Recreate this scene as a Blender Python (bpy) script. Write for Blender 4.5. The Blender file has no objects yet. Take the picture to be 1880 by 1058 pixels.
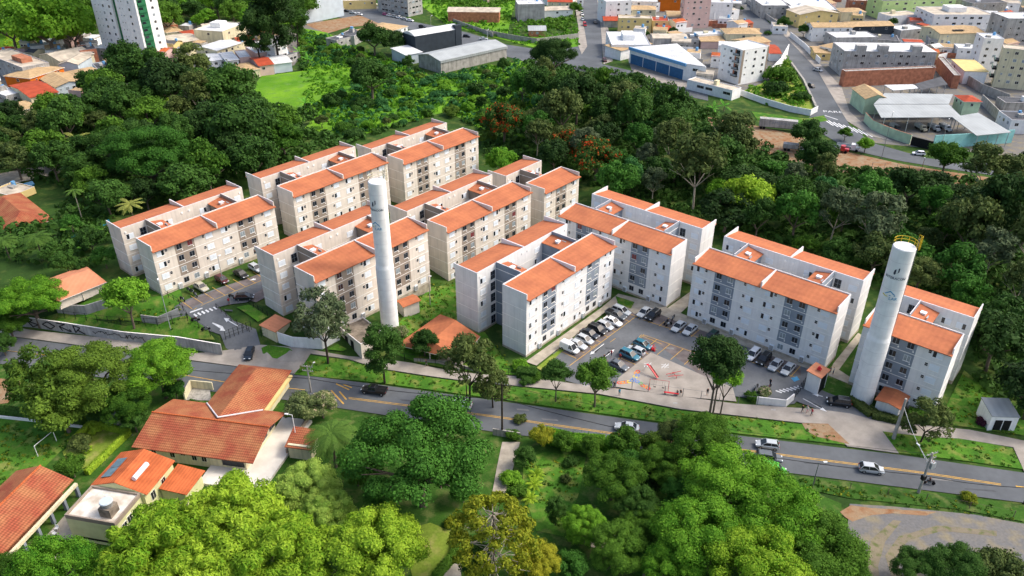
import bpy, bmesh, math, random
from mathutils import Vector, Matrix
R=random.Random(7)
sc=bpy.context.scene; col=sc.collection
# ---------------------------------------------------------------- camera, world, sun, exposure
F_PX,PITCH,ROLL,CAM_H=1441.93,0.52969,0.00136,93.006      # solved from the block corners (1880 px frame)
cam_d=bpy.data.cameras.new("camera"); cam=bpy.data.objects.new("camera",cam_d); col.objects.link(cam)
cam_d.sensor_width=36; cam_d.lens=36*F_PX/1880; cam_d.clip_start=1; cam_d.clip_end=6000
cam.location=(0,0,CAM_H)
_cp,_sp=math.cos(PITCH),math.sin(PITCH); _cr,_sr=math.cos(ROLL),math.sin(ROLL)
CF=Vector((0,_cp,-_sp)); _r=Vector((1,0,0)); _u=Vector((0,_sp,_cp))
CR=_r*_cr+_u*_sr; CU=_u*_cr-_r*_sr
cam.rotation_euler=Matrix((CR,CU,-CF)).transposed().to_euler()
sc.camera=cam
SUN_DIR=Vector((0.93,0.12,1.05)).normalized()
w=bpy.data.worlds.new("World"); sc.world=w; w.use_nodes=True
nt=w.node_tree; sky=nt.nodes.new("ShaderNodeTexSky"); sky.sky_type='NISHITA'; sky.sun_disc=False
sky.sun_elevation=math.asin(SUN_DIR.z); sky.sun_rotation=math.atan2(SUN_DIR.x,SUN_DIR.y)
sky.air_density=1.0; sky.dust_density=5.0; sky.ozone_density=1.0
bg=nt.nodes["Background"]; nt.links.new(sky.outputs[0],bg.inputs[0]); bg.inputs[1].default_value=0.15
sun_d=bpy.data.lights.new("sun",'SUN'); sun_d.energy=1.0; sun_d.angle=math.radians(12); sun_d.color=(1,0.95,0.87)
sun=bpy.data.objects.new("sun",sun_d); col.objects.link(sun); sun.rotation_euler=SUN_DIR.to_track_quat('Z','Y').to_euler()
sc.view_settings.view_transform='Standard'; sc.view_settings.look='None'; sc.view_settings.gamma=1
sc.view_settings.exposure=0.92
sc.cycles.max_bounces=5; sc.cycles.diffuse_bounces=3; sc.cycles.glossy_bounces=2; sc.cycles.transmission_bounces=3
# ---------------------------------------------------------------- terrain
def sm(t): t=min(1,max(0,t)); return t*t*(3-2*t)
def zt(x,y):
    d=(y-(116.2-0.211*x))*0.978
    a=3.4*sm((-11-x)/19)+1.4*sm((-35-x)/35)
    return a*sm((d-2.5)/10)*(1-sm((y-168)/50))
def ray(px,py):
    return (CR*((px-940)/F_PX)-CU*((py-529)/F_PX)+CF)
def at(px,py,z=None):
    d=ray(px,py)
    if z is not None:
        t=(z-CAM_H)/d.z; return Vector((d.x*t,d.y*t,z))
    zz=0.0
    for _ in range(14):
        t=(zz-CAM_H)/d.z; zz=0.5*zz+0.5*zt(d.x*t,d.y*t)
    t=(zz-CAM_H)/d.z
    return Vector((d.x*t,d.y*t,zz))
def depth(P): return (Vector(P)-Vector((0,0,CAM_H))).dot(CF)
# ---------------------------------------------------------------- materials
def c(h,k=1.0):
    v=[int(h[i:i+2],16)/255 for i in (1,3,5)]
    return tuple(min(1,((x/12.92) if x<=0.04045 else ((x+0.055)/1.055)**2.4)*k) for x in v)
_M={}
def mat(name,col1,rough=0.85,var=0.12,scale=1.5,spec=0.2,metal=0.0,col2=None,fine=0.0,stripe=None,bump=0.0,emit=None,streak=0.0):
    if name in _M: return _M[name]
    m=bpy.data.materials.new(name); m.use_nodes=True; n=m.node_tree; N=n.nodes; L=n.links
    b=N["Principled BSDF"]; b.inputs["Roughness"].default_value=rough; b.inputs["Metallic"].default_value=metal
    b.inputs["Specular IOR Level"].default_value=spec
    tc=N.new("ShaderNodeTexCoord")
    noi=N.new("ShaderNodeTexNoise"); noi.inputs["Scale"].default_value=scale; noi.inputs["Detail"].default_value=6
    L.new(tc.outputs["Object"],noi.inputs["Vector"])
    rmp=N.new("ShaderNodeValToRGB"); rmp.color_ramp.elements[0].position=0.35; rmp.color_ramp.elements[1].position=0.65
    a=col1; d=col2 or tuple(max(0,x*(1-2*var)) for x in col1)
    if col2 is None: a=tuple(min(1,x*(1+var)) for x in col1)
    rmp.color_ramp.elements[0].color=(*a,1); rmp.color_ramp.elements[1].color=(*d,1)
    L.new(noi.outputs["Fac"],rmp.inputs["Fac"]); out=rmp.outputs["Color"]
    def mul(out,fac_socket,lo,hi):
        mr=N.new("ShaderNodeMapRange"); mr.inputs["To Min"].default_value=lo; mr.inputs["To Max"].default_value=hi
        L.new(fac_socket,mr.inputs["Value"])
        mx=N.new("ShaderNodeVectorMath"); mx.operation='SCALE'; L.new(out,mx.inputs[0]); L.new(mr.outputs[0],mx.inputs["Scale"])
        return mx.outputs[0]
    if fine:
        n2=N.new("ShaderNodeTexNoise"); n2.inputs["Scale"].default_value=scale*9; n2.inputs["Detail"].default_value=3
        L.new(tc.outputs["Object"],n2.inputs["Vector"]); out=mul(out,n2.outputs["Fac"],1-fine,1+fine)
    if streak:   # rain streaks and grime running down a wall
        mp=N.new("ShaderNodeMapping"); mp.inputs["Scale"].default_value=(1.3,1.3,0.07); L.new(tc.outputs["Object"],mp.inputs["Vector"])
        n4=N.new("ShaderNodeTexNoise"); n4.inputs["Scale"].default_value=1.6; n4.inputs["Detail"].default_value=5; L.new(mp.outputs[0],n4.inputs["Vector"])
        r4=N.new("ShaderNodeMapRange"); r4.inputs["From Min"].default_value=.45; r4.inputs["From Max"].default_value=.72; r4.inputs["To Min"].default_value=0; r4.inputs["To Max"].default_value=1; L.new(n4.outputs["Fac"],r4.inputs["Value"])
        out=mul(out,r4.outputs[0],1.02,1-streak)
    if stripe:   # (axis, period m, amount)
        for ax,per,am in stripe:
            wv=N.new("ShaderNodeTexWave"); wv.bands_direction=ax; wv.inputs["Scale"].default_value=0.314159/per*1.0
            wv.inputs["Distortion"].default_value=0.0
            L.new(tc.outputs["Object"],wv.inputs["Vector"]); out=mul(out,wv.outputs["Fac"],1-am,1+am*0.4)
    L.new(out,b.inputs["Base Color"])
    if bump:
        bp=N.new("ShaderNodeBump"); bp.inputs["Strength"].default_value=bump; bp.inputs["Distance"].default_value=0.1
        n3=N.new("ShaderNodeTexNoise"); n3.inputs["Scale"].default_value=scale*4; L.new(tc.outputs["Object"],n3.inputs["Vector"])
        L.new(n3.outputs["Fac"],bp.inputs["Height"]); L.new(bp.outputs[0],b.inputs["Normal"])
    _M[name]=m; return m
def blotch(name,cols,s1=0.05,s2=0.6,rough=0.95,fine=0.25,dist=0.6):
    """three-colour ground: two noise scales mixed"""
    m=bpy.data.materials.new(name); m.use_nodes=True; n=m.node_tree; N=n.nodes; L=n.links
    b=N["Principled BSDF"]; b.inputs["Roughness"].default_value=rough; b.inputs["Specular IOR Level"].default_value=0.1
    g=N.new("ShaderNodeTexCoord")
    a=N.new("ShaderNodeTexNoise"); a.inputs["Scale"].default_value=s1; a.inputs["Detail"].default_value=8; a.inputs["Roughness"].default_value=0.65; a.inputs["Distortion"].default_value=dist
    b2=N.new("ShaderNodeTexNoise"); b2.inputs["Scale"].default_value=s2; b2.inputs["Detail"].default_value=6
    f=N.new("ShaderNodeTexNoise"); f.inputs["Scale"].default_value=s2*7; f.inputs["Detail"].default_value=3
    for q in (a,b2,f): L.new(g.outputs["Object"],q.inputs["Vector"])
    r=N.new("ShaderNodeValToRGB"); r.color_ramp.elements[0].position=0.38; r.color_ramp.elements[1].position=0.62
    r.color_ramp.elements[0].color=(*cols[0],1); r.color_ramp.elements[1].color=(*cols[1],1)
    L.new(a.outputs["Fac"],r.inputs["Fac"])
    r2=N.new("ShaderNodeValToRGB"); r2.color_ramp.elements[0].position=0.5; r2.color_ramp.elements[1].position=0.68
    r2.color_ramp.elements[0].color=(0,0,0,1); r2.color_ramp.elements[1].color=(1,1,1,1)
    L.new(b2.outputs["Fac"],r2.inputs["Fac"])
    mx=N.new("ShaderNodeMix"); mx.data_type='RGBA'; L.new(r2.outputs["Color"],mx.inputs[0]); L.new(r.outputs["Color"],mx.inputs[6]); mx.inputs[7].default_value=(*cols[2],1)
    mr=N.new("ShaderNodeMapRange"); mr.inputs["To Min"].default_value=1-fine; mr.inputs["To Max"].default_value=1+fine; L.new(f.outputs["Fac"],mr.inputs["Value"])
    sc_=N.new("ShaderNodeVectorMath"); sc_.operation='SCALE'; L.new(mx.outputs[2],sc_.inputs[0]); L.new(mr.outputs[0],sc_.inputs["Scale"])
    L.new(sc_.outputs[0],b.inputs["Base Color"]); return m
def leafmat(name,c1,c2,trans=0.25,accent=None):
    if name in _M: return _M[name]
    m=bpy.data.materials.new(name); m.use_nodes=True; n=m.node_tree; N=n.nodes; L=n.links
    b=N["Principled BSDF"]; b.inputs["Roughness"].default_value=0.7; b.inputs["Specular IOR Level"].default_value=0.1
    ge=N.new("ShaderNodeNewGeometry"); tc=N.new("ShaderNodeTexCoord"); oi=N.new("ShaderNodeObjectInfo")
    no=N.new("ShaderNodeTexNoise"); no.inputs["Scale"].default_value=3.0; no.inputs["Detail"].default_value=4
    L.new(tc.outputs["Object"],no.inputs["Vector"])
    ad=N.new("ShaderNodeMath"); ad.operation='MULTIPLY_ADD'; L.new(ge.outputs["Random Per Island"],ad.inputs[0]); ad.inputs[1].default_value=0.35; L.new(no.outputs["Fac"],ad.inputs[2])
    ad2=N.new("ShaderNodeMath"); ad2.operation='MULTIPLY_ADD'; L.new(oi.outputs["Random"],ad2.inputs[0]); ad2.inputs[1].default_value=0.42; L.new(ad.outputs[0],ad2.inputs[2]); _m=N.new("ShaderNodeMath"); _m.operation="MULTIPLY"; _m.inputs[1].default_value=0.86; L.new(ad2.outputs[0],_m.inputs[0]); ad2=_m
    r=N.new("ShaderNodeValToRGB"); e=r.color_ramp.elements; e[0].position=0.42; e[1].position=0.98
    e[0].color=(*c1,1); e[1].color=(*c2,1)
    if accent:
        x=r.color_ramp.elements.new(0.80); x.color=(*c2,1); e[-1].position=0.92; e[-1].color=(*accent,1)
    L.new(ad2.outputs[0],r.inputs["Fac"]); L.new(r.outputs["Color"],b.inputs["Base Color"])
    t=N.new("ShaderNodeBsdfTranslucent"); L.new(r.outputs["Color"],t.inputs["Color"])
    ms=N.new("ShaderNodeMixShader"); ms.inputs[0].default_value=trans; L.new(b.outputs[0],ms.inputs[1]); L.new(t.outputs[0],ms.inputs[2])
    L.new(ms.outputs[0],N["Material Output"].inputs["Surface"]); _M[name]=m; return m
# ---------------------------------------------------------------- object helpers
def tag(o,label=None,cat=None,group=None,kind=None):
    if label: o["label"]=label
    if cat: o["category"]=cat
    if group: o["group"]=group
    if kind: o["kind"]=kind
    return o
def empty(name,loc=(0,0,0),rz=0.0,label=None,cat=None,group=None,s=1.0):
    o=bpy.data.objects.new(name,None); col.objects.link(o); o.empty_display_size=0.5
    o.location=loc; o.rotation_euler=(0,0,rz); o.scale=(s,s,s)
    return tag(o,label,cat,group)
def link_mesh(name,me,parent=None,loc=(0,0,0),rz=0.0):
    o=bpy.data.objects.new(name,me); col.objects.link(o); o.parent=parent; o.location=loc; o.rotation_euler=(0,0,rz); return o
class MB:
    def __init__(s): s.v=[]; s.f=[]; s.m=[]; s.mats=[]
    def mi(s,m):
        if m not in s.mats: s.mats.append(m)
        return s.mats.index(m)
    def poly(s,pts,m):
        i=len(s.v); s.v+= [tuple(p) for p in pts]; s.f.append(tuple(range(i,i+len(pts)))); s.m.append(s.mi(m))
    def faces(s,vs,fs,m):
        i=len(s.v); s.v+=[tuple(p) for p in vs]; k=s.mi(m)
        for f in fs: s.f.append(tuple(a+i for a in f)); s.m.append(k)
    def box(s,x0,y0,z0,x1,y1,z1,m,mt=None):
        vs=[(x0,y0,z0),(x1,y0,z0),(x1,y1,z0),(x0,y1,z0),(x0,y0,z1),(x1,y0,z1),(x1,y1,z1),(x0,y1,z1)]
        s.faces(vs,[(0,3,2,1),(0,1,5,4),(1,2,6,5),(2,3,7,6),(3,0,4,7)],m); s.faces(vs[4:],[(0,1,2,3)],mt or m)
    def prism(s,poly,z0,z1,m,mt=None):   # poly list of xy, counter-clockwise
        n=len(poly); z0f=(lambda p:z0) if not callable(z0) else z0; z1f=(lambda p:z1) if not callable(z1) else z1
        vs=[(p[0],p[1],z0f(p)) for p in poly]+[(p[0],p[1],z1f(p)) for p in poly]
        s.faces(vs,[(i,(i+1)%n,n+(i+1)%n,n+i) for i in range(n)],m); s.faces(vs[n:],[tuple(range(n))],mt or m)
        s.faces(vs[:n],[tuple(reversed(range(n)))],m)
    def yz(s,prof,x0,x1,m):   # profile in (y,z) extruded along x; profile clockwise seen from +x or whichever
        n=len(prof); vs=[(x0,p[0],p[1]) for p in prof]+[(x1,p[0],p[1]) for p in prof]
        s.faces(vs,[(i,(i+1)%n,n+(i+1)%n,n+i) for i in range(n)]+[tuple(reversed(range(n))),tuple(range(n,2*n))],m)
    def xz(s,prof,y0,y1,m):
        n=len(prof); vs=[(p[0],y0,p[1]) for p in prof]+[(p[0],y1,p[1]) for p in prof]
        s.faces(vs,[(n+i,n+(i+1)%n,(i+1)%n,i) for i in range(n)]+[tuple(range(n)),tuple(reversed(range(n,2*n)))],m)
    def tube(s,p,q,r0,m,r1=None,n=8,cap=True):
        p=Vector(p); q=Vector(q); r1=r0 if r1 is None else r1; d=(q-p).normalized()
        a=d.orthogonal().normalized(); b=d.cross(a)
        vs=[p+(a*math.cos(t)+b*math.sin(t))*r0 for t in [2*math.pi*i/n for i in range(n)]]+[q+(a*math.cos(t)+b*math.sin(t))*r1 for t in [2*math.pi*i/n for i in range(n)]]
        fs=[(i,(i+1)%n,n+(i+1)%n,n+i) for i in range(n)]
        if cap: fs+=[tuple(reversed(range(n))),tuple(range(n,2*n))]
        s.faces(vs,fs,m)
    def build(s,name,parent=None,loc=(0,0,0),rz=0.0,smooth=False):
        return link_mesh(name,s.mesh(name,smooth),parent,loc,rz)
    def mesh(s,name,smooth=False):
        me=bpy.data.meshes.new(name); me.from_pydata(s.v,[],s.f)
        for m in s.mats: me.materials.append(m)
        me.polygons.foreach_set("material_index",s.m)
        if smooth: me.polygons.foreach_set("use_smooth",[True]*len(s.f))
        me.update(); return me
def copy_tree(o,parent=None):
    cc=o.copy(); col.objects.link(cc); cc.parent=parent
    for ch in o.children: copy_tree(ch,cc)
    return cc
def drape(name,poly,mat_,off,grid=3.0,step=0.0,kind='structure',label=None,cat=None,world=False):
    """polygon given in photo pixels, laid on the terrain; step>0 adds a kerb-like skirt"""
    pts=[Vector((p[0],p[1],0)) for p in poly] if world else [at(*p) for p in poly]
    bm=bmesh.new(); vs=[bm.verts.new((p.x,p.y,0)) for p in pts]; f=bm.faces.new(vs)
    if f.normal.z<0 : f.normal_flip()
    bmesh.ops.triangulate(bm,faces=bm.faces[:])
    x0=min(p.x for p in pts);x1=max(p.x for p in pts);y0=min(p.y for p in pts);y1=max(p.y for p in pts)
    if x0<-8 and y0<225:
        k=math.floor(x0/grid)
        while k*grid<min(x1,-5):
            if k*grid>max(x0,-130): bmesh.ops.bisect_plane(bm,geom=bm.verts[:]+bm.edges[:]+bm.faces[:],plane_co=(k*grid,0,0),plane_no=(1,0,0))
            k+=1
        k=math.floor(y0/grid)
        while k*grid<min(y1,220):
            if k*grid>y0: bmesh.ops.bisect_plane(bm,geom=bm.verts[:]+bm.edges[:]+bm.faces[:],plane_co=(0,k*grid,0),plane_no=(0,1,0))
            k+=1
    bm.normal_update()
    for ff in bm.faces:
        if ff.normal.z<0: ff.normal_flip()
    bmesh.ops.triangulate(bm,faces=bm.faces[:])
    if step:
        be=[e for e in bm.edges if len(e.link_faces)==1]
        ex=bmesh.ops.extrude_edge_only(bm,edges=be); low=set(v for v in ex["geom"] if isinstance(v,bmesh.types.BMVert))
    else: low=set()
    for v in bm.verts: v.co.z=zt(v.co.x,v.co.y)+off-(step if v in low else 0)
    me=bpy.data.meshes.new(name); bm.to_mesh(me); bm.free(); me.materials.append(mat_)
    o=link_mesh(name,me); return tag(o,label,cat,None,kind)
# ---------------------------------------------------------------- base palette
MT=dict(
 beige=mat("beige_paint",c("#d9cfc2"),0.9,0.04,0.5,fine=0.04,streak=.11), taupe=mat("taupe_paint",c("#94877a"),0.9,0.05,0.6,fine=0.05),
 grey=mat("light_grey_paint",c("#e0dfdd"),0.9,0.03,0.5,fine=0.04,streak=.08), slate=mat("slate_paint",c("#858e99"),0.9,0.05,0.6,fine=0.05),
 coping=mat("coping_plaster",c("#cfcbcd"),0.9,0.06,1.0,fine=0.06), band=mat("white_band",c("#efece6"),0.85,0.03,1.0),
 stain=mat("stained_plinth",c("#b3a896"),0.95,0.15,0.8,fine=0.1),
 tile=mat("orange_tile",c("#b8714c"),0.85,0.07,0.22,fine=0.18,col2=c("#a46244"),stripe=[('X',1.05,0.05),('Y',1.55,0.05)]),
 white=mat("white_paint",c("#e9e9e7"),0.8,0.04,0.7,fine=0.03,streak=.06), shutter=mat("white_aluminium",c("#dfe6ec"),0.5,0.02,1.0,spec=0.4),
 glass=mat("dark_glass",c("#23272c"),0.12,0.1,1.0,spec=0.6), glass2=mat("curtained_glass",c("#8d979b"),0.3,0.15,2.0,spec=0.5), glass3=mat("red_curtain_glass",c("#7c3434"),0.3,0.15,2.0,spec=0.5),
 black=mat("black_metal",c("#1b1c1e"),0.6,0.1,2.0), steel=mat("grey_steel",c("#7f8488"),0.5,0.08,2.0,metal=0.4), galv=mat("galvanised",c("#a9afb2"),0.45,0.06,1.5,metal=0.3),
 conc=mat("concrete",c("#a5a29b"),0.95,0.12,0.5,fine=0.08,streak=.4), conc_d=mat("weathered_concrete",c("#83796c"),0.95,0.25,0.8,fine=0.15),
 asph=mat("asphalt",c("#606468"),0.95,0.10,0.10,fine=0.16), lot=mat("parking_asphalt",c("#676a6d"),0.95,0.10,0.22,fine=0.16), bay=mat("parking_bay_asphalt",c("#6f6765"),0.95,0.14,0.5,fine=0.10),
 side=mat("sidewalk_concrete",c("#9d968d"),0.95,0.09,0.35,fine=0.1,stripe=[('X',3.2,0.05)]), kerb=mat("kerb_concrete",c("#b5b2ab"),0.95,0.1,1.0),
 ymark=mat("yellow_marking",c("#c9a04e"),0.9,0.12,1.5,fine=0.15), wmark=mat("white_marking",c("#d7d9da"),0.9,0.08,1.5,fine=0.1), bmark=mat("blue_marking",c("#4f93bd"),0.9,0.1,1.5),
 brick=mat("brick",c("#b0745a"),0.95,0.15,0.7,fine=0.15), red=mat("red_paint",c("#c0262f"),0.45,0.05,1.0,spec=0.4), orangew=mat("orange_wall",c("#c96a1c"),0.85,0.05,0.5),
 cream=mat("cream_wall",c("#d8cfae"),0.9,0.05,0.4,fine=0.05,streak=.2), pink=mat("pink_wall",c("#cdb0a8"),0.9,0.05,0.4), yellow=mat("yellow_wall",c("#d9c284"),0.9,0.05,0.4), lgreen=mat("light_green_wall",c("#b7cf8c"),0.9,0.05,0.4), mint=mat("mint_wall",c("#b9cfae"),0.9,0.08,0.4,fine=0.06), turq=mat("turquoise_wall",c("#8fc7c4"),0.9,0.1,0.4,fine=0.06),
 gwall=mat("grey_wall",c("#aaa9a6"),0.92,0.13,0.35,fine=0.1,streak=.3), dslate=mat("dark_slate_wall",c("#343c44"),0.8,0.08,0.4), lblue=mat("pale_blue_wall",c("#bcc8cf"),0.85,0.05,0.3), bluep=mat("blue_shutter_paint",c("#3a678f"),0.6,0.06,0.8), bluet=mat("blue_fascia_paint",c("#6ba0cc"),0.7,0.05,0.6), dgreen=mat("dark_green_paint",c("#2c6b48"),0.8,0.06,0.5),
 tan=mat("tan_tile",c("#b59a74"),0.9,0.10,0.7,fine=0.12,stripe=[('X',0.9,0.08)]), clay=mat("red_clay_tile",c("#98503a"),0.9,0.18,0.35,fine=0.38,col2=c("#a8704c"),stripe=[('X',0.36,0.22),('Y',0.45,0.30)]), oclay=mat("orange_clay_tile",c("#bb633a"),0.9,0.12,0.5,fine=0.2,stripe=[('X',0.5,0.16)]),
 pinkroof=mat("pale_orange_tile",c("#cc8866"),0.9,0.06,0.5,fine=0.06,stripe=[('X',0.9,0.05)]), metalroof=mat("grey_sheet_roof",c("#a3a8a8"),0.6,0.06,0.2,fine=0.04,stripe=[('X',1.2,0.07)]), whiteroof=mat("white_sheet_roof",c("#cfd1d1"),0.7,0.09,0.3,fine=.08,stripe=[("X",1.0,.06)]), beigeroof=mat("beige_sheet_roof",c("#bdb2a0"),0.8,0.14,0.35,fine=0.12), darkroof=mat("dark_slab",c("#54565a"),0.9,0.1,0.4),
 yel=mat("yellow_metal",c("#d0ae2a"),0.6,0.08,1.0), bark=mat("bark",c("#6b6055"),0.95,0.2,2.0,fine=0.2), bark_d=mat("dark_bark",c("#3b342d"),0.95,0.2,2.0), bark_l=mat("pale_bark",c("#a39a8a"),0.95,0.15,2.0),
 tyre=mat("tyre",c("#1d1d1f"),0.9,0.05,1), rim=mat("wheel_rim",c("#9fa2a5"),0.4,0.05,1,metal=0.5), lamp=mat("headlight_glass",c("#dfe5e8"),0.2,0.03,1,spec=0.6), tail=mat("tail_light",c("#9a1d1d"),0.3,0.03,1,spec=0.5),
 dirt=blotch("orange_dirt",[c("#8f6d50"),c("#93846c"),c("#845a3c")],0.2,0.6,fine=0.25), skin=mat("skin",c("#9c6b50"),0.7,0.05,3),
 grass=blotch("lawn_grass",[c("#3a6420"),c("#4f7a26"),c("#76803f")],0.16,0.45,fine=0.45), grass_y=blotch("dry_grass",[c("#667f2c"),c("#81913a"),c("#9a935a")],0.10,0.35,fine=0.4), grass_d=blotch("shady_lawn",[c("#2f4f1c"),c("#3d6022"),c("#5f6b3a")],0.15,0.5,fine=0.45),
 wild=blotch("wild_ground",[c("#2c431d"),c("#3a5722"),c("#55622f")],0.06,0.3,fine=0.4), meadow=blotch("meadow_grass",[c("#4c7c1c"),c("#6f9a26"),c("#60843a")],0.05,0.3,fine=0.4), gravel=blotch("grey_gravel",[c("#68696b"),c("#75726d"),c("#827a66")],0.09,0.35,fine=0.3), pave=mat("stone_paving",c("#a8a091"),0.95,0.12,0.6,fine=0.1),
 sand=blotch('sandy_track',[c('#837a66'),c('#776f60'),c('#5f6640')],0.3,0.9,fine=.3),
 patch=mat('asphalt_repair',c('#525558'),.95,.1,.5,fine=.2), patch2=mat('pale_asphalt_repair',c('#7b7b79'),.95,.1,.5,fine=.2),
 red_roof_paint=mat("red_paint_roof",c("#a84a30"),0.85,0.1,0.5),
)
# ================================================================ GROUND
xs=[-3000,-1200,-600,-350,-200]+[-130+2.5*i for i in range(51)]+[15,60,140,260,500,1200,3000]
ys=[-400,0,40,70]+[85+2.5*i for i in range(56)]+[240,300,400,600,1000,2000,4500]
gv=[(x,y,zt(x,y)-0.12) for y in ys for x in xs]; nx=len(xs)
gm=MB(); gm.faces(gv,[(j*nx+i,j*nx+i+1,(j+1)*nx+i+1,(j+1)*nx+i) for j in range(len(ys)-1) for i in range(nx-1)],MT['wild'])
tag(gm.build("ground"),kind='structure')
# ---------------------------------------------------------------- ground sheets (photo pixels)
def lerp_line(pts,x):
    for (a,b),(c_,d) in zip(pts,pts[1:]):
        if a<=x<=c_: return b+(d-b)*(x-a)/(c_-a)
    return pts[-1][1] if x>pts[-1][0] else pts[0][1]
RT=[(-260,572),(0,616),(350,663),(692,706),(927,738),(1250,783),(1357,800),(1650,835),(1880,868),(2300,926)]
RB=[(-260,620),(0,668),(330,712),(530,735),(927,796),(1250,832),(1430,866),(1660,895),(1880,923),(2300,984)]
drape("road",RT+RB[::-1],MT['asph'],0.0)
# lawns / verges first (low), pavements on top
def sheet(n,pts,m,off,step=0.0,grid=3.0,**k): return drape(n,pts,MT[m],off,grid,step,**k)
sheet("verge_lawn",[(540,688),(565,652),(640,662),(690,678),(760,690),(880,705),(960,712),(1100,727),(1250,755),(1400,772),(1475,780),(1512,779),(1560,818),(1357,797),(1250,780),(927,735),(692,703)],'grass',0.10,0.2)
sheet("dirt_patch",[(1472,778),(1520,779),(1560,817),(1500,803),(1480,792)],'dirt',0.13)
sheet("verge_lawn",[(1620,792),(1640,796),(1700,802),(1760,805),(1858,823),(1878,862),(1760,845),(1650,832)],'grass',0.10,0.2)
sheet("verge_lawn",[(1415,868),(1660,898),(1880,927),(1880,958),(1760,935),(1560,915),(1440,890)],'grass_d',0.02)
sheet("gravel_yard",[(1560,925),(1640,930),(1790,945),(1880,962),(2150,985),(2150,1180),(1540,1180),(1555,985)],'gravel',0.0)
sheet("dirt_patch",[(1542,940),(1562,928),(1600,933),(1650,936),(1720,940),(1700,947),(1640,943),(1600,946),(1565,958),(1552,950)],'dirt',0.02)
sheet("sand_track",[(1590,1120),(1585,1040),(1600,990),(1640,955),(1655,957),(1625,995),(1612,1040),(1625,1120)],'sand',0.015)
sheet("sand_track",[(1640,1070),(1625,1020),(1650,985),(1720,965),(1830,975),(1830,985),(1730,975),(1668,992),(1645,1022),(1660,1070)],'sand',0.018)
# pavement along the complex
sheet("sidewalk",[(-200,578),(0,597),(60,607),(200,622),(330,640),(345,650),(440,640),(480,634),(560,640),(600,648),(640,655),(700,660),(760,668),(880,688),(960,692),(1060,706),(1200,722),(1350,742),(1450,749),(1500,752),(1560,760),(1612,774),(1660,778),(1780,790),(1880,810),(1960,822),(1960,880),(1880,866),(1860,822),(1760,806),(1700,803),(1620,793),(1650,833),(1555,820),(1515,779),(1470,777),(1400,769),(1250,752),(1100,724),(960,710),(880,703),(760,687),(690,676),(640,660),(570,650),(540,687),(350,662),(0,615),(-200,593)],'side',0.12,0.12)
sheet("garden_bed",[(480,640),(492,635),(530,640),(537,645),(522,662),(484,656)],'grass',0.17)
sheet("garden_bed",[(601,643),(620,633),(637,642),(630,646)],'grass',0.17)
sheet("grass_bank",[(30,596),(110,575),(230,600),(320,585),(345,580),(380,605),(395,625),(335,622),(200,606)],'grass',0.15)
sheet("garden_bed",[(434,565),(458,560),(492,582),(474,592)],'grass',0.12)
sheet("lawn",[(700,640),(735,590),(790,528),(838,520),(842,600),(890,610),(925,660),(960,690),(880,684),(760,664)],'grass',0.05)
sheet("lawn",[(140,560),(330,530),(345,570),(260,590),(140,585)],'grass',0.04)
sheet("lawn",[(1730,760),(1770,680),(1830,730),(1880,760),(1880,800),(1780,785),(1700,775)],'grass',0.05)
sheet("lawn",[(1130,545),(1165,556),(1158,568),(1135,560)],'grass',0.20)
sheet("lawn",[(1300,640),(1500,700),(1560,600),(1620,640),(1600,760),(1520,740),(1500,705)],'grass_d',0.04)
# car parks
sheet("car_park",[(330,583),(320,565),(345,550),(400,530),(500,498),(560,480),(600,500),(520,530),(452,556),(420,560),(400,565),(430,590),(470,605),(480,640),(445,655),(415,640),(405,615),(360,600)],'lot',0.09,grid=1.5)
sheet("car_park",[(1015,650),(1028,640),(1140,565),(1168,576),(1200,565),(1400,640),(1482,675),(1500,700),(1458,742),(1412,746),(1400,735),(1290,720),(1130,712),(1062,706),(1040,700),(1018,668)],'lot',0.06)
sheet("playground_slab",[(1195,648),(1290,690),(1345,712),(1352,738),(1240,728),(1130,711),(1135,695)],'side',0.12,0.06)
sheet("driveway",[(1455,735),(1480,705),(1520,722),(1560,738),(1612,775),(1555,765),(1500,752)],'lot',0.10)
# bays, walks
def stripw(n,a,b,wd,m,off,grid=2.0):
    a=at(*a); b=at(*b); d=(b-a); d.z=0; d.normalize(); q=Vector((-d.y,d.x,0))*wd/2
    return drape(n,[(p.x,p.y) for p in (a-q,b-q,b+q,a+q)],MT[m],off,grid,world=True)
sheet("footpath",[(965,665),(985,672),(1135,555),(1125,548),(1105,565)],'pave',0.10)
sheet("footpath",[(1125,548),(1135,540),(1200,556),(1260,580),(1420,640),(1500,672),(1495,682),(1400,648),(1240,590),(1195,570),(1165,577)],'pave',0.10)
sheet("footpath",[(1530,668),(1575,612),(1585,618),(1540,680),(1580,706),(1574,712),(1520,690)],'pave',0.12)
sheet("footpath",[(1220,570),(1290,520),(1300,528),(1250,575)],'pave',0.08)
sheet("verge_strip",[(985,676),(1030,640),(1130,568),(1140,572),(1030,648),(995,682)],'grass_y',0.11)
for q in ([(1028,643),(1150,560),(1172,573),(1065,662)],[(1182,588),(1200,565),(1330,612),(1322,630)],[(1380,665),(1395,640),(1470,668),(1470,690)],[(1128,676),(1176,618),(1205,632),(1158,692)],[(1205,632),(1180,617),(1290,650),(1330,700),(1290,692)],[(330,560),(500,495),(505,505),(350,568)],[(452,550),(500,520),(520,530),(470,556)]):
    sheet("parking_bays",q,'bay',0.11 if q[0][0]<600 else 0.075,grid=1.5)
def mark(a,b,wd,m='ymark',z=0.0,n="lane_marking",g=2.0): return stripw(n,a,b,wd,m,z,g)
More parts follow.
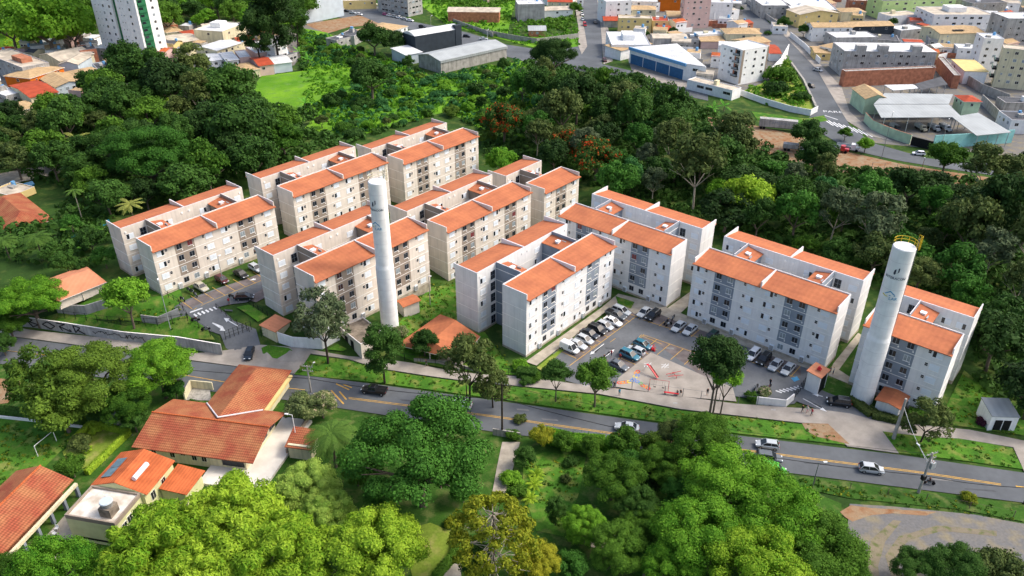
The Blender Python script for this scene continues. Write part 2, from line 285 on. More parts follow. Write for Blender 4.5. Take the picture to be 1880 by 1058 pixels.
# main road yellow double line and markings
YL=[(-260,600),(20,645),(150,660),(327,687),(415,702),(560,716)]
for i in range(len(YL)-1): mark(YL[i],YL[i+1],0.16,'ymark',0.02)
YL=[(640,731),(900,764),(1175,803),(1440,836),(1692,868),(1838,890)]
for i in range(len(YL)-1):
    a,b=YL[i],YL[i+1]; mark((a[0],a[1]-1.1),(b[0],b[1]-1.1),0.14,'ymark',0.02); mark((a[0],a[1]+1.1),(b[0],b[1]+1.1),0.14,'ymark',0.02)
mark((1865,893),(1960,905),0.3,'ymark',0.02)
for a,b in (((608,717),(631,742)),((623,719),(636,734)),((617,705),(641,716)),((630,706),(646,712))): mark(a,b,0.28,'ymark',0.022)
for i,(x,y,a_,b_) in enumerate(((180,655,14,3),(300,690,20,3),(480,712,12,4),(760,735,26,3),(1010,770,16,3),(1300,812,22,3),(1330,822,10,4),(1500,850,26,3),(1730,880,20,3),(1800,898,30,3),(960,752,12,3),(1120,640,9,3),(1230,640,8,3),(420,570,8,3))):
    sheet("asphalt_patch",[(x-a_,y-b_*.6),(x+a_*.8,y-b_*.6+a_*.13),(x+a_,y+b_*.5+a_*.13),(x-a_*.85,y+b_*.4)],'patch' if i%2 else 'patch2',0.012 if i<11 else .085)
for x,y in ((1420,753),(1075,709),(860,693),(1240,741)): sheet("drain_cover",[(x-4,y-1.6),(x+4,y-.8),(x+3.6,y+1.8),(x-4.4,y+1)],'gwall',0.13)
# parking lot A edge lines and bay dividers
def bays(a,b,n,ln,dirn,z=0.09,skip=()):
    A=at(*a); B=at(*b)
    for i in range(n+1):
        if i in skip: continue
        p=A.lerp(B,i/n); q=p+Vector((dirn[0],dirn[1],0))*ln
        d=(q-p).normalized(); s=Vector((-d.y,d.x,0))*0.06
        drape("bay_marking",[(v.x,v.y) for v in (p-s,q-s,q+s,p+s)],MT['ymark'],z,1.5,world=True)
AV=math.radians(49.6); AW=math.radians(-40.39)
FB=(math.sin(AV),-math.cos(AV)); FG=(math.sin(AW),-math.cos(AW))      # outward facade directions
bays((1022,642),(1148,560),9,5.0,FB); mark((1046,672),(1174,577),0.12,'ymark',0.09)
bays((1194,570),(1330,614),7,5.0,FG); mark((1180,588),(1325,634),0.12,'ymark',0.09)
bays((1392,644),(1470,672),4,5.0,FG); mark((1376,664),(1462,694),0.12,'ymark',0.09)
bays((1178,617),(1128,668),5,5.0,FB); mark((1178,615),(1126,670),0.12,'ymark',0.092)
bays((1182,616),(1330,668),6,-5.0,(-FG[0],-FG[1]))
mark((1180,615),(1340,671),0.12,'ymark',0.092)
bays((330,552),(500,487),9,5.0,FB,0.13); mark((356,570),(520,500),0.12,'ymark',0.13)
def arrow(a,b,m='wmark',z=0.09,both=False):
    A=at(*a); B=at(*b); d=(B-A); d.z=0; L_=d.length; d.normalize(); s=Vector((-d.y,d.x,0))
    pts=[A-s*0.09,B-d*1.2-s*0.09,B-d*1.2-s*0.45,B,B-d*1.2+s*0.45,B-d*1.2+s*0.09,A+s*0.09]
    drape("arrow_marking",[(p.x,p.y) for p in pts],MT[m],z,1.5,world=True)
arrow((1109,632),(1083,652)); arrow((1104,662),(1128,642)); arrow((1474,733),(1518,757),z=0.13); arrow((1510,729),(1490,724),z=0.13)
arrow((437,600),(411,585),z=0.14); arrow((390,594),(414,609),z=0.14); arrow((470,513),(458,516),z=0.14)
mark((1084,641),(1095,633),0.1,'ymark',0.09); mark((1120,629),(1130,622),0.1,'ymark',0.09)
for i in range(7):   # zebra crossing by the right gate
    x=1424+i*6.6; mark((x,718-i*1.4),(x+11,722-i*1.4),0.34,'wmark',0.10,"zebra_marking")
for i in range(6):
    x=356+i*7.2; mark((x,578-i*2.6),(x+6,582-i*2.6),0.36,'wmark',0.14,"zebra_marking",1.5)
mark((349,575),(372,567),0.3,'wmark',0.14)
sheet("disabled_bay_symbol",[(1452,695),(1463,692),(1468,698),(1458,702)],'bmark',0.10)
# hopscotch game and noughts-and-crosses grids painted on the play slab
GM=[mat("paint_red",c("#cf4030"),0.9),mat("paint_orange",c("#dd8a2c"),0.9),mat("paint_yellow",c("#d9c63a"),0.9),mat("paint_green",c("#5aa35a"),0.9),mat("paint_blue",c("#5a83c4"),0.9)]
def ringm(P,r,m,z):
    for k in range(6):
        a0,a1=k*math.pi/3,(k+1)*math.pi/3
        drape("painted_game",[(P.x+r*math.cos(a0),P.y+r*math.sin(a0)),(P.x+r*math.cos(a1),P.y+r*math.sin(a1)),(P.x+r*.55*math.cos(a1),P.y+r*.55*math.sin(a1)),(P.x+r*.55*math.cos(a0),P.y+r*.55*math.sin(a0))],m,z,world=True)
for arm,cols in ((((1137,704),(1143,703.5),(1149,702.5),(1155,702),(1160,700)),(0,1,0,2,4)),(((1171,683),(1168,686),(1170,690),(1166,693),(1164,697)),(0,1,4,2,4)),(((1190,714),(1185,711),(1180,709),(1176,705),(1170,702)),(0,1,0,3,4))):
    for (x,y),k in zip(arm,cols): ringm(at(x,y),0.5,GM[k],0.125+0.002*k)
for (x,y) in ((1189,671),(1221,673)):
    for s in (-1,1):
        mark((x-7,y+s*1.6-1),(x+7,y+s*1.6+1),0.1,'wmark',0.13,"painted_game"); mark((x-s*2.6-4,y+4),(x-s*2.6+4,y-4),0.1,'wmark',0.132,"painted_game")
# ================================================================ APARTMENT BLOCKS
L_,D_,W_,HE,HP=30.566,6.309,19.40,13.6,14.78
FH=2.72
def win_mesh(kind):
    b=MB(); sh,gl,g2,g3,bk=MT['shutter'],MT['glass'],MT['glass2'],MT['glass3'],MT['band']
    def pane(x0,x1,z0,z1,m,y=-0.05): b.box(x0,y,z0,x1,0.02,z1,m)
    if kind[:2]=='sh':
        w_,h_=0.85,0.62; b.box(-w_,-0.035,-h_,w_,0.02,h_,sh)
        if kind=='sh0': pane(-w_+.05,-0.01,-h_+.05,h_-.05,sh,-0.06); pane(0.01,w_-.05,-h_+.05,h_-.05,sh,-0.06)
        if kind=='sh1': pane(-w_+.04,-0.25,-h_+.05,h_-.05,gl); pane(-0.2,w_-.05,-h_+.05,h_-.05,sh,-0.07)
        if kind=='sh2': pane(0.25,w_-.04,-h_+.05,h_-.05,gl); pane(-w_+.05,0.2,-h_+.05,h_-.05,sh,-0.07)
        b.box(-w_-.05,-0.12,-h_-.08,w_+.05,0.0,-h_,bk)
    elif kind=='small':
        b.box(-.3,-.03,-.36,.3,.02,.36,bk); pane(-.25,.25,.03,.31,gl); pane(-.25,.25,-.31,-.03,gl)
    elif kind[:2]=='dk':
        w_,h_=0.6,0.62; g={'dk0':gl,'dk1':g2,'dk2':g3}[kind]
        b.box(-w_,-.03,-h_,w_,.02,h_,MT['slate'] if kind!='dk1' else sh)
        pane(-w_+.05,-.04,-h_+.05,h_-.05,g); pane(.04,w_-.05,-h_+.05,h_-.05,gl if kind=='dk0' else g)
        b.box(-w_-.05,-.1,-h_-.07,w_+.05,0,-h_,bk)
    elif kind=='stair':
        w_,h_=.7,1.0; b.box(-w_,-.03,-h_,w_,.02,h_,MT['slate'])
        for i in (0,1):
            for j in (0,1): pane(-w_+.06+i*.68,-.04+i*.68,-h_+.06+j*.98,-.04+j*.98,gl)
    return b.mesh({'s':'window','d':'window'}[kind[0]])
WM={k:win_mesh(k) for k in ('sh0','sh1','sh2','small','dk0','dk1','dk2','stair')}
HALF=[(1.7,'sh'),(3.05,'small'),(6.0,'dk'),(8.55,'dk'),(11.8,'small'),(13.15,'sh')]
def apartment(name,loc,yaw,light,dark,label,floors=5,half=False):
    rnd=random.Random(hash_(name+label)); root=empty(name,loc,yaw,label,"apartment block","five-storey blocks of the housing complex" if floors==5 else None)
    L0=L_/2 if half else L_; g0=0 if floors==5 else FH
    li,dk,cop,bd,st,ti=light,dark,MT['coping'],MT['band'],MT['stain'],MT['tile']
    m=MB(); zb=-3.0
    # wings: sloping-top solids (y,z) profile extruded along x
    m.yz([(0,zb),(D_,zb),(D_,14.35),(0,13.5)],0,L0,li)
    m.yz([(W_-D_,zb),(W_,zb),(W_,13.5),(W_-D_,14.35)],0,L0,li)
    # ridge-side parapets + gable and party parapets
    m.box(0,D_-.22,14.3,L0,D_+.004,HP,li,cop); m.box(0,W_-D_-.004,14.3,L0,W_-D_+.22,HP,li,cop)
    xs_=[0,L0] if half else [0,L0/2,L0]
    for x in xs_:
        a,b=(x-.004,x+.2) if x==0 else ((x-.2,x+.004) if x==L0 else (x-.14,x+.14))
        m.box(a,-.42 if x==L0/2 and not half else -.02,13.3,b,D_-.22,HP-.03,li,cop); m.box(a,W_-D_+.22,13.3,b,W_+.42,HP-.03,li,cop)
    # plinth stain
    m.box(-.02,-.02,zb,L0+.02,D_+.02,0.35+g0,st); m.box(-.02,W_-D_-.02,zb,L0+.02,W_+.02,0.35+g0,st)
    # floor bands
    for k in range(1 if floors==5 else 2,6):
        z=FH*k-.07+(0.0 if k<5 else -.35)
        if k==5: continue
        m.box(-.03,-.035,z,L0+.03,D_+.03,z+.11,bd); m.box(-.03,W_-D_-.03,z,L0+.03,W_+.035,z+.11,bd)
    # recessed-colour panels between the living-room windows
    for h in ((0,) if half else (0,L_/2)):
        m.box(h+5.0,-.012,FH*(1 if floors==5 else 2),h+9.6,0.01,13.48,dk)
        for k in range(1 if floors==5 else 2,5):
            m.tube((h+6.6,-.0,FH*k+.55),(h+6.6,-.12,FH*k+.55),.13,bd,n=8); m.tube((h+9.2,-.0,FH*k+.55),(h+9.2,-.12,FH*k+.55),.13,bd,n=8)
    m.tube((.9,W_-D_-.12,13.55),(.9,W_-D_,13.55),.26,bd,n=10); 
    if not half:
        for x in (L0-.9,L0/2-.9,L0/2+.9): m.tube((x,W_-D_-.12,13.55),(x,W_-D_,13.55),.26,bd,n=10)
    m.build("wall",root)
    # stair cores
    cores=[(5.9,9.2,0)] if half else [(5.9,9.2,0),(L_-9.2,L_-5.9,1)]
    for x0,x1,f in cores:
        k=MB(); hi,lo=(14.25,13.55) if not f else (13.55,14.25)
        k.xz([(x0,zb),(x1,zb),(x1,lo-.05),(x0,hi-.05)][::1],D_+.01,W_-D_-.01,dk)
        xa,xb=(x0-.16,x0+.02) if not f else (x1-.02,x1+.16)
        k.box(xa,D_+.01,zb,xb,W_-D_-.01,15.05,dk,cop)
        for q in range(1,6): k.box(xa-.03,D_+.01,FH*q-.07,xb+.03,W_-D_-.01,FH*q+.04,bd)
        xo0,xo1=(x1-.02,x1+.02) if not f else (x0-.02,x0+.02)
        for q in range(1,5): k.box(xo0,D_+.01,FH*q-.07,xo1,W_-D_-.01,FH*q+.04,bd)
        co=k.build("stair_core",root)
        r=MB(); r.xz([(x0 if not f else x0-.35,hi-.04),(x1+.35 if not f else x1,lo-.04),(x1+.35 if not f else x1,lo+.06),(x0 if not f else x0-.35,hi+.06)],D_+.05,W_-D_-.05,ti)
        r.build("roof",co)
        hch=MB(); cx=x0+1.5; hz=(hi+lo)/2
        hch.box(cx-.45,W_/2-.2,hz,cx+.45,W_/2+.6,hz+.45,MT['white'],MT['shutter']); hch.box(cx-.55,W_/2-.3,hz+.45,cx+.55,W_/2+.7,hz+.52,MT['shutter'])
        hch.box(cx+.9,W_/2-1.3,hz-.1,cx+1.1,W_/2-.2,hz+.35,MT['galv'])
        hch.build("roof_hatch",co)
    # roofs
    segs=[(0.2,L0-.2)] if half else [(0.2,L0/2-.14),(L0/2+.14,L0-.2)]
    for a,b in segs:
        for back in (0,1):
            yy=(lambda y:W_-y) if back else (lambda y:y)
            pr=[(-.7,13.40),(D_-.22,14.44),(D_-.22,14.58),(-.7,13.54)]
            a2=a-(.24 if a<.3 else 0); b2=b+(.24 if b>L0-.3 else 0)
            r=MB(); r.yz([(yy(y),z) for y,z in pr][::-1 if back else 1],a,b,ti)
            # eave strip carries on under the parapet ends
            r.yz([(yy(y),z) for y,z in [(-.7,13.40),(-.03,13.50),(-.03,13.64),(-.7,13.54)]][::-1 if back else 1],a2,b2,ti)
            r.build("roof",root)
    # windows
    def put(me,x,y,z,rz=0.0): return link_mesh("window",WM[me],root,(x,y,z),rz)
    def pick(kd):
        t=rnd.random()
        if kd=='sh': return 'sh0' if t<.58 else ('sh1' if t<.8 else 'sh2')
        if kd=='dk': return 'dk0' if t<.62 else ('dk1' if t<.95 else 'dk2')
        return 'small'
    for h in ((0,) if half else (0,L_/2)):
        for f in range(0 if floors==5 else 1,5):
            for x,kd in HALF: put(pick(kd),h+x,0,FH*f+1.57 if kd!='small' else FH*f+1.8)
    inner=[(1.7,'sh'),(4.75,'stair'),(11.0,'sh')]+([] if half else [(L_-1.7,'sh'),(L_-4.75,'stair'),(L_-11.0,'sh')])
    if half: inner+= [(13.6,'sh')]
    for f in range(0 if floors==5 else 1,5):
        for x,kd in inner: put(pick(kd) if kd=='sh' else 'stair',x,W_-D_,FH*f+1.5)
    for x in ([4.3,10.7] if half else [4.3,10.7,L_/2+4.3,L_/2+10.7]):
        q=MB(); q.box(x-.45,-.32,g0+.1,x+.45,-.02,g0+1.35,MT['shutter']); q.box(x-.38,-.34,g0+.2,x+.38,-.31,g0+1.2,MT['gwall'])
        q.build("meter_cabinet",root)
    return root
def hash_(s): 
    v=0
    for ch in s: v=(v*131+ord(ch))%1000003
    return v
BE=(MT['beige'],MT['taupe']); GR=(MT['grey'],MT['slate'])
BL=[('B1',(-76.16,146.95,2.17),'b',"four-storey beige apartment block with orange roofs, nearest the graffitied wall",4,0),
('B2',(-53.30,175.70,2.12),'b',"beige apartment block right behind the cylindrical white water tower's top, in the far row",5,0),
('B3',(-30.07,203.88,-0.48),'b',"farthest beige apartment block, at the edge of the scrubland",5,0),
('B4',(-38.43,132.05,3.46),'b',"beige apartment block with a white water tower standing before its front",5,0),
('B5',(-15.03,161.56,-0.38),'b',"beige apartment block in the middle row between the two colour groups",5,0),
('B6',(8.36,188.49,-2.36),'b',"short beige apartment block of half length ending the middle row",5,1),
('G1',(2.86,131.08,0),'g',"pale grey apartment block beside the row of parked cars and white van",5,0),
('G2',(11.31,170.04,0),'g',"pale grey apartment block closing the far end of the car park",5,0),
('G3',(38.47,145.95,0.31),'g',"pale grey apartment block facing the playground behind parked cars",5,0),
('G4',(53.57+15.283*0.7616,132.08-15.283*0.648,0.33),'g',"short pale grey apartment block right behind the leaning-looking right water tower",5,1)]
FOOT=[]
for n,loc,k,lab,fl,hf in BL:
    yaw=AV if (n[0]=='B' or n=='G1') else AW
    li,dk=BE if k=='b' else GR
    lab=lab.replace("the leaning-looking right water tower","the water tower with a yellow railing").replace("right behind the cylindrical white water tower's top, in","behind the first water tower's top, in")
    apartment("apartment_block",loc,yaw,li,dk,lab,fl,bool(hf))
    u=Vector((math.cos(yaw),math.sin(yaw),0)); v=Vector((-math.sin(yaw),math.cos(yaw),0)); FOOT.append((Vector(loc),u,v,L_/2 if hf else L_,W_))
# ================================================================ WATER TOWERS
def water_tower(base,H,r,label,rail,text_az,yr=.048,ym='yel'):
    root=empty("water_tower",base,0,label,"water tower","white water towers")
    w_=MT['white']; b=MB(); n=40
    prof=[(r*1.09,-1),(r*1.09,0.1),(r*1.08,H*.43),(r,H*.455),(r,H-.15),(r-.12,H)]
    for (r0,z0),(r1,z1) in zip(prof,prof[1:]):
        b.faces([(r0*math.cos(2*math.pi*i/n),r0*math.sin(2*math.pi*i/n),z0) for i in range(n)]+[(r1*math.cos(2*math.pi*i/n),r1*math.sin(2*math.pi*i/n),z1) for i in range(n)],[(i,(i+1)%n,n+(i+1)%n,n+i) for i in range(n)],w_)
    b.poly([((r-.12)*math.cos(2*math.pi*i/n),(r-.12)*math.sin(2*math.pi*i/n),H) for i in range(n)],w_)
    b.build("tank",root,smooth=False)
    for p in root.children:
        for f in p.data.polygons: f.use_smooth=len(f.vertices)==4
    for a0,a1,nm in rail:
        q=MB(); y=MT[ym]; N=14
        P=[(r*.98*math.cos(a0+(a1-a0)*i/N),r*.98*math.sin(a0+(a1-a0)*i/N)) for i in range(N+1)]
        for z in (H+.5,H+1.05):
            for p0,p1 in zip(P,P[1:]): q.tube((*p0,z),(*p1,z),yr,y,n=6)
        for p in P[::3]: q.tube((*p,H-.2),(*p,H+1.05),yr,y,n=6)
        q.build("railing",root)
    a=text_az[1]; q=MB(); y=MT[ym]   # ladder with safety cage
    er=Vector((math.cos(a),math.sin(a),0)); et=Vector((-math.sin(a),math.cos(a),0))
    for s in (-.22,.22): q.tube(er*(r+.2)+et*s,er*(r+.2)+et*s+Vector((0,0,H+1.6)),.035,MT['steel'],n=6)
    z=.5
    while z<H+1.5: q.tube(er*(r+.2)-et*.22+Vector((0,0,z)),er*(r+.2)+et*.22+Vector((0,0,z)),.02,MT['steel'],n=4); z+=.35
    q.build("ladder",root)
    q=MB()
    for k in range(5):
        t=-1.0+k*.5; pp=er*(r-.1+.75*math.cos(t))+et*(.5*math.sin(t*1.4)); q.tube(pp+Vector((0,0,H-.5)),pp+Vector((0,0,H+1.9)),yr*1.1,y,n=5)
    for zz in (H+.3,H+1.1,H+1.9):
        pts=[er*(r-.1+.75*math.cos(-1.+j*.25))+et*(.5*math.sin((-1.+j*.25)*1.4))+Vector((0,0,zz)) for j in range(9)]
        for p0,p1 in zip(pts,pts[1:]): q.tube(p0,p1,yr*1.1,y,n=5)
    q.build("ladder_cage",root)
    q=MB(); zz=4.0
    while zz<H-1:
        rr=(r*1.085 if zz<H*.43 else r)+.012; q.tube((0,0,zz),(0,0,zz+.05),rr,MT['coping'],n=40,cap=False); zz+=2.6
    q.build("ring_seam",root)
    # lettering wrapped round the tank
    def wrap(o_me,az,zc,name,mt):
        for v in o_me.vertices:
            x,yy=v.co.x,v.co.y; rr=r+.03+v.co.z; v.co=(rr*math.cos(az+x/r),rr*math.sin(az+x/r),zc+yy)
        o_me.materials.clear(); o_me.materials.append(mt); link_mesh(name,o_me,root)
    def text(s,size,az,zc,mt,name="lettering"):
        cu=bpy.data.curves.new(name,'FONT'); cu.body=s; cu.size=size; cu.align_x='CENTER'; cu.extrude=.012; cu.resolution_u=3
        o=bpy.data.objects.new(name,cu); me=bpy.data.meshes.new_from_object(o); bpy.data.objects.remove(o)
        me.name=name; wrap(me,az,zc,name,mt)
    az=text_az[0]; ink=mat("navy_ink",c("#3a4150"),.8); lb=mat("logo_blue",c("#3f8fb8"),.8); ly=mat("logo_yellow",c("#cfc25a"),.8)
    text("INTERACON",.62,az,H-5.6,ink); text("LAR",.78,az+.3,H-9.6,lb)
    def strokes(lst,zc,az,mt,name):
        q=MB()
        for pts in lst:
            n_=len(pts); q.faces([(x,y_,0) for x,y_ in pts]+[(x,y_,.02) for x,y_ in pts],[tuple(range(n_)),tuple(range(n_,2*n_))]+[(i,(i+1)%n_,n_+(i+1)%n_,n_+i) for i in range(n_)],mt)
        me=q.mesh(name); wrap(me,az,zc,name,mt)
    strokes([[(-.45,.2),(-.35,.75),(-.1,.95),(-.1,.1),(-.25,-.15),(-.4,0)],[(.05,.3),(.2,.35),(.2,1.15),(.38,1.25),(.38,.5),(.3,.4),(.05,.2)]],H-4.6,az,ink,"emblem")
    strokes([[(-.9,0),(0,.75),(.9,0),(.68,0),(0,.52),(-.68,0)],[(-.1,-.1),(.9,-.1),(.9,-.22),(-.1,-.22)],[(.35,.1),(.55,.3),(.75,.1)]],H-8.6,az-.05,lb,"emblem")
    strokes([[(-1.1,-.25),(-.9,-.1),(-.5,-.35),(-.1,-.35),(-.1,-.5),(-.6,-.5)]],H-8.6,az-.15,ly,"emblem")
    return root
t1=at(716,596,3.0); t2=at(1581,733,0.0)
camaz=lambda P: math.atan2(-P.y,-P.x)
T1H=32.4; T2H=32.5
water_tower((t1.x,t1.y,3.0),T1H,1.68,"white water tower with pale railing standing in front of a beige block",[(camaz(t1)+math.pi-1.5,camaz(t1)+math.pi+1.5,'a')],(camaz(t1)-.6,camaz(t1)+2.2),.045,'cream')
water_tower((t2.x,t2.y,0.0),T2H,1.85,"white water tower with yellow railing beside the right-hand entrance gate",[(camaz(t2)+math.pi-1.5,camaz(t2)+math.pi+1.5,'a')],(camaz(t2)-.05,camaz(t2)+2.0))
# ================================================================ VEGETATION
LEAF=dict(yolive=leafmat('leaf_yellow_olive',c('#2f4c1a'),c('#64802c'),.25),forest=leafmat('leaf_forest_green',c('#2a501c'),c('#4a7a2c'),.25),
 mid=leafmat("leaf_mid_green",c("#2b5016"),c("#587e28")), bright=leafmat("leaf_bright_green",c("#3d741a"),c("#7aa832"),.3), lime=leafmat("leaf_yellow_green",c("#5e8a1e"),c("#a8c43c"),.3),
 dark=leafmat("leaf_dark_green",c("#213c17"),c("#436628"),.2), deep=leafmat("leaf_deep_green",c("#1d3116"),c("#365224"),.2), olive=leafmat("leaf_olive",c("#2f4420"),c("#62703a"),.2), grey=leafmat("leaf_grey_green",c("#33452c"),c("#62704e"),.2),
 blue=leafmat("leaf_blue_green",c("#22522a"),c("#4a7c40"),.25), yell=leafmat("leaf_yellowish",c("#5f741c"),c("#9c9c2c"),.25), mango=leafmat("leaf_pale_green",c("#5a8c2a"),c("#a6c058"),.3), purple=leafmat("leaf_purple",c("#2a1420"),c("#4c2a38"),.15),
 flame=leafmat("leaf_with_orange_flowers",c("#20401a"),c("#3a5a20"),.2,c("#c2451f")), pinky=leafmat("leaf_with_pale_flowers",c("#4a5c34"),c("#7d8a55"),.2,c("#d8c0a8")), palm=leafmat("palm_leaf",c("#2c4c1c"),c("#55742e"),.12), ypalm=leafmat("yellow_palm_leaf",c("#667634"),c("#a6a858"),.25), banana=leafmat("banana_leaf",c("#3f8a2a"),c("#8fcc50"),.3))
def leafquad(V,F,p,n,s,rnd,asp=1.0):
    a=n.orthogonal().normalized(); t=rnd.random()*6.283; b=n.cross(a)
    x=(a*math.cos(t)+b*math.sin(t))*s*asp; y=(b*math.cos(t)-a*math.sin(t))*s
    i=len(V); V+= [p-x*.9-y*.1,p+y*.75,p+x,p-y*.75]; F.append((i,i+1,i+2,i+3))
def rdir(rnd,zmin=-1.0):
    while True:
        z=rnd.uniform(zmin,1); a=rnd.random()*6.283; r=math.sqrt(1-z*z); return Vector((r*math.cos(a),r*math.sin(a),z))
_ico=None
def ico():
    global _ico
    if _ico is None:
        bm=bmesh.new(); bmesh.ops.create_icosphere(bm,subdivisions=1,radius=1); _ico=([v.co.copy() for v in bm.verts],[tuple(v.index for v in f.verts) for f in bm.faces]); bm.free()
    return _ico
def crown_mesh(seed,nl,leaf,dens,rx=1.0,rz=.72,lob=(.22,.36),zc=0.0,flat=-.35,gap=.1,droop=0.0,asp=1.0,core=.78,lz=.82,rin=.62,rout=.86):
    rnd=random.Random(seed); V=[];Fc=[]
    lobes=[]
    for k in range(nl):
        d=rdir(rnd,flat); rr=rnd.uniform(rin,rout) if k>nl*.15 else rnd.uniform(.1,.5)
        lr=rnd.uniform(*lob); ctr=Vector((d.x*rx*rr,d.y*rx*rr,d.z*rz*rr+zc))
        lobes.append((ctr,lr))
    iv,ifc=ico()
    for ctr,lr in lobes:
        ax,ay=rnd.uniform(.75,1.3),rnd.uniform(.75,1.3)
        i=len(V); V+=[ctr+Vector((v.x*ax,v.y*ay,v.z*lz))*lr*core*rnd.uniform(.8,1.1) for v in iv]; Fc+=[tuple(a+i for a in f) for f in ifc]
        n=int(dens*lr*lr*12.57/(leaf*leaf*2))
        for _ in range(n):
            d=rdir(rnd,-.55); p=ctr+Vector((d.x*ax,d.y*ay,d.z*lz))*lr*(rnd.uniform(.8,1.12) if rnd.random()<.9 else rnd.uniform(1.1,1.36))
            nn=(d+rdir(rnd)*.75+Vector((0,0,.3))).normalized()
            leafquad(V,Fc,p,nn,leaf*rnd.uniform(.6,1.25),rnd,asp)
    return V,Fc
def crown_data(name,lm,**k):
    V,Fc=crown_mesh(**k); me=bpy.data.meshes.new(name); me.from_pydata([tuple(v) for v in V],[],Fc); me.materials.append(lm); me.update(); return me
def limb_mesh(seed,h,r,spread,nb,bk,top=.9):
    rnd=random.Random(seed); b=MB(); p=Vector((0,0,-.1)); q=Vector((rnd.uniform(-.05,.05),rnd.uniform(-.05,.05),h*.45))
    b.tube(p,q,r,bk,r*.75,8)
    for k in range(nb):
        a=2*math.pi*k/nb+rnd.uniform(-.4,.4); e=q+Vector((math.cos(a)*spread*.5,math.sin(a)*spread*.5,h*rnd.uniform(.2,.32)))
        b.tube(q,e,r*.5,bk,r*.3,6)
        for j in range(2):
            a2=a+rnd.uniform(-.7,.7); g=e+Vector((math.cos(a2)*spread*.45,math.sin(a2)*spread*.45,h*rnd.uniform(.12,.3))); b.tube(e,g,r*.28,bk,r*.1,5)
    return b.mesh("trunk")
# prototypes: unit crown radius, origin at the foot
PR={}
def proto(key,n,hc,bk,trunk,**k):
    PR[key]=dict(hc=hc,tr=[limb_mesh(500+i+len(PR)*7,hc,trunk[0],trunk[1],trunk[2],MT[bk]) for i in range(2)],cv=[crown_mesh(seed=100+17*i+len(PR)*31,zc=hc,**k) for i in range(n)],cache={})
proto('big',2,1.05,'bark',(.07,.9,5),nl=78,leaf=.02,dens=1.1,lob=(.09,.24),rz=.66,core=.7)
proto('layer',2,1.05,'bark',(.07,.9,6),nl=62,leaf=.02,dens=1.15,lob=(.12,.25),rz=.70,core=.62,lz=.5,rin=.55,rout=.9,flat=-.5)
proto('feather',2,.95,'bark',(.05,.8,6),nl=120,leaf=.019,dens=.95,lob=(.08,.2),rz=.72,core=.5,lz=.7,asp=2.6,rin=.6,rout=.95)
proto('domed',2,.95,'bark',(.07,.8,5),nl=120,leaf=.021,dens=1.05,lob=(.10,.19),rz=.80,core=.85)
proto('med',3,1.15,'bark',(.07,.8,4),nl=34,leaf=.055,dens=1.1,lob=(.2,.36),rz=.8)
proto('wood',6,1.15,'bark',(.06,.8,4),nl=38,leaf=.058,dens=1.0,lob=(.14,.34),rz=.78,core=.72)
proto('airy',3,1.75,'bark_d',(.055,.9,5),nl=46,leaf=.04,dens=.5,lob=(.12,.26),rz=1.0,core=.22,asp=2.4,flat=-.8)
proto('euc',3,2.0,'bark_l',(.045,1.0,5),nl=36,leaf=.05,dens=.75,lob=(.16,.3),rz=.95,core=.55,asp=1.6,flat=-.7)
proto('tall',2,2.1,'bark_d',(.06,.5,4),nl=44,leaf=.05,dens=1.0,lob=(.18,.32),rz=1.5,core=.75,flat=-.9)
proto('bush',3,.35,'bark',(.04,.5,3),nl=18,leaf=.09,dens=1.0,lob=(.28,.42),rz=.6,flat=-.1)
def crown_of(kind,v,lk):
    p=PR[kind]; v%=len(p['cv']); key=(v,lk)
    if key not in p['cache']:
        V,Fc=p['cv'][v]; me=bpy.data.meshes.new("crown"); me.from_pydata([tuple(x) for x in V],[],Fc); me.materials.append(LEAF[lk]); me.update(); p['cache'][key]=me
    return p['cache'][key]
NT=0
def tree_at(P,Rm,kind,lk,name,label,cat,group=None,hs=1.0,trunk=True,rnd=R,lift=None):
    """P = foot; Rm = crown radius in metres"""
    global NT; NT+=1
    o=empty(name,P,rnd.random()*6.283,label,cat,group); o.scale=(Rm,Rm,Rm*(hs if lift is None else 1))
    t=link_mesh("trunk",PR[kind]['tr'][NT%2],o)
    k=link_mesh("crown",crown_of(kind,NT,lk),o)
    if lift is not None: t.scale=(.8,.8,lift); k.location.z=(lift-1)*PR[kind]['hc']
    return o
def tree_px(cx,cy,rpx,kind,lk,name,label,cat="tree",group=None,hs=1.0,base=None):
    """crown centre and radius measured in the photo -> a tree of real size standing on the terrain"""
    hc=PR[kind]['hc']*hs; g=at(cx,cy); z=3.0
    for _ in range(6):
        P=at(cx,cy,z); Rm=rpx*depth(P)/F_PX; z=zt(P.x,P.y)+hc*Rm
    if base is not None:
        g=at(*base); d=(Vector((P.x,P.y,0))-Vector((g.x,g.y,0))); P=Vector((g.x,g.y,0))
        s0=(CAM_H)*0+0   # keep the measured foot; height so that crown centre meets cy
        dd=ray(cx,cy); t=math.hypot(g.x,g.y)/math.hypot(dd.x,dd.y); zc=CAM_H+dd.z*t; Rm=rpx*depth(Vector((g.x,g.y,zc)))/F_PX; hs=max(.5,(zc-g.z)/(Rm*PR[kind]['hc']))
        # scale height only through the crown position
    return tree_at((P.x,P.y,zt(P.x,P.y)),Rm,kind,lk,name,label,cat,group,hs,lift=hs if base is not None else None)
bt="broadleaf_tree"
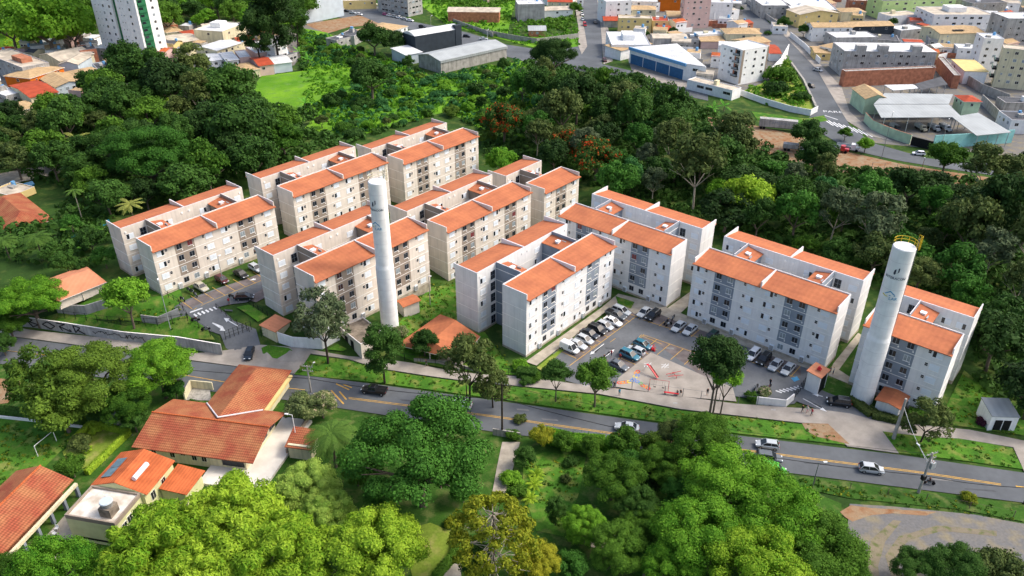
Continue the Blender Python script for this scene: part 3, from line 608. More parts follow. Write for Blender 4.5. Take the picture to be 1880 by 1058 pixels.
FGT=[ # foreground and named trees: cx,cy,r px,kind,leaf,name,label
(770,830,128,'layer','forest',bt,"big dark green broadleaf tree with layered crown between the road and the garden path"),
(300,1010,105,'feather','lime',"bamboo_clump","lime green feathery bamboo clump at the bottom edge below the white flat roof"),
(425,965,100,'feather','lime',"bamboo_clump","lime green feathery bamboo clump just below the white terrace"),
(520,1025,95,'feather','lime',"bamboo_clump","lime green feathery bamboo clump beside the pale mango tree"),
(365,1060,90,'feather','lime',"bamboo_clump","lime green bamboo clump cut by the bottom edge"),
(225,1050,70,'big','bright',bt,"bright green tree at the bottom edge beside the bamboo"),
(565,895,62,'domed','mango',"mango_tree","pale green mango tree in new leaf right of the white terrace"),
(600,945,55,'domed','mango',"mango_tree","pale green mango tree lower down behind the bamboo"),
(690,1010,98,'domed','lime',bt,"yellowish green domed tree at the bottom edge beside the lawn"),
(95,1050,85,'big','bright',bt,"mid green tree in the bottom left corner below the pavilion"),
(20,1055,50,'big','mid',bt,"dark green tree cut by the bottom left corner"),
(1075,965,44,'domed','bright',bt,"upright bright green tree beside the white garden rail"),
(1135,1005,58,'big','mid',bt,"mid green tree low at the bottom behind the upright bright tree"),
(985,1035,50,'domed','yell',bt,"rounded olive yellow tree at the bottom edge beside the araucaria"),
(1125,872,58,'layer','mid',bt,"mid green tree at the right of the garden lawn"),
(1170,925,45,'big','dark',bt,"dark shaded tree behind the garden lawn's right end"),
(1225,850,48,'layer','mid',bt,"mid green tree under the road's edge beside the olive crown"),
(1290,812,66,'layer','mid',bt,"spreading green tree reaching up over the road's lower edge"),
(1240,800,36,'big','olive',bt,"olive green spreading crown overlapping the road"),
(1335,885,88,'layer','bright',bt,"large bright green tree with a rounded crown at the head of the right-hand clump"),
(1430,945,92,'layer','bright',bt,"large bright green tree beside the gravel yard"),
(1500,1005,88,'big','mid',bt,"large green tree in the corner of the gravel yard"),
(1285,975,88,'big','bright',bt,"large bright green tree in the middle of the bottom right clump"),
(1235,1040,62,'big','bright',bt,"bright green tree at the bottom edge left of the big clump"),
(1390,1040,95,'big','lime',bt,"yellow-green tree at the bottom edge in the big clump"),
(1545,1060,55,'big','mid',bt,"green tree at the bottom edge touching the gravel"),
(1680,1042,44,'big','dark',bt,"dark green tree standing in the gravel at the bottom"),
(1755,1040,58,'big','dark',bt,"wider dark green tree at the bottom beside the gravel"),
(1830,1050,45,'med','olive',bt,"scruffy olive bush-like tree in the bottom right corner"),
(70,690,60,'airy','yolive',bt,"olive feathery tree beside the road at the left edge"),
(160,690,85,'layer','yolive',bt,"wide olive tree hiding the road below the graffitied wall"),
(110,745,55,'med','yolive',bt,"low olive tree above the football lawn's end"),
(225,740,50,'big','mid',bt,"shaded green tree above the dark drive"),
(290,675,66,'layer','bright',bt,"bright green tree in front of the retaining wall's right end"),
(45,520,62,'layer','bright',bt,"bright green tree at the left edge above the graffitied wall"),
(15,595,34,'big','mid',bt,"green tree touching the left edge by the graffiti"),
(2,630,26,'big','dark',bt,"dark tree cut by the left edge beside the road"),
(700,640,38,'tall','dark',bt,"dense dark evergreen on the pavement beside the flat-roofed hut"),
(778,628,27,'med','dark',bt,"small dark tree before the low orange pavilion roof"),
(1690,560,20,'med','olive',bt,"small olive tree hidden behind the right water tower"),
(555,748,30,'med','pinky',"flowering_shrub","brownish flowering shrub beside the palm at the road's edge"),
(590,742,28,'med','pinky',"flowering_shrub","pale flowering shrub right of the palm at the road's edge"),
(1805,775,13,'bush','purple',"ornamental_shrub","dark purple shrub against the white hut's left side"),
(995,800,22,'med','yell',"garden_tree","small yellow-green tree beside the garden gate"),
(963,838,22,'med','dark',"garden_tree","small dark tree beside the stone path"),
(1021,935,20,'tall','dark',"conifer","slim dark conifer on the garden lawn"),
(940,880,20,'bush','bright',"garden_shrub","bright leafy shrub beside the stone path"),
(1190,880,32,'bush','deep',"garden_shrub","dark palm-like shrub among the garden trees"),
(1150,810,30,'med','mid',"garden_tree","green tree above the garden lawn at the kerb"),
(985,695,14,'bush','mid',"garden_shrub","green shrub at the corner of the grey block"),
(965,700,13,'bush','dark',"garden_shrub","dark shrub under the grey block's corner"),
(955,672,16,'bush','bright',"garden_shrub","bright green shrub against the grey block's gable"),
(1780,915,14,'bush','yell',"garden_shrub","yellowish bush on the kerb near the right edge"),
(790,600,16,'bush','dark',"garden_shrub","dark shrub above the low orange pavilion"),
(735,610,15,'bush','pinky',"garden_shrub","pale shrub at the foot of the white tower"),
(150,815,22,'bush','olive',"garden_shrub","olive shrub inside the hedged garden"),
(175,790,12,'bush','lime',"garden_shrub","yellow-green shrub at the head of the hedged garden"),
(160,826,10,'bush','lime',"garden_shrub","small round yellow-green shrub in the hedged garden"),
(130,855,24,'med','mid',"garden_tree","leafy green tree between the pavilion and the hedge"),
(1560,735,10,'bush','mid',"garden_shrub","green shrub at the foot of the right water tower"),
(1600,755,12,'bush','olive',"garden_shrub","olive shrub beside the orange-roofed kiosk"),
(1405,722,14,'bush','pinky',"garden_shrub","pale shrub beside the parked motorcycles"),
(1380,728,13,'bush','mid',"garden_shrub","green shrub at the playground's right corner"),
# middle distance
(1018,98,44,'big','deep',bt,"dark green tree standing alone at the road junction"),
(1740,287,31,'med','mid',bt,"umbrella-shaped green tree on the dirt yard below the turquoise wall"),
(1815,300,42,'euc','olive',bt,"loose olive tree before the turquoise wall"),
(1862,310,36,'euc','olive',bt,"loose olive tree at the right edge before the turquoise wall"),
(1590,265,14,'med','bright',bt,"small bright tree on the kerb near the white truck"),
(1553,245,12,'med','mid',bt,"small bushy tree behind the white truck"),
(1485,245,30,'med','dark',bt,"dark tree overlapping the grey trailer's end"),
(1500,285,34,'med','dark',bt,"dark tree beside the red truck cab"),
(1095,290,44,'med','flame',"flame_tree","flame tree covered in orange-red flowers"),
(1040,265,32,'med','flame',"flame_tree","flame tree with few orange flowers above the short beige block"),
(925,222,38,'med','flame',"flame_tree","dark tree with a first orange bloom behind the far beige block"),
(923,296,30,'med','bright',bt,"bright green tree between the two rows of beige blocks"),
(1375,362,48,'med','lime',bt,"lime green tree in the dark wood behind the grey blocks"),
(1325,350,26,'med','bright',bt,"bright green tree left of the lime one in the wood"),
(1285,288,55,'euc','olive',"eucalyptus","tall brownish eucalyptus with pale limbs in the wood"),
(1345,235,38,'euc','olive',"eucalyptus","loose eucalyptus beside the dirt yard"),
(1235,250,36,'euc','olive',"eucalyptus","eucalyptus at the wood's upper edge"),
(1615,395,48,'euc','grey',"eucalyptus","grey-green eucalyptus with bare pale limbs deep in the wood"),
(1610,465,44,'med','olive',bt,"olive domed tree left of the right water tower's top"),
(1690,500,34,'med','olive',bt,"olive domed tree right of the right water tower's top"),
(680,140,38,'med','dark',bt,"dark brownish tree in the scrubland below the dark warehouse"),
(685,68,30,'med','dark',bt,"dark bushy tree left of the dark warehouse"),
(720,75,22,'med','deep',bt,"dark bushy tree touching the dark warehouse"),
(1430,140,26,'bush','mid',bt,"tall bush on the grassy triangle beside the white apartment building"),
(1425,165,24,'bush','dark',bt,"dark bush on the grassy triangle"),
(1470,180,16,'bush','dark',bt,"dark bush by the wall of the grassy triangle"),
(350,110,34,'euc','olive',bt,"loose-crowned tree rising before the hillside houses"),
(420,160,50,'med','dark',bt,"tall dark green tree in the left wood below the houses"),
(440,230,60,'med','dark',bt,"tall dark tree at the left wood's right side"),
(310,150,50,'med','deep',bt,"deep green tree in the left wood below the tower"),
(270,285,78,'layer','forest',bt,"very large green tree behind the left beige block"),
(220,265,60,'layer','dark',bt,"large green tree beside the yellow palm"),
(520,255,34,'med','mid',bt,"rounded green tree above the second beige block"),
(320,200,24,'med','lime',bt,"lime green tree in the middle of the left wood"),
(500,30,42,'tall','deep',bt,"tall dark tree left of the pale warehouse at the top"),
(470,55,34,'tall','deep',bt,"tall dark tree behind the hillside houses"),
(540,30,28,'tall','dark',bt,"tall dark tree touching the pale warehouse"),
(80,40,60,'med','bright',bt,"bright green tree left of the white and green tower"),
(130,45,48,'med','bright',bt,"bright green tree next to the white and green tower"),
(15,45,42,'med','mid',bt,"green tree in the top left corner"),
(1057,15,12,'med','mid',bt,"dark street tree at the top of the straight road"),
(1440,42,13,'med','dark',bt,"street tree beside the yellow-green house"),
(1477,55,12,'med','dark',bt,"street tree before the white house with tan roof"),
(1357,17,7,'bush','dark',bt,"clipped round street tree at the bend"),
(1410,62,7,'bush','dark',bt,"clipped round street tree beside the tan roofs"),
]
for cx,cy,r_,k,l,n,lab in FGT: tree_px(cx,cy,r_,k,l,n,lab,"bush" if 'shrub' in n else ("bamboo" if 'bamboo' in n else "tree"))
for cx,cy,r_,k,l,b,lab in [(232,543,42,'med','bright',(247,604),"bright green tree with a thin dark trunk on the grass behind the graffitied wall"),
 (595,580,56,'airy','grey',(603,668),"airy grey-green tree on the verge before the beige block"),
 (882,655,54,'airy','olive',(862,752),"airy olive tree on the verge left of the grey block"),
 (842,640,28,'airy','olive',(858,750),"slender airy tree before the low orange pavilion"),
 (925,705,38,'airy','olive',(905,748),"low airy olive tree leaning over the road's edge"),
 (1018,684,27,'med','dark',(1020,738),"small round-headed dark tree on the verge, left one of the pair by the car park"),
 (1095,690,37,'med','mid',(1092,748),"round-headed green tree on the verge, right one of the pair by the car park"),
 (1300,655,46,'med','deep',(1302,765),"dense dark tree with several trunks beside the playground"),
 (1340,650,38,'med','deep',(1308,765),"second dark crown leaning right beside the playground"),
 (1385,700,30,'med','bright',(1322,762),"bright low tree beside the motorcycles"),
 (1708,772,44,'airy','olive',(1690,812),"dusky olive tree on the verge right of the kiosk")]:
    tree_px(cx,cy,r_,k,l,bt,lab,"tree",None,1.0,b)
# palms
def frond_mesh(seed,n,ln,droop,lm,bk,h,tr=.18,up=.5):
    rnd=random.Random(seed); b=MB(); b.tube((0,0,-.2),(0,0,h),tr,MT[bk],tr*.7,8); tm=b.mesh("trunk"); V=[];Fc=[]
    for k in range(n):
        a=2.4*k+rnd.uniform(-.2,.2); e=up*(1-k/n)+rnd.uniform(-.1,.1); P=[]; p=Vector((0,0,h)); d=Vector((math.cos(a)*math.cos(e),math.sin(a)*math.cos(e),math.sin(e)))
        for j in range(9): P.append(p.copy()); p+=d*ln/8; d.z-=droop; d.normalize()
        sd=Vector((-math.sin(a),math.cos(a),0))
        for j in range(8):
            q0,q1=P[j],P[j+1]; w_=ln*.17*math.sin(math.pi*(j+.8)/9.5)
            for s in (-1,1):
                for u in (0,.5):
                    m0=q0.lerp(q1,u); m1=q0.lerp(q1,u+.34); i=len(V); off=sd*s*w_+Vector((0,0,-w_*.35))+(q1-q0)*.8
                    V+=[m0,m1,m1+off*.95,m0+off]; Fc.append((i,i+1,i+2,i+3))
    me=bpy.data.meshes.new("crown"); me.from_pydata([tuple(v) for v in V],[],Fc); me.materials.append(lm); me.update(); return tm,me
PALM=dict(g=frond_mesh(1,38,4.6,.15,LEAF['palm'],'bark',7.5,.24),y=frond_mesh(2,15,4.6,.11,LEAF['ypalm'],'bark',7,.2),t=frond_mesh(3,14,2.6,.16,LEAF['palm'],'bark_l',9,.12),b=frond_mesh(4,7,2.8,.10,LEAF['banana'],'bark',1.6,.16,1.3),s=frond_mesh(5,18,1.3,.12,LEAF['lime'],'bark',.2,.1,1.2))
def palm(cx,cy,k,name,label,h,s=1.0,cat="palm",group=None):
    z=h
    for _ in range(5):
        P=at(cx,cy,z); z=zt(P.x,P.y)+h*s
    o=empty(name,(P.x,P.y,zt(P.x,P.y)),R.random()*6,label,cat,group,s); link_mesh("trunk",PALM[k][0],o); link_mesh("crown",PALM[k][1],o)
palm(608,795,'g',"palm_tree","full green palm right of the big tiled house by the road",7.5,1.0)
palm(137,255,'y',"palm_tree","yellowish coconut palm rising from the dark left wood",7,1.15)
palm(238,375,'y',"palm_tree","yellowish palm behind the left beige block",7,.8)
palm(240,338,'g',"palm_tree","dark palm among the trees above the left beige block",7.5,.9)
palm(135,350,'t',"palm_tree","thin-trunked palm above the old red roof",9,1.0)
palm(65,435,'g',"palm_tree","dark palm below the old red roof",7.5,.8)
palm(5,440,'g',"palm_tree","dark palm at the left edge",7.5,.7)
palm(1000,60,'t',"palm_tree","slim palm on the grassy slope left of the straight road",9,1.0)
palm(1015,55,'t',"palm_tree","second slim palm on the grassy slope left of the straight road",9,1.05)
for i,(x,y) in enumerate(((455,255),(490,250),(440,262),(560,190),(548,95),(565,110),(478,262),(1310,200),(1330,195))):
    palm(x,y,'b',"banana_plant","banana plant with torn bright leaves at the edge of the wood",1.6,1.2,"banana plant","banana plants")
for x,y,lab in ((984,872,"upper"),(981,890,"middle"),(973,915,"lowest")):
    palm(x,y,'s',"agave_plant","%s of the three spiky yellow-green agaves on the garden lawn"%lab,.2,1.2,"agave","agaves on the garden lawn")
# araucaria-like tree: whorled upturned tips
def araucaria():
    P=at(905,960,14.0); P.z=0; o=empty("araucaria",(P.x,P.y,0),.3,"yellow-green araucaria with bare pale lower branches at the bottom centre","tree")
    rnd=random.Random(5); b=MB(); b.tube((0,0,-.3),(0,0,16),.38,MT['bark'],.12,10); V=[];Fc=[]; iv,ifc=ico()
    for k in range(70):
        h=5+11*((k+.5)/70)**.8; ln=(5.6 if h<12 else 5.6-(h-12)*.75)*rnd.uniform(.75,1.05); a=2.4*k
        d=Vector((math.cos(a),math.sin(a),0)); e=Vector((0,0,h))+d*ln+Vector((0,0,.3*ln*.6 if h>9 else -.2))
        mid=Vector((0,0,h-.4))+d*ln*.55; b.tube((0,0,h),mid,.09,MT['bark_l'],.06,5); b.tube(mid,e,.06,MT['bark_l'],.03,5)
        if h<7.5 and k%3: continue
        r0=rnd.uniform(.75,1.2)
        i=len(V); V+=[e+v*r0*.6 for v in iv]; Fc+=[tuple(q+i for q in f) for f in ifc]
        for _ in range(130):
            dd=rdir(rnd,-.6); leafquad(V,Fc,e+Vector((dd.x,dd.y,dd.z*.7))*r0*rnd.uniform(.7,1.1),(dd+rdir(rnd)*.7).normalized(),.17,rnd,1.5)
    b.build("trunk",o); me=bpy.data.meshes.new("crown"); me.from_pydata([tuple(v) for v in V],[],Fc); me.materials.append(LEAF['yell']); link_mesh("crown",me,o)
araucaria()
# ---- woods: individual trees sampled inside photo-measured canopy outlines
def inpoly(x,y,pg):
    r=False; j=len(pg)-1
    for i in range(len(pg)):
        if (pg[i][1]>y)!=(pg[j][1]>y) and x<(pg[j][0]-pg[i][0])*(y-pg[i][1])/(pg[j][1]-pg[i][1])+pg[i][0]: r=not r
        j=i
    return r
def on_block(x,y,mg=2.5):
    for o,u,v,l,w_ in FOOT:
        d=Vector((x,y,0))-Vector((o.x,o.y,0)); a=d.dot(u); b=d.dot(v)
        if -mg<a<l+mg and -mg<b<w_+mg: return True
    return False
PLACED=[]
def wood(poly,zc,sp,mix,label,cat,group,rr=(4,6.5),holes=(),seed=1,name=bt,cap=999,hs=(.85,1.2)):
    rnd=random.Random(seed); W=[at(x,y,zc) for x,y in poly]; pg=[(p.x,p.y) for p in W]; H=[[(at(x,y,0).x,at(x,y,0).y) for x,y in h] for h in holes]
    x0=min(p[0] for p in pg);x1=max(p[0] for p in pg);y0=min(p[1] for p in pg);y1=max(p[1] for p in pg); n=0
    tries=int((x1-x0)*(y1-y0)/(sp*sp)*9)
    for _ in range(tries):
        if n>=cap: break
        x=rnd.uniform(x0,x1); y=rnd.uniform(y0,y1)
        if not inpoly(x,y,pg) or on_block(x,y) or any(inpoly(x,y,h) for h in H): continue
        if any((x-a)**2+(y-b)**2<(sp*.5*(1+q))**2 for a,b,q in PLACED): continue
        k,l,wt=mix[min(len(mix)-1,int(rnd.random()**1.0*len(mix)))]
        q=rnd.uniform(*rr)*wt; PLACED.append((x,y,1.0 if wt>.8 else .7))
        tree_at((x,y,zt(x,y)),q,k,l,name,label,cat,group,rnd.uniform(*hs),rnd=rnd); n+=1
    return n
for o in [x for x in col.objects if x.get("category")=="tree" and x.location.y>150]: PLACED.append((o.location.x,o.location.y,.6*o.scale.x/5))
n1=wood([(-30,205),(60,190),(130,185),(200,152),(240,128),(330,120),(420,150),(462,185),(500,215),(560,240),(520,290),(445,310),(430,320),(330,370),(195,395),(190,405),(170,400),(150,365),(150,335),(120,300),(70,300),(-30,295)],6,9.0,
 [('wood','dark',1),('wood','deep',1),('wood','dark',1),('wood','mid',1),('wood','dark',1.1),('euc','olive',.8),('wood','dark',.9),('tall','dark',.6),('wood','olive',.8)],"dark green tree crowded with others in the wood behind the left beige blocks","tree","trees of the left-hand wood",(4.5,7.8),seed=3,hs=(.75,1.4))
n2=wood([(-30,-20),(165,-20),(175,60),(150,80),(95,85),(55,75),(95,50),(60,35),(30,40),(-30,70)],6,11,[('wood','bright',1),('wood','mid',1),('wood','bright',1.1),('wood','lime',.9)],"bright green tree on the slope left of the white and green tower","tree","trees of the top left slope",(6,8.5),seed=4)
n3=wood([(280,-20),(545,-20),(560,40),(520,60),(470,70),(440,38),(380,38),(330,45),(300,45)],6,12,[('wood','bright',1),('wood','bright',1),('wood','mid',1),('wood','dark',1),('wood','lime',1)],"green tree on the slope between the tower and the pale warehouse","tree","trees of the top middle slope",(6,9),seed=5)
n4=wood([(985,215),(940,140),(1170,145),(1195,190),(1250,215),(1300,240),(1400,285),(1440,300),(1560,325),(1700,345),(1800,340),(1900,330),(1900,760),(1850,690),(1800,600),(1790,560),(1700,520),(1600,480),(1450,430),(1330,400),(1300,385),(1180,350),(1095,330),(1010,290),(985,262)],6,8.6,
 [('wood','dark',1),('wood','deep',1),('wood','dark',1),('wood','olive',1),('wood','dark',.9),('euc','grey',.8),('wood','mid',.7),('wood','deep',1.1),('euc','olive',.8),('wood','blue',.6),('wood','forest',.9)],"dark tree crowded with others in the wood behind the grey blocks","tree","trees of the right-hand wood",(4.2,7.4),hs=(.75,1.45),seed=6,holes=[[(1140,185),(1210,185),(1215,212),(1150,215)]])
# scrub of bushes
mixb=[('bush','mid',1),('bush','blue',1),('bush','dark',1.2),('bush','bright',1),('bush','mid',.8),('bush','blue',.8),('bush','bright',.8),('med','dark',.8),('bush','yolive',1),('med','olive',.7),('bush','dark',1)]
n5=wood([(545,55),(640,90),(700,110),(790,140),(900,125),(990,140),(960,200),(985,260),(880,270),(890,240),(825,205),(640,250),(560,225),(600,195),(650,160),(640,125),(560,95)],1,6.5,mixb,"low green bush in the scrubland behind the far beige blocks","bush","bushes of the scrubland",(1.6,3.6),seed=7,name="scrub_bush",hs=(.6,1.4),cap=230)
print("woods",n1,n2,n3,n4,n5)
SCR=[(at(x,y,0).x,at(x,y,0).y) for x,y in [(545,50),(700,105),(800,140),(960,110),(990,200),(890,240),(820,205),(640,255),(560,235),(590,200)]]
MEAD=[(at(x,y,0).x,at(x,y,0).y) for x,y in [(460,165),(480,140),(560,130),(640,120),(650,150),(600,185),(540,205),(490,190)]]
# uncountable undergrowth: leaf tufts over all wild ground, one object
def undergrowth(name,regions,label,lk,seed,dens,size,hh,cat=None):
    rnd=random.Random(seed); V=[];Fc=[]; iv,ifc=ico()
    for poly,z in regions:
        pg=[(at(x,y,z).x,at(x,y,z).y) for x,y in poly]; x0=min(p[0] for p in pg);x1=max(p[0] for p in pg);y0=min(p[1] for p in pg);y1=max(p[1] for p in pg)
        for _ in range(int((x1-x0)*(y1-y0)*dens)):
            x=rnd.uniform(x0,x1); y=rnd.uniform(y0,y1)
            if not inpoly(x,y,pg) or on_block(x,y,.8) or (lk!='bright' and inpoly(x,y,MEAD)) or (lk=='dark' and inpoly(x,y,SCR)): continue
            s=rnd.uniform(*size); p=Vector((x,y,zt(x,y)+s*.2)); h=rnd.uniform(*hh)
            for k in range(10):
                d=rdir(rnd,0); leafquad(V,Fc,p+Vector((d.x*s,d.y*s,d.z*s*h)),(d+rdir(rnd)*.5).normalized(),s*.5,rnd)
    me=bpy.data.meshes.new(name); me.from_pydata([tuple(v) for v in V],[],Fc); me.materials.append(LEAF[lk]); me.update()
    return tag(link_mesh(name,me),label,"undergrowth",None,'stuff')
UG=[([(545,50),(700,105),(800,140),(960,110),(1180,140),(1300,200),(1460,300),(1880,340),(1880,780),(1790,700),(1760,600),(1600,520),(1300,430),(1080,340),(1000,300),(890,290),(880,240),(820,205),(440,330),(200,420),(190,520),(60,520),(0,500),(0,400),(110,420),(110,350),(0,300),(0,200),(240,130),(420,150),(560,180)],0)]
undergrowth("undergrowth",UG,"dense dark green undergrowth covering the ground of the woods and scrubland",'dark',11,.22,(.8,1.8),(.5,1.1))
undergrowth("scrub_grass",[([(545,50),(700,105),(800,140),(960,110),(990,200),(890,240),(820,205),(640,255),(590,230),(560,170)],0)],"bright mixed weeds between the scrubland bushes",'bright',12,.17,(.5,1.5),(.4,.9))
undergrowth("scrub_weeds",[([(545,50),(700,105),(800,140),(960,110),(1000,200),(890,240),(820,205),(640,255),(590,230),(560,170)],0)],"blue-green weeds between the scrubland bushes",'blue',13,.07,(.8,1.9),(.5,1.0))
UF=[([(0,640),(330,712),(560,745),(930,800),(1420,866),(1880,930),(1880,960),(1550,925),(1560,1060),(0,1060)],0)]
# garden and verge surfaces of the foreground
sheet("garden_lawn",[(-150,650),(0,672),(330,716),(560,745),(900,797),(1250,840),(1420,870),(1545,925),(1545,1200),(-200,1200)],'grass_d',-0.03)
sheet("football_lawn",[(-120,762),(0,764),(165,783),(110,830),(60,880),(-60,960)],'grass',0.02)
sheet("hedged_lawn",[(165,783),(238,795),(200,840),(130,870),(115,830)],'grass_y',0.05)
sheet("garden_lawn",[(960,845),(1000,830),(1075,840),(1065,900),(1035,985),(985,975),(960,900)],'grass',0.03)
sheet("garden_lawn",[(735,975),(790,960),(850,985),(805,1058),(760,1070)],'grass_y',0.03)
sheet("garden_path",[(922,812),(955,812),(942,860),(925,915),(902,915),(912,860)],'pave',0.06)
sheet("garden_path",[(840,1010),(852,1014),(845,1070),(800,1075)],'pave',0.06)
sheet("shaded_drive",[(195,725),(240,725),(215,770),(245,800),(200,790),(185,765)],'asph',0.04)
sheet("dirt_patch",[(-40,690),(40,700),(15,740),(-60,750)],'dirt',0.02)
sheet("garden_path",[(1082,990),(1125,995),(1122,1010),(1085,1005)],'pave',0.06)

sheet("scrub_ground",[(545,50),(600,60),(700,110),(800,142),(960,112),(1000,140),(990,200),(890,240),(820,205),(640,255),(560,235),(590,200),(520,215),(560,170)],'meadow',0.02)

for cx,cy,r_,k,l,lab in [(1035,812,20,'med','mid',"green garden tree behind the roadside hedge, left of two"),(1085,818,22,'med','mid',"green garden tree behind the roadside hedge, right of two"),(955,770,13,'bush','olive',"olive shrub at the kerb beside the garden gate"),(940,800,15,'bush','mid',"green shrub beside the garden gate posts"),(1050,850,15,'bush','dark',"dark shrub on the upper garden lawn"),(1038,880,11,'bush','olive',"thin olive shrub in the middle of the garden lawn"),(950,905,18,'bush','mid',"green shrub at the foot of the stone path"),(1160,850,28,'med','forest',"forest green tree right of the garden lawn"),(1200,815,26,'med','yolive',"yellow-olive tree at the kerb right of the silver car"),(1255,905,40,'layer','forest',"shaded green tree in the gap of the right-hand clump"),(1190,960,42,'layer','mid',"green tree below the dark gap of the garden"),(1185,1030,40,'layer','forest',"forest green tree at the bottom edge right of the upright tree"),(1050,1040,30,'med','forest',"forest green tree at the bottom edge beside the olive yellow tree"),(880,1030,34,'tall','dark',"dark conifer beneath the araucaria"),(850,900,26,'med','forest',"forest green tree touching the stone path"),(700,905,30,'med','forest',"forest green tree in the shade under the big layered tree"),(830,960,14,'bush','yell',"yellowish shrub in a round bed on the shady lawn"),(655,870,26,'med','mid',"green tree between the palm and the big layered tree"),(640,840,18,'bush','mid',"green shrub under the palm"),(530,760,12,'bush','mid',"green shrub at the wing's road end"),(455,745,9,'bush','dark',"dark shrub in the paved yard"),(350,745,14,'bush','dark',"dark shrub left of the paved yard"),(320,715,20,'med','forest',"forest green tree at the road's kerb left of the paved yard"),(245,770,26,'med','dark',"dark tree over the shaded drive"),(185,745,30,'med','dark',"dark tree left of the shaded drive")]:
    tree_px(cx,cy,r_,k,l,"garden_tree" if k!='bush' else "garden_shrub",lab,"bush" if k=='bush' else "tree")
LAWNS=[([(560,660),(640,665),(760,692),(960,714),(1250,757),(1512,782),(1555,816),(1250,778),(927,733),(692,702),(545,686)],0),([(1625,795),(1760,807),(1858,825),(1875,860),(1650,832)],0),([(1440,875),(1560,892),(1860,935),(1860,955),(1560,915),(1450,890)],0),([(700,640),(735,590),(790,528),(838,520),(842,600),(890,610),(960,690),(880,684)],0),([(60,590),(230,603),(320,590),(390,620),(335,620),(200,604)],0),([(0,775),(165,790),(110,830),(0,900)],0),([(960,850),(1070,845),(1060,900),(1030,985),(970,900)],0),([(1730,760),(1770,690),(1830,730),(1880,770),(1870,800),(1780,785)],0)]
undergrowth("grass_tufts",LAWNS,"short weeds and grass tufts scattered over the verges and lawns",'mid',31,.9,(.12,.4),(.4,.8))
undergrowth("dry_weeds",LAWNS,"drier yellowish weeds scattered over the verges and lawns",'yell',32,.35,(.1,.35),(.4,.8))

undergrowth("meadow_tufts",[([(462,165),(482,142),(560,132),(640,122),(650,150),(600,185),(540,203),(490,188)],0),([(20,40),(60,32),(95,50),(108,75),(60,90),(0,93)],0)],"tall grass tufts on the open bright meadow",'lime',41,.25,(.3,1.0),(.3,.7))

for cx,cy,r_,lk,lab in ((165,440,26,'dark',"dark tree at the left block's end, beside the pool"),(190,470,22,'forest',"forest green tree above the pale pavilion's right corner"),(120,480,24,'dark',"dark tree right behind the pale pavilion's roof"),(150,490,16,'dark',"small dark tree behind the pale pavilion"),(95,462,22,'dark',"dark tree between the old red roof and the pale pavilion"),(205,425,18,'dark',"dark tree against the left block's gable"),(130,410,20,'forest',"forest green tree right of the old red roof")): tree_px(cx,cy,r_,'wood',lk,bt,lab)
# ================================================================ HOUSES AND THE TOWN BEHIND
W3=Vector
def frame(A,B,C,z):
    """three roof-corner pixels at height z -> local frame: origin A, x along A->B, depth toward C"""
    a=at(*A,z); b=at(*B,z); c_=at(*C,z); u=(b-a); u.z=0; L=u.length; u.normalize(); v=W3((-u.y,u.x,0)); d=(c_-b).dot(v)
    return a,b,u,v,L,d
SW={}
def simple_window(w_,h_,g):
    k=(w_,h_,g)
    if k not in SW:
        b=MB(); b.box(-w_/2,-.04,-h_/2,w_/2,.03,h_/2,MT['shutter'] if g!='glass' else MT['band']); e=.06
        b.box(-w_/2+e,-.06,-h_/2+e,-.03,.0,h_/2-e,MT[g]); b.box(.03,-.06,-h_/2+e,w_/2-e,.0,h_/2-e,MT[g]); SW[k]=b.mesh("window")
    return SW[k]
def put_windows(root,L,rows,cols,z0,fh,y,rz,x0,ux,w_=1.3,h_=1.15,g='glass',skip=0.0,rnd=R,name="window"):
    for r_ in range(rows):
        for k in range(cols):
            if rnd.random()<skip: continue
            t=(k+.5)/cols*L; me=simple_window(w_ if (k%3 or cols<3) else w_*.55,h_ if (k%3 or cols<3) else h_*.7,g if rnd.random()<.75 else 'glass2')
            link_mesh(name,me,root,(x0[0]+ux[0]*t,x0[1]+ux[1]*t,z0+r_*fh+1.55),rz)
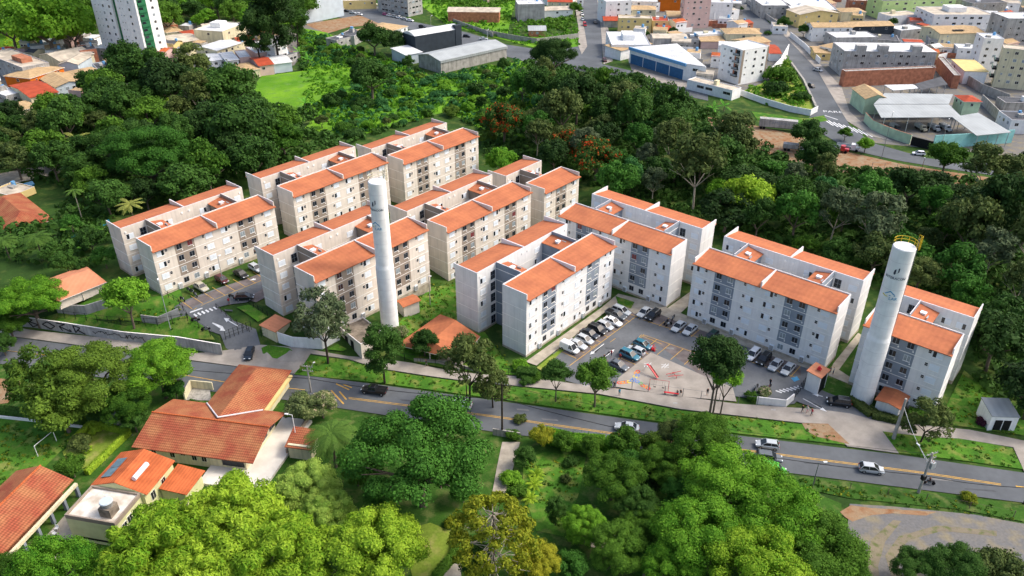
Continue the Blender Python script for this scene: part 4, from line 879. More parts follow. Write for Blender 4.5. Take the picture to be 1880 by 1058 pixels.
def building(name,label,A,B,C,z,wall,roof='flat',rmat='whiteroof',rows=2,cab=4,cbc=2,zpix=None,par=.35,g='glass',over=.45,rise=1.5,cat="house",group=None,fh=2.9,door=None,w_=1.3,extra=None,skip=.12,ridge='x'):
    """A,B,C pixels of the eave/parapet corners: A left, B nearest, C right; z their height (zpix: height the pixels were read at)"""
    zz=z if zpix is None else zpix
    b=at(*B,zz); a=at(*A,zz); c_=at(*C,zz)
    ab=(a-b); bc=(c_-b); ab.z=bc.z=0; L1,L2=ab.length,bc.length
    u=ab.normalized() if L1>=L2 else None
    if u is None:
        v=bc.normalized(); u=W3((-v.y,v.x,0)); 
        if u.dot(ab)<0: u=-u
    else:
        v=W3((-u.y,u.x,0)); 
        if v.dot(bc)<0: v=-v
    La=max(2.5,abs(ab.dot(u))); Lb=max(2.5,abs(bc.dot(v)))
    # local frame: origin b, +x = -u reversed so that x runs A->B ; front normal -y
    # use x axis = v (B->C), y axis = u (B->A) when right handed, else swap
    ex,ey,Lx,Ly,ca,cb=(v,u,Lb,La,cbc,cab) if v.cross(u).z>0 else (u,v,La,Lb,cab,cbc)
    rz=math.atan2(ex.y,ex.x); gz=zt(b.x,b.y)-.3; root=empty(name,(b.x,b.y,0),rz,label,cat,group)
    wm=MT[wall]; rm=MT[rmat]; m=MB(); rnd=random.Random(hash_(label))
    if roof=='flat':
        m.box(0,0,gz,Lx,Ly,z-par,wm,rm); t=.18
        for q in ((0,0,Lx,t),(0,Ly-t,Lx,Ly),(0,t,t,Ly-t),(Lx-t,t,Lx,Ly-t)): m.box(q[0],q[1],z-par-.05,q[2],q[3],z,wm,MT['coping'])
        w0=m.build("wall",root)
        if rmat!='none':
            r=MB(); r.box(t+.01,t+.01,z-par-.02,Lx-t-.01,Ly-t-.01,z-par+.05,rm); r.build("roof",root)
    else:
        m.box(0,0,gz,Lx,Ly,z,wm)
        if roof=='gable':
            if ridge=='x': m.yz([(0,z-.002),(Ly,z-.002),(Ly/2,z+rise*.93)][::-1],0,Lx,wm)
            else: m.xz([(0,z-.002),(Lx,z-.002),(Lx/2,z+rise*.93)],0,Ly,wm)
        m.build("wall",root); r=MB(); o=over; k=rise/(min(Lx,Ly)/2 if roof=='hip' else ((Ly if ridge=='x' else Lx)/2)); ze=z-o*k+.05
        if roof=='gable' and ridge=='x':
            for y0,y1 in ((-o,Ly/2),(Ly+o,Ly/2)):
                P=[(-o,y0,ze),(Lx+o,y0,ze),(Lx+o,y1,z+rise+.05),(-o,y1,z+rise+.05)]; P=P if y0<y1 else P[::-1]
                r.faces(P+[(x,y,q-.12) for x,y,q in P],[(0,1,2,3),(7,6,5,4),(0,4,5,1),(1,5,6,2),(2,6,7,3),(3,7,4,0)],rm)
        elif roof=='gable':
            for x0,x1 in ((-o,Lx/2),(Lx+o,Lx/2)):
                P=[(x0,-o,ze),(x0,Ly+o,ze),(x1,Ly+o,z+rise+.05),(x1,-o,z+rise+.05)]; P=P[::-1] if x0<x1 else P
                r.faces(P+[(x,y,q-.12) for x,y,q in P],[(0,1,2,3),(7,6,5,4),(0,4,5,1),(1,5,6,2),(2,6,7,3),(3,7,4,0)],rm)
        elif roof=='hip':
            h=min(Lx,Ly)/2; zr=z+rise
            if Lx>=Ly: r1,r2=(h,Ly/2,zr),(Lx-h,Ly/2,zr)
            else: r1,r2=(Lx/2,h,zr),(Lx/2,Ly-h,zr)
            c0,c1,c2,c3=(-o,-o,ze),(Lx+o,-o,ze),(Lx+o,Ly+o,ze),(-o,Ly+o,ze)
            if Lx>=Ly: r.poly([c0,c1,r2,r1],rm); r.poly([c1,c2,r2],rm); r.poly([c2,c3,r1,r2],rm); r.poly([c3,c0,r1],rm)
            else: r.poly([c0,c1,r1],rm); r.poly([c1,c2,r2,r1],rm); r.poly([c2,c3,r2],rm); r.poly([c3,c0,r1,r2],rm)
            r.box(-o,-o,ze-.14,Lx+o,Ly+o,ze-.01,MT['band'])
        elif roof=='mono':
            P=[(-o,-o,ze),(Lx+o,-o,ze),(Lx+o,Ly+o,z+rise+.1),(-o,Ly+o,z+rise+.1)]
            r.faces(P+[(x,y,q-.15) for x,y,q in P],[(0,1,2,3),(7,6,5,4),(0,4,5,1),(1,5,6,2),(2,6,7,3),(3,7,4,0)],rm)
            m2=MB(); m2.yz([(.01,z-.01),(Ly-.01,z-.01),(Ly-.01,z+rise-.06)][::-1],.01,Lx-.01,wm); m2.build("wall",root)
        elif roof=='arch':
            n=10; pr=[(Ly*i/n,z+rise*math.sin(math.pi*i/n)) for i in range(n+1)] if ridge=='x' else [(Lx*i/n,z+rise*math.sin(math.pi*i/n)) for i in range(n+1)]
            (r.yz(([(a_,b_) for a_,b_ in pr])[::-1],-o,Lx+o,rm) if ridge=='x' else r.xz(pr,-o,Ly+o,rm))
        r.build("roof",root)
    if roof=='flat' and extra is None and Lx>5 and Ly>5 and z<17:
        q=MB(); fx,fy=rnd.uniform(.2,.6),rnd.uniform(.2,.6); q.box(Lx*fx,Ly*fy,z-par,Lx*fx+rnd.uniform(1.2,2.6),Ly*fy+rnd.uniform(1.2,2.4),z+rnd.uniform(.2,1.6),MT[rnd.choice(('white','gwall','conc','cream'))]); q.build("roof_room",root)
        if rnd.random()<.6: q=MB(); q.tube((Lx*.8,Ly*.75,z-par),(Lx*.8,Ly*.75,z+1.0),.65,MT['bluet'],.55,10); q.build("roof_tank",root)
    nr=rows
    if nr:
        put_windows(root,Lx-.8,nr,ca,z-par-nr*fh if roof=='flat' else z-nr*fh,fh,0,0.0,(.4,0),(1,0),w_=w_,g=g,skip=skip,rnd=rnd)
        put_windows(root,Ly-.8,nr,cb,z-par-nr*fh if roof=='flat' else z-nr*fh,fh,0,-math.pi/2,(0,Ly-.4),(0,-1),w_=w_,g=g,skip=skip,rnd=rnd)
    if extra: extra(root,Lx,Ly,z)
    return root
def tank_extra(root,Lx,Ly,z):
    b=MB(); b.box(Lx*.55,Ly*.5,z-.4,Lx*.55+2,Ly*.5+2,z+1.4,MT['gwall']); b.tube((Lx*.55+1,Ly*.5+1,z+1.4),(Lx*.55+1,Ly*.5+1,z+2.3),.75,MT['bluet'],.85,12); b.build("roof_tank",root)
def penthouse(root,Lx,Ly,z):
    b=MB(); b.box(Lx*.35,Ly*.35,z-.4,Lx*.65,Ly*.7,z+2.2,MT['white']); b.build("roof_room",root)
def towers3(root,Lx,Ly,z):
    b=MB(); long=Ly>Lx
    for t in (.18,.42,.78):
        if long: b.box(-.01,Ly*t-2,z-.5,3.2,Ly*t+2,z+2.3,MT['gwall'])
        else: b.box(Lx*t-2,-.01,z-.5,Lx*t+2,3.2,z+2.3,MT['gwall'])
    b.build("stair_tower",root); b=MB()
    b.box(.3,.3,z-.1,Lx-.3,Ly-.3,z+.05,MT['whiteroof']); b.build("roof",root)
def solar(root,Lx,Ly,z):
    b=MB()
    for i in range(5): b.box(Lx*.35+i*1.15,Ly*.12,z+.75,Lx*.35+i*1.15+1.0,Ly*.12+1.9,z+.9,MT['black'])
    b.build("solar_panel",root)
def garage_doors(root,Lx,Ly,z):
    for i in range(4):
        b=MB(); t=Ly-1.4-(i+1)*(Ly-2.2)/4+.2; b.box(-.08,t,0,-.01,t+(Ly-2.2)/4-.5,3.7,MT['bluep']); 
        for k in range(8): b.box(-.1,t,.2+k*.45,-.07,t+(Ly-2.2)/4-.5,.25+k*.45,MT['bluet'])
        b.build("roller_door",root)
    b=MB(); b.box(-.5,-.5,z-.9,-.02,Ly+.4,z+.15,MT['bluet']); b.box(-.02,-.5,z-.9,Lx*.99,-.02,z+.15,MT['bluet']); b.build("fascia",root)
def balconies(root,Lx,Ly,z):
    for f in range(4):
        b=MB(); zz=3.2+f*2.85; b.box(-1.1,1.0,zz,0,4.2,zz+.25,MT['black']); b.box(-1.1,1.0,zz+.25,-1.02,4.2,zz+1.0,MT['glass2']); b.box(-.05,1.3,zz+.25,.0,3.8,zz+2.2,MT['glass']); b.box(-.06,3.2,zz+.25,.01,4.0,zz+2.3,MT['brick']); b.build("balcony",root)
    b=MB(); b.box(Lx-.9,-.03,.5,Lx+.02,.0,z-.2,MT['taupe']); b.box(.0,-.03,.5,1.3,0,z-.2,MT['taupe']); b.build("corner_panel",root)
def gbalc(root,Lx,Ly,z):
    for f in range(3):
        b=MB(); zz=3.2+f*3.3; b.box(-1.6,Ly*.3,zz,0,Ly*.3+5,zz+.6,MT['black']); b.box(-1.6,Ly*.3,zz+.6,-1.5,Ly*.3+5,zz+1.5,mat("green_glass",c("#5fae98"),.2,.05,1,spec=.6)); b.build("balcony",root)
bl=building
def blue_warehouse():
    z=7; P=[at(*p,z) for p in ((1157,87),(1259,117),(1297,123),(1243,80))]; o=empty("warehouse",(P[1].x,P[1].y,0),0,"white-roofed warehouse with four blue roller doors","warehouse"); q=[p-o.location for p in P]
    m=MB(); m.prism([(p.x,p.y) for p in q],-.3,z-.2,MT['white'],MT['whiteroof']); m.build("wall",o); r=MB(); c0=(q[0]+q[1]+q[2]+q[3])/4; c0=q[1].lerp(q[3],.5); c0.z=z+1.3
    for i in range(4): r.poly([q[i],q[(i+1)%4],c0],MT['whiteroof'])
    r.build("roof",o); d=(q[0]-q[1]); L=math.hypot(d.x,d.y); d.z=0; d.normalize(); n=Vector((d.y,-d.x,0)); n=-n if n.y>0 else n; c1=q[1].copy(); c1.z=0
    def slab(a,b,z0,z1,t0,t1,mt,nm):
        k=MB(); pts=[c1+d*a+n*t0,c1+d*b+n*t0,c1+d*b+n*t1,c1+d*a+n*t1]; pts=pts if (pts[1]-pts[0]).cross(pts[2]-pts[1]).z>0 else pts[::-1]; k.prism([(p.x,p.y) for p in pts],z0,z1,mt); k.build(nm,o)
    slab(-.5,L+.4,z-1.1,z+.2,.02,.6,MT['bluet'],"fascia")
    for i in range(4): slab(1.0+i*(L-1.5)/4,1.0+(i+1)*(L-1.5)/4-.5,0,4.2,.02,.12,MT['bluep'],"roller_door")
    e=(q[2]-q[1]); e.z=0; 
    link_mesh("window",simple_window(2.5,1.2,'bluep' if False else 'glass'),o,tuple(c1+e*.5+Vector((0,0,5))),math.atan2(e.y,e.x))
# --- left hillside cluster
bl("apartment_house","long light grey block with brick-red roof rooms at the left edge",(-30,97),(40,124),(66,106),8,'gwall',rows=2,cab=7,cbc=2,rmat='beigeroof',extra=lambda r,a,b,z:[(lambda m:(m.box(a*.3,b*.2,z-.4,a*.7,b*.45,z+1.6,MT['brick']),m.build("roof_room",r)))(MB())])
bl("house","house with bright orange walls and tan roof",(40,129),(54,144),(116,124),5.8,'orangew','hip','tan',rows=1,cab=1,cbc=3,rise=1.2)
bl("warehouse","pale gabled shed below the bright hillside field",(70,101),(110,112),(168,98),6,'cream','gable','beigeroof',rows=0,rise=1.8)
bl("house","raw brick house beside the pale gabled shed",(140,84),(146,93),(172,83),7.5,'brick','flat','darkroof',rows=1,cab=1,cbc=2)
bl("house","white gabled house below the brick house",(118,112),(142,118),(167,103),5.5,'lblue','gable','beigeroof',rows=0,rise=1.3)
bl("house","house with a wide plain tan roof in the middle of the left cluster",(118,132),(142,143),(178,128),4,'cream','hip','tan',rows=1,cab=2,cbc=2,rise=1.2)
bl("house","white-walled house with a tan roof just above the dark wood",(72,143),(102,160),(150,148),4.5,'lblue','gable','tan',rows=1,cab=3,cbc=4,rise=1.3,ridge='y')
bl("house","tan-roofed house at the cluster's right end above the wood",(182,137),(217,149),(243,133),4,'cream','hip','tan',rows=1,cab=2,cbc=2,rise=1.2)
bl("house","dark grey slab-roofed house between two tan roofs",(168,116),(182,130),(206,126),4,'lblue','flat','darkroof',rows=1,cab=1,cbc=2)
bl("house","small tan-roofed house at the foot of the white and green tower",(190,108),(207,122),(231,115),5,'cream','hip','tan',rows=1,cab=1,cbc=2,rise=1)
bl("house","small tan-roofed house right of the tower's foot",(284,112),(300,122),(320,115),4.5,'white','hip','tan',rows=1,cab=1,cbc=2,rise=1)
bl("house","house with a large flat red-orange roof above the dark wood",(18,157),(56,179),(98,165),5,'cream','gable','red_roof_paint',rows=0,rise=.9)
bl("house","low white-roofed house at the left edge beside the red-orange roof",(-30,163),(10,176),(34,166),4,'gwall','flat','whiteroof',rows=1,cab=2,cbc=1)
bl("house","beige low house below the red-orange roof",(5,193),(25,205),(60,192),3.5,'cream','hip','tan',rows=0,rise=1)
# tower
def tower_extra(root,Lx,Ly,z):
    b=MB()
    for t0,t1 in ((.50,.58),): b.box(-.05,Ly*(1-t1),0,-.01,Ly*(1-t0),z-.5,MT['dgreen'])
    b.box(Lx*.1,-.05,0,Lx*.42,-.01,z-.5,MT['dgreen']); b.box(-.9,-.9,0,-.01,Ly*.0,0.1,MT['dgreen']); b.build("green_panel",root)
    b=MB(); b.box(-.2,-.2,z-.1,Lx+.2,Ly+.2,z+.5,MT['white']); b.build("parapet",root)
def tower():
    b=at(273,119,0); a=at(193,103,0); c_=at(298,106,0); u=(a-b); L1=u.length; u.normalize(); v=W3((u.y,-u.x,0)); L2=max(10,(c_-b).dot(v)); z=62
    rz=math.atan2(v.y,v.x); root=empty("residential_tower",(b.x,b.y,0),rz,"tall white tower with two dark green vertical strips","tower block")
    Lx,Ly=L2,L1; m=MB(); wt,dg=MT['white'],MT['dgreen']
    # plan with two recessed green bays on the long left face (x=0) 
    def yy(t): return Ly*(1-t)
    m.prism([(0,yy(1)),(Lx,yy(1)),(Lx,yy(0)),(0,yy(0)),(0,yy(.47)),(1.2,yy(.47)),(1.2,yy(.56)),(0,yy(.56))],-1,z,wt)
    m.build("wall",root)
    g=MB(); g.box(.9,yy(.56)+.01,0,1.19,yy(.47)-.01,z-.5,dg); g.box(1.0,-.06,0,Lx*.48,-.005,z-.5,dg); g.build("green_panel",root)
    for f in range(19):
        zz=2.2+f*3.05
        for t in (.08,.16,.26,.40,.64,.70,.85): link_mesh("window",simple_window(.5 if t in(.08,.16,.64,.70) else 1.2,.6 if t in(.08,.16,.64,.70) else 1.2,'glass' if (f*7+int(t*10))%4 else 'glass2'),root,(0,yy(t),zz),-math.pi/2)
        for x in (Lx*.72,): link_mesh("window",simple_window(1.3,1.2,'glass' if f%3 else 'glass2'),root,(x,0,zz),0)
        bq=MB(); bq.box(1.2,-.5,zz-1.3,Lx*.44,-.07,zz-.2,dg); bq.box(1.5,-.09,zz-.1,Lx*.3,-.065,zz+.9,MT['glass']); bq.build("balcony",root)
tower()
# hillside houses right of the tower
bl("house","cream L-shaped house with a flat white roof below the tall dark trees",(373,48),(408,58),(450,42),8,'cream','flat','whiteroof',rows=1,cab=1,cbc=2,extra=penthouse)
bl("house","low house with weathered red roof at the trees' edge",(330,58),(345,66),(384,58),4,'gwall','hip','red_roof_paint',rows=0,rise=1)
bl("house","beige-roofed long house below the red roof",(296,67),(315,80),(354,67),4,'cream','gable','beigeroof',rows=1,cab=1,cbc=3,rise=1)
bl("house","low tan-roofed house beside the tower",(294,52),(306,60),(330,54),4,'cream','hip','tan',rows=0,rise=1)
bl("house","two-storey house with a wide white roof in the hillside group",(382,81),(398,93),(442,79),6.5,'cream','gable','whiteroof',rows=2,cab=1,cbc=4,rise=.8)
bl("house","modern white house with flat roof at the hillside group's top right",(464,78),(503,86),(526,80),8,'white','flat','whiteroof',rows=2,cab=2,cbc=2,extra=penthouse,w_=2.2)
bl("house","white-roofed terrace house at the left of the lower row",(374,100),(388,112),(412,105),5,'white','gable','whiteroof',rows=1,cab=1,cbc=2,rise=.7)
bl("house","white-roofed terrace house with pink side wall",(404,100),(416,112),(433,105),5.5,'lblue','mono','whiteroof',rows=2,cab=1,cbc=2,rise=.5)
bl("house","narrow pink and white terrace house",(430,93),(440,106),(458,101),5.5,'pink','flat','whiteroof',rows=2,cab=1,cbc=2)
bl("house","pale lilac house behind the terrace row",(450,86),(470,98),(490,90),5,'pink','flat','whiteroof',rows=0)
bl("house","small house with a bright orange roof at the field's edge",(458,107),(476,121),(498,115),4.5,'pink','gable','red_roof_paint',rows=1,cab=1,cbc=2,rise=1.1)
bl("warehouse","white arched shed roof right of the orange roof",(484,104),(502,118),(530,110),4,'lblue','gable','whiteroof',rows=0,rise=1)
bl("house","tan-roofed low house below the orange roof",(420,120),(440,132),(480,128),3.5,'cream','hip','tan',rows=0,rise=1)
bl("house","unfinished grey house below the modern white one",(515,98),(523,104),(545,97),3.5,'gwall','flat','darkroof',rows=1,cab=1,cbc=3,w_=1.8)
bl("house","low red-tiled house behind the white-roofed one",(425,70),(438,76),(462,70),5,'cream','gable','red_roof_paint',rows=1,cab=1,cbc=2,rise=1)
bl("warehouse","pale blue-grey warehouse wall at the top behind the tall trees",(549,38),(562,43),(632,29),18,'lblue','flat','whiteroof',rows=1,cab=0,cbc=5,zpix=0,w_=1.6,skip=.2,cat="warehouse")
bl("house","white house with a flat concrete roof at the scrubland's upper edge",(606,68),(618,74),(650,66),4,'gwall','flat','darkroof',rows=1,cab=1,cbc=2)
bl("house","whitewashed shed with a rooftop tank beside the tan-roofed house",(636,57),(650,66),(672,55),4.5,'gwall','flat','conc_d' if False else 'darkroof',rows=0,extra=tank_extra)
bl("house","white house with a patched tan hip roof above the dark warehouse",(672,50),(702,62),(748,48),4.5,'white','hip','tan',rows=1,cab=3,cbc=5,rise=1.8)
# warehouses
def dark_x(root,Lx,Ly,z):
    b=MB(); b.box(Lx-3.2,-.2,0,Lx+.3,2.6,z+1.8,MT['dslate']); b.build("corner_pier",root)
bl("warehouse","dark slate warehouse with a curved white roof",(737,60),(762,67),(846,53),10,'dslate','arch','whiteroof',rows=0,rise=1.4,cat="warehouse",over=.3,extra=dark_x)
bl("annex_shed","small white lean-to against the dark warehouse",(719,92),(745,101),(764,92),4.5,'lblue','mono','whiteroof',rows=0,rise=.8,cat="shed")
def wl(root,Lx,Ly,z):
    b=MB(); b.box(-.35,-.35,z-1.0,Lx+.35,-.02,z+.1,MT['metalroof']) ; b.build("fascia",root)
bl("warehouse","long stained concrete warehouse with a low grey roof",(781,97),(809,112),(930,85),5.5,'conc','gable','metalroof',rows=0,rise=1.6,cat="warehouse",extra=wl)
bl("office_building","four-storey grey building with window bands and a beige awning at the top",(695,21),(750,31),(793,28),12,'gwall','flat','darkroof',rows=4,cab=9,cbc=4,zpix=0,w_=2.2,skip=0,cat="building")
bl("brick_shed","long brick shed with a beige roof at the top",(817,14),(822,22),(916,23),5.5,'brick','arch','beigeroof',rows=0,rise=1.3,cat="shed",ridge='x')
bl("site_hut","small timber hut with a grey sheet roof on the grassy slope",(970,51),(971,56),(1002,56),3.2,'brick','mono','metalroof',rows=1,cab=1,cbc=3,rise=.9,cat="hut")
bl("house","cream house front at the top behind a yellow wall",(600,-6),(622,2),(690,0),5,'yellow','flat','beigeroof',rows=1,cab=1,cbc=5)
bl("house","grey and white windowless house above the grassy slope",(949,0),(951,8),(1000,7),9,'gwall','flat','whiteroof',rows=0)
bl("house","white house with beige roof beside the slim palms",(974,13),(976,20),(1052,18),4,'white','gable','beigeroof',rows=1,cab=1,cbc=4,rise=1)
bl("house","orange-roofed house at the top left of the straight road",(1004,-2),(1006,3),(1050,4),5,'cream','gable','red_roof_paint',rows=1,cab=1,cbc=3,rise=1)
# right of the straight road
bl("house","white four-storey house at the top right of the straight road",(1110,-6),(1113,3),(1160,1),12,'white','flat','whiteroof',rows=3,cab=1,cbc=3)
bl("house","white house with blue awnings at the top",(1150,-4),(1153,2),(1206,3),9,'white','gable','whiteroof',rows=2,cab=1,cbc=4,rise=.8)
bl("house","tan-roofed house right behind the cream one",(1146,10),(1150,17),(1204,18),6.5,'cream','hip','tan',rows=1,cab=1,cbc=3,rise=1.2)
bl("house","cream two-storey house with arched windows",(1133,27),(1136,33),(1197,34),7.5,'yellow','flat','beigeroof',rows=2,cab=2,cbc=5,extra=tank_extra)
bl("house","cream side wing with a low wall beside the arched-window house",(1196,30),(1198,38),(1228,38),6,'yellow','flat','red_roof_paint',rows=1,cab=1,cbc=2)
bl("house","orange-roofed low house right of the cream one",(1205,47),(1210,55),(1232,55),3.5,'brick','gable','red_roof_paint',rows=0,rise=1)
bl("house","brown-roofed house left of the pink tower",(1222,20),(1226,30),(1252,30),6,'gwall','gable','tan',rows=1,cab=1,cbc=2,rise=1)
bl("house","small grey house with an orange roof left of the cream one",(1106,30),(1109,38),(1136,37),3.5,'gwall','gable','red_roof_paint',rows=0,rise=1)
bl("house","long white house with flat roof behind the blue-doored warehouse",(1113,58),(1123,82),(1190,74),6,'white','flat','whiteroof',rows=1,cab=5,cbc=0,extra=penthouse)
bl("house","tan lean-to roof between the white house and the warehouse",(1128,82),(1140,93),(1196,80),4.5,'white','mono','tan',rows=0,rise=.6)
bl("house","grey-roofed low house behind the warehouse",(1196,62),(1200,70),(1262,70),4.5,'gwall','gable','beigeroof',rows=0,rise=.8)
blue_warehouse()
bl("apartment_building","pink tower-like apartment building with small windows",(1246,50),(1252,53),(1300,51),18,'pink','flat','whiteroof',rows=6,cab=1,cbc=4,zpix=0,cat="apartment building")
bl("house","white house with a glazed strip right of the pink building",(1296,-6),(1300,4),(1345,3),10,'white','flat','whiteroof',rows=1,cab=1,cbc=3)
bl("house","white house with a brick yard wall near the bend",(1308,16),(1312,22),(1358,18),5,'white','flat','beigeroof',rows=1,cab=1,cbc=2)
bl("boundary_wall","raw brick yard wall below the pink building",(1294,36),(1294,38),(1366,39),3,'brick','flat','conc',rows=0,cat="wall")
bl("house","large tan hip-roofed house at the road bend",(1330,52),(1334,62),(1398,62),6.5,'cream','hip','tan',rows=1,cab=1,cbc=3,rise=1.6)
bl("house","low tan lean-to in front of the hip-roofed house",(1284,68),(1288,76),(1330,76),3.5,'pink','mono','tan',rows=0,rise=.6)
bl("house","white flat-roofed annex left of the hip-roofed house",(1280,58),(1283,64),(1328,62),5,'white','flat','whiteroof',rows=0)
bl("house","tan-roofed house right behind the white apartment building",(1366,70),(1372,82),(1414,76),5.5,'cream','gable','tan',rows=0,rise=1)
bl("house","small orange-roofed house at the roadside behind the white apartment building",(1402,82),(1414,98),(1432,96),3.5,'white','gable','red_roof_paint',rows=0,rise=.8)
bl("apartment_building","white five-storey apartment building with black balconies and taupe corner strips",(1303,84),(1364,92),(1413,84),14.5,'white','flat','whiteroof',rows=4,cab=3,cbc=3,cat="apartment building",extra=balconies,skip=0)
bl("office_building","white ground-floor car deck with dark openings beside the apartment building",(1262,146),(1345,166),(1352,158),4,'white','flat','beigeroof',rows=1,cab=5,cbc=0,cat="building",w_=3.4)
# right of the second road
bl("house","narrow white roofed house at the top right of the bend",(1380,-4),(1400,10),(1440,2),7,'gwall','flat','whiteroof',rows=2,cab=3,cbc=2)
bl("house","grey two-storey house with open terraces at the top",(1432,-6),(1452,16),(1526,8),7,'gwall','flat','whiteroof',rows=2,cab=3,cbc=4)
bl("house","house with yellow-green walls and a grey gabled roof",(1452,17),(1469,27),(1540,24),7,'yellow','gable','beigeroof',rows=2,cab=2,cbc=3,rise=1.8,ridge='y')
bl("house","tan-roofed house behind the yellow-green one",(1540,15),(1546,22),(1590,22),5,'cream','hip','tan',rows=0,rise=1.2)
bl("house","long white house with a pale tan roof",(1484,42),(1494,50),(1566,50),7,'white','gable','tan',rows=2,cab=2,cbc=5,rise=1.2)
bl("house","dark-walled house under a pale tan roof",(1560,40),(1566,49),(1642,47),6,'dslate','gable','tan',rows=1,cab=1,cbc=3,rise=1)
bl("house","house under a broad white flat roof",(1530,58),(1535,69),(1613,68),5.5,'gwall','flat','whiteroof',rows=1,cab=1,cbc=4)
bl("house","small house with a yellow roadside wall and tan roof",(1487,85),(1497,97),(1524,92),3.2,'yellow','gable','tan',rows=1,cab=2,cbc=1,rise=.8)
bl("house","open terrace house with a tan hip roof beside the unfinished block",(1524,80),(1532,90),(1560,84),5,'white','hip','tan',rows=1,cab=1,cbc=1,rise=1)
bl("unfinished_building","bare grey concrete block with three stair towers",(1543,78),(1551,94),(1721,96),10.5,'gwall','flat','darkroof',rows=3,cab=3,cbc=12,cat="building",extra=towers3,skip=.05,w_=1.5,fh=3.1)
bl("retaining_wall","tall stained brick retaining wall below the bare concrete block",(1552,127),(1553,131),(1719,124),6.5,'brick','flat','conc',rows=0,cat="wall")
bl("retaining_wall","brick side wall running toward the cream tower",(1722,104),(1752,138),(1754,136),5.5,'brick','flat','conc',rows=0,cat="wall")
bl("apartment_building","light green building at the top with dark windows",(1618,-8),(1622,2),(1756,-2),10,'lgreen','flat','darkroof',rows=3,cab=1,cbc=8,cat="apartment building",w_=1.8)
bl("house","plain white walled house below the light green building",(1632,22),(1636,30),(1690,26),5,'white','flat','beigeroof',rows=0)
bl("house","grey house with an open white-roofed porch",(1650,46),(1655,56),(1700,52),4.5,'gwall','flat','whiteroof',rows=1,cab=1,cbc=2)
bl("house","long white house with a flat beige roof terrace",(1694,12),(1716,27),(1826,27),9,'white','flat','beigeroof',rows=2,cab=4,cbc=7,extra=penthouse,w_=2)
bl("house","pale peach house with rooftop solar panels",(1706,48),(1727,62),(1808,60),7,'cream','gable','tan',rows=2,cab=3,cbc=3,rise=1.2,extra=solar)
bl("house","white terraced house below the solar-panel house",(1754,80),(1760,88),(1800,90),5,'white','flat','whiteroof',rows=1,cab=2,cbc=3)
bl("house","white slender tower block left of the cream one",(1793,60),(1808,70),(1836,66),15,'white','flat','whiteroof',rows=4,cab=1,cbc=2)
bl("house","white two-level house with a yellow canopy roof",(1748,112),(1772,130),(1800,122),5.5,'white','mono','yellow',rows=1,cab=2,cbc=1,rise=.6)
bl("apartment_building","cream apartment tower with green glass balconies at the right edge",(1832,80),(1843,88),(1930,96),16,'cream','flat','beigeroof',rows=5,cab=1,cbc=5,cat="apartment building",extra=gbalc,skip=0)
bl("apartment_building","grey and white building in the top right corner",(1836,22),(1852,34),(1930,34),15,'gwall','flat','whiteroof',rows=4,cab=2,cbc=5,cat="apartment building")
bl("house","grey flat-roofed building between the two top right blocks",(1770,-4),(1786,6),(1850,4),9,'conc','flat','darkroof',rows=1,cab=1,cbc=4)
bl("house","small white house with a dark roof at the right edge",(1834,203),(1858,220),(1900,222),5,'white','flat','darkroof',rows=1,cab=3,cbc=2)
bl("house","grey flat-roofed house at the right edge above the turquoise wall",(1838,178),(1846,188),(1920,190),5,'conc','flat','darkroof',rows=0)
for i,(A,B,C,z,wl_,rf,rm,lab) in enumerate([((1700,62),(1706,72),(1730,70),4,'gwall','flat','beigeroof',"small grey outbuilding left of the solar-panel house"),((1590,-4),(1594,4),(1622,2),6,'white','gable','red_roof_paint',"white house with a red roof left of the light green building"),((1556,-8),(1560,0),(1592,0),7,'brick','flat','beigeroof',"brick house at the top right"),((1208,-10),(1212,-2),(1250,-2),7,'orangew','gable','tan',"orange house at the top left of the pink building"),((1600,62),(1604,72),(1650,72),3.5,'conc','flat','darkroof',"low grey yard building behind the bare concrete block"),((1254,62),(1258,72),(1284,72),4,'gwall','flat','conc',"grey yard building behind the white warehouse"),((1416,40),(1420,48),(1444,44),4,'white','flat','beigeroof',"white roadside house before the yellow-green one"),((1060,-8),(1064,-2),(1070,-3),4,'white','flat','whiteroof',"tiny white building at the top of the straight road")]):
    bl("house",lab,A,B,C,z,wl_,rf,rm if rm!='conc' else 'darkroof',rows=1 if z>3.6 else 0,cab=1,cbc=2,rise=1)
# workshop yard
def slab_roof(name,label,P,z0,z1,m,cat,posts=True):
    """sheet roof: 4 pixel corners read at heights z0 (first two) and z1 (last two)"""
    w_=[at(*P[0],z0),at(*P[1],z0),at(*P[2],z1),at(*P[3],z1)]; o=empty(name,(w_[0].x,w_[0].y,zt(w_[0].x,w_[0].y)),0,label,cat); lo=[p-o.location for p in w_]
    b=MB(); b.faces(lo+[p-W3((0,0,.15)) for p in lo],[(0,1,2,3),(7,6,5,4),(0,4,5,1),(1,5,6,2),(2,6,7,3),(3,7,4,0)],m); b.build("roof",o)
    if posts:
        for k in range(4):
            for p in (lo[0].lerp(lo[1],(k+.15)/3.3),lo[3].lerp(lo[2],(k+.15)/3.3)):
                q=MB(); q.tube((p.x*.98,p.y,-.2),(p.x*.98,p.y,p.z-.1),.12,MT['galv'],n=6); q.build("post",o)
    return o
slab_roof("open_shed","broad grey sheet roof over the dark truck bay",[(1618,216),(1766,215),(1742,192),(1604,192)],5.5,6.2,MT['metalroof'],"shed")
slab_roof("open_shed","upper grey sheet roof with brown bands behind the truck bay",[(1604,191),(1742,191),(1750,173),(1624,171)],6,6.6,MT['metalroof'],"shed")
slab_roof("open_shed","grey sheet roof slanting to the turquoise wall",[(1793,249),(1857,243),(1796,207),(1748,215)],5,5.5,MT['metalroof'],"shed")
slab_roof("open_shed","small bright white sheet roof behind the workshop",[(1640,166),(1690,162),(1676,155),(1623,156)],4,4.4,MT['whiteroof'],"shed")
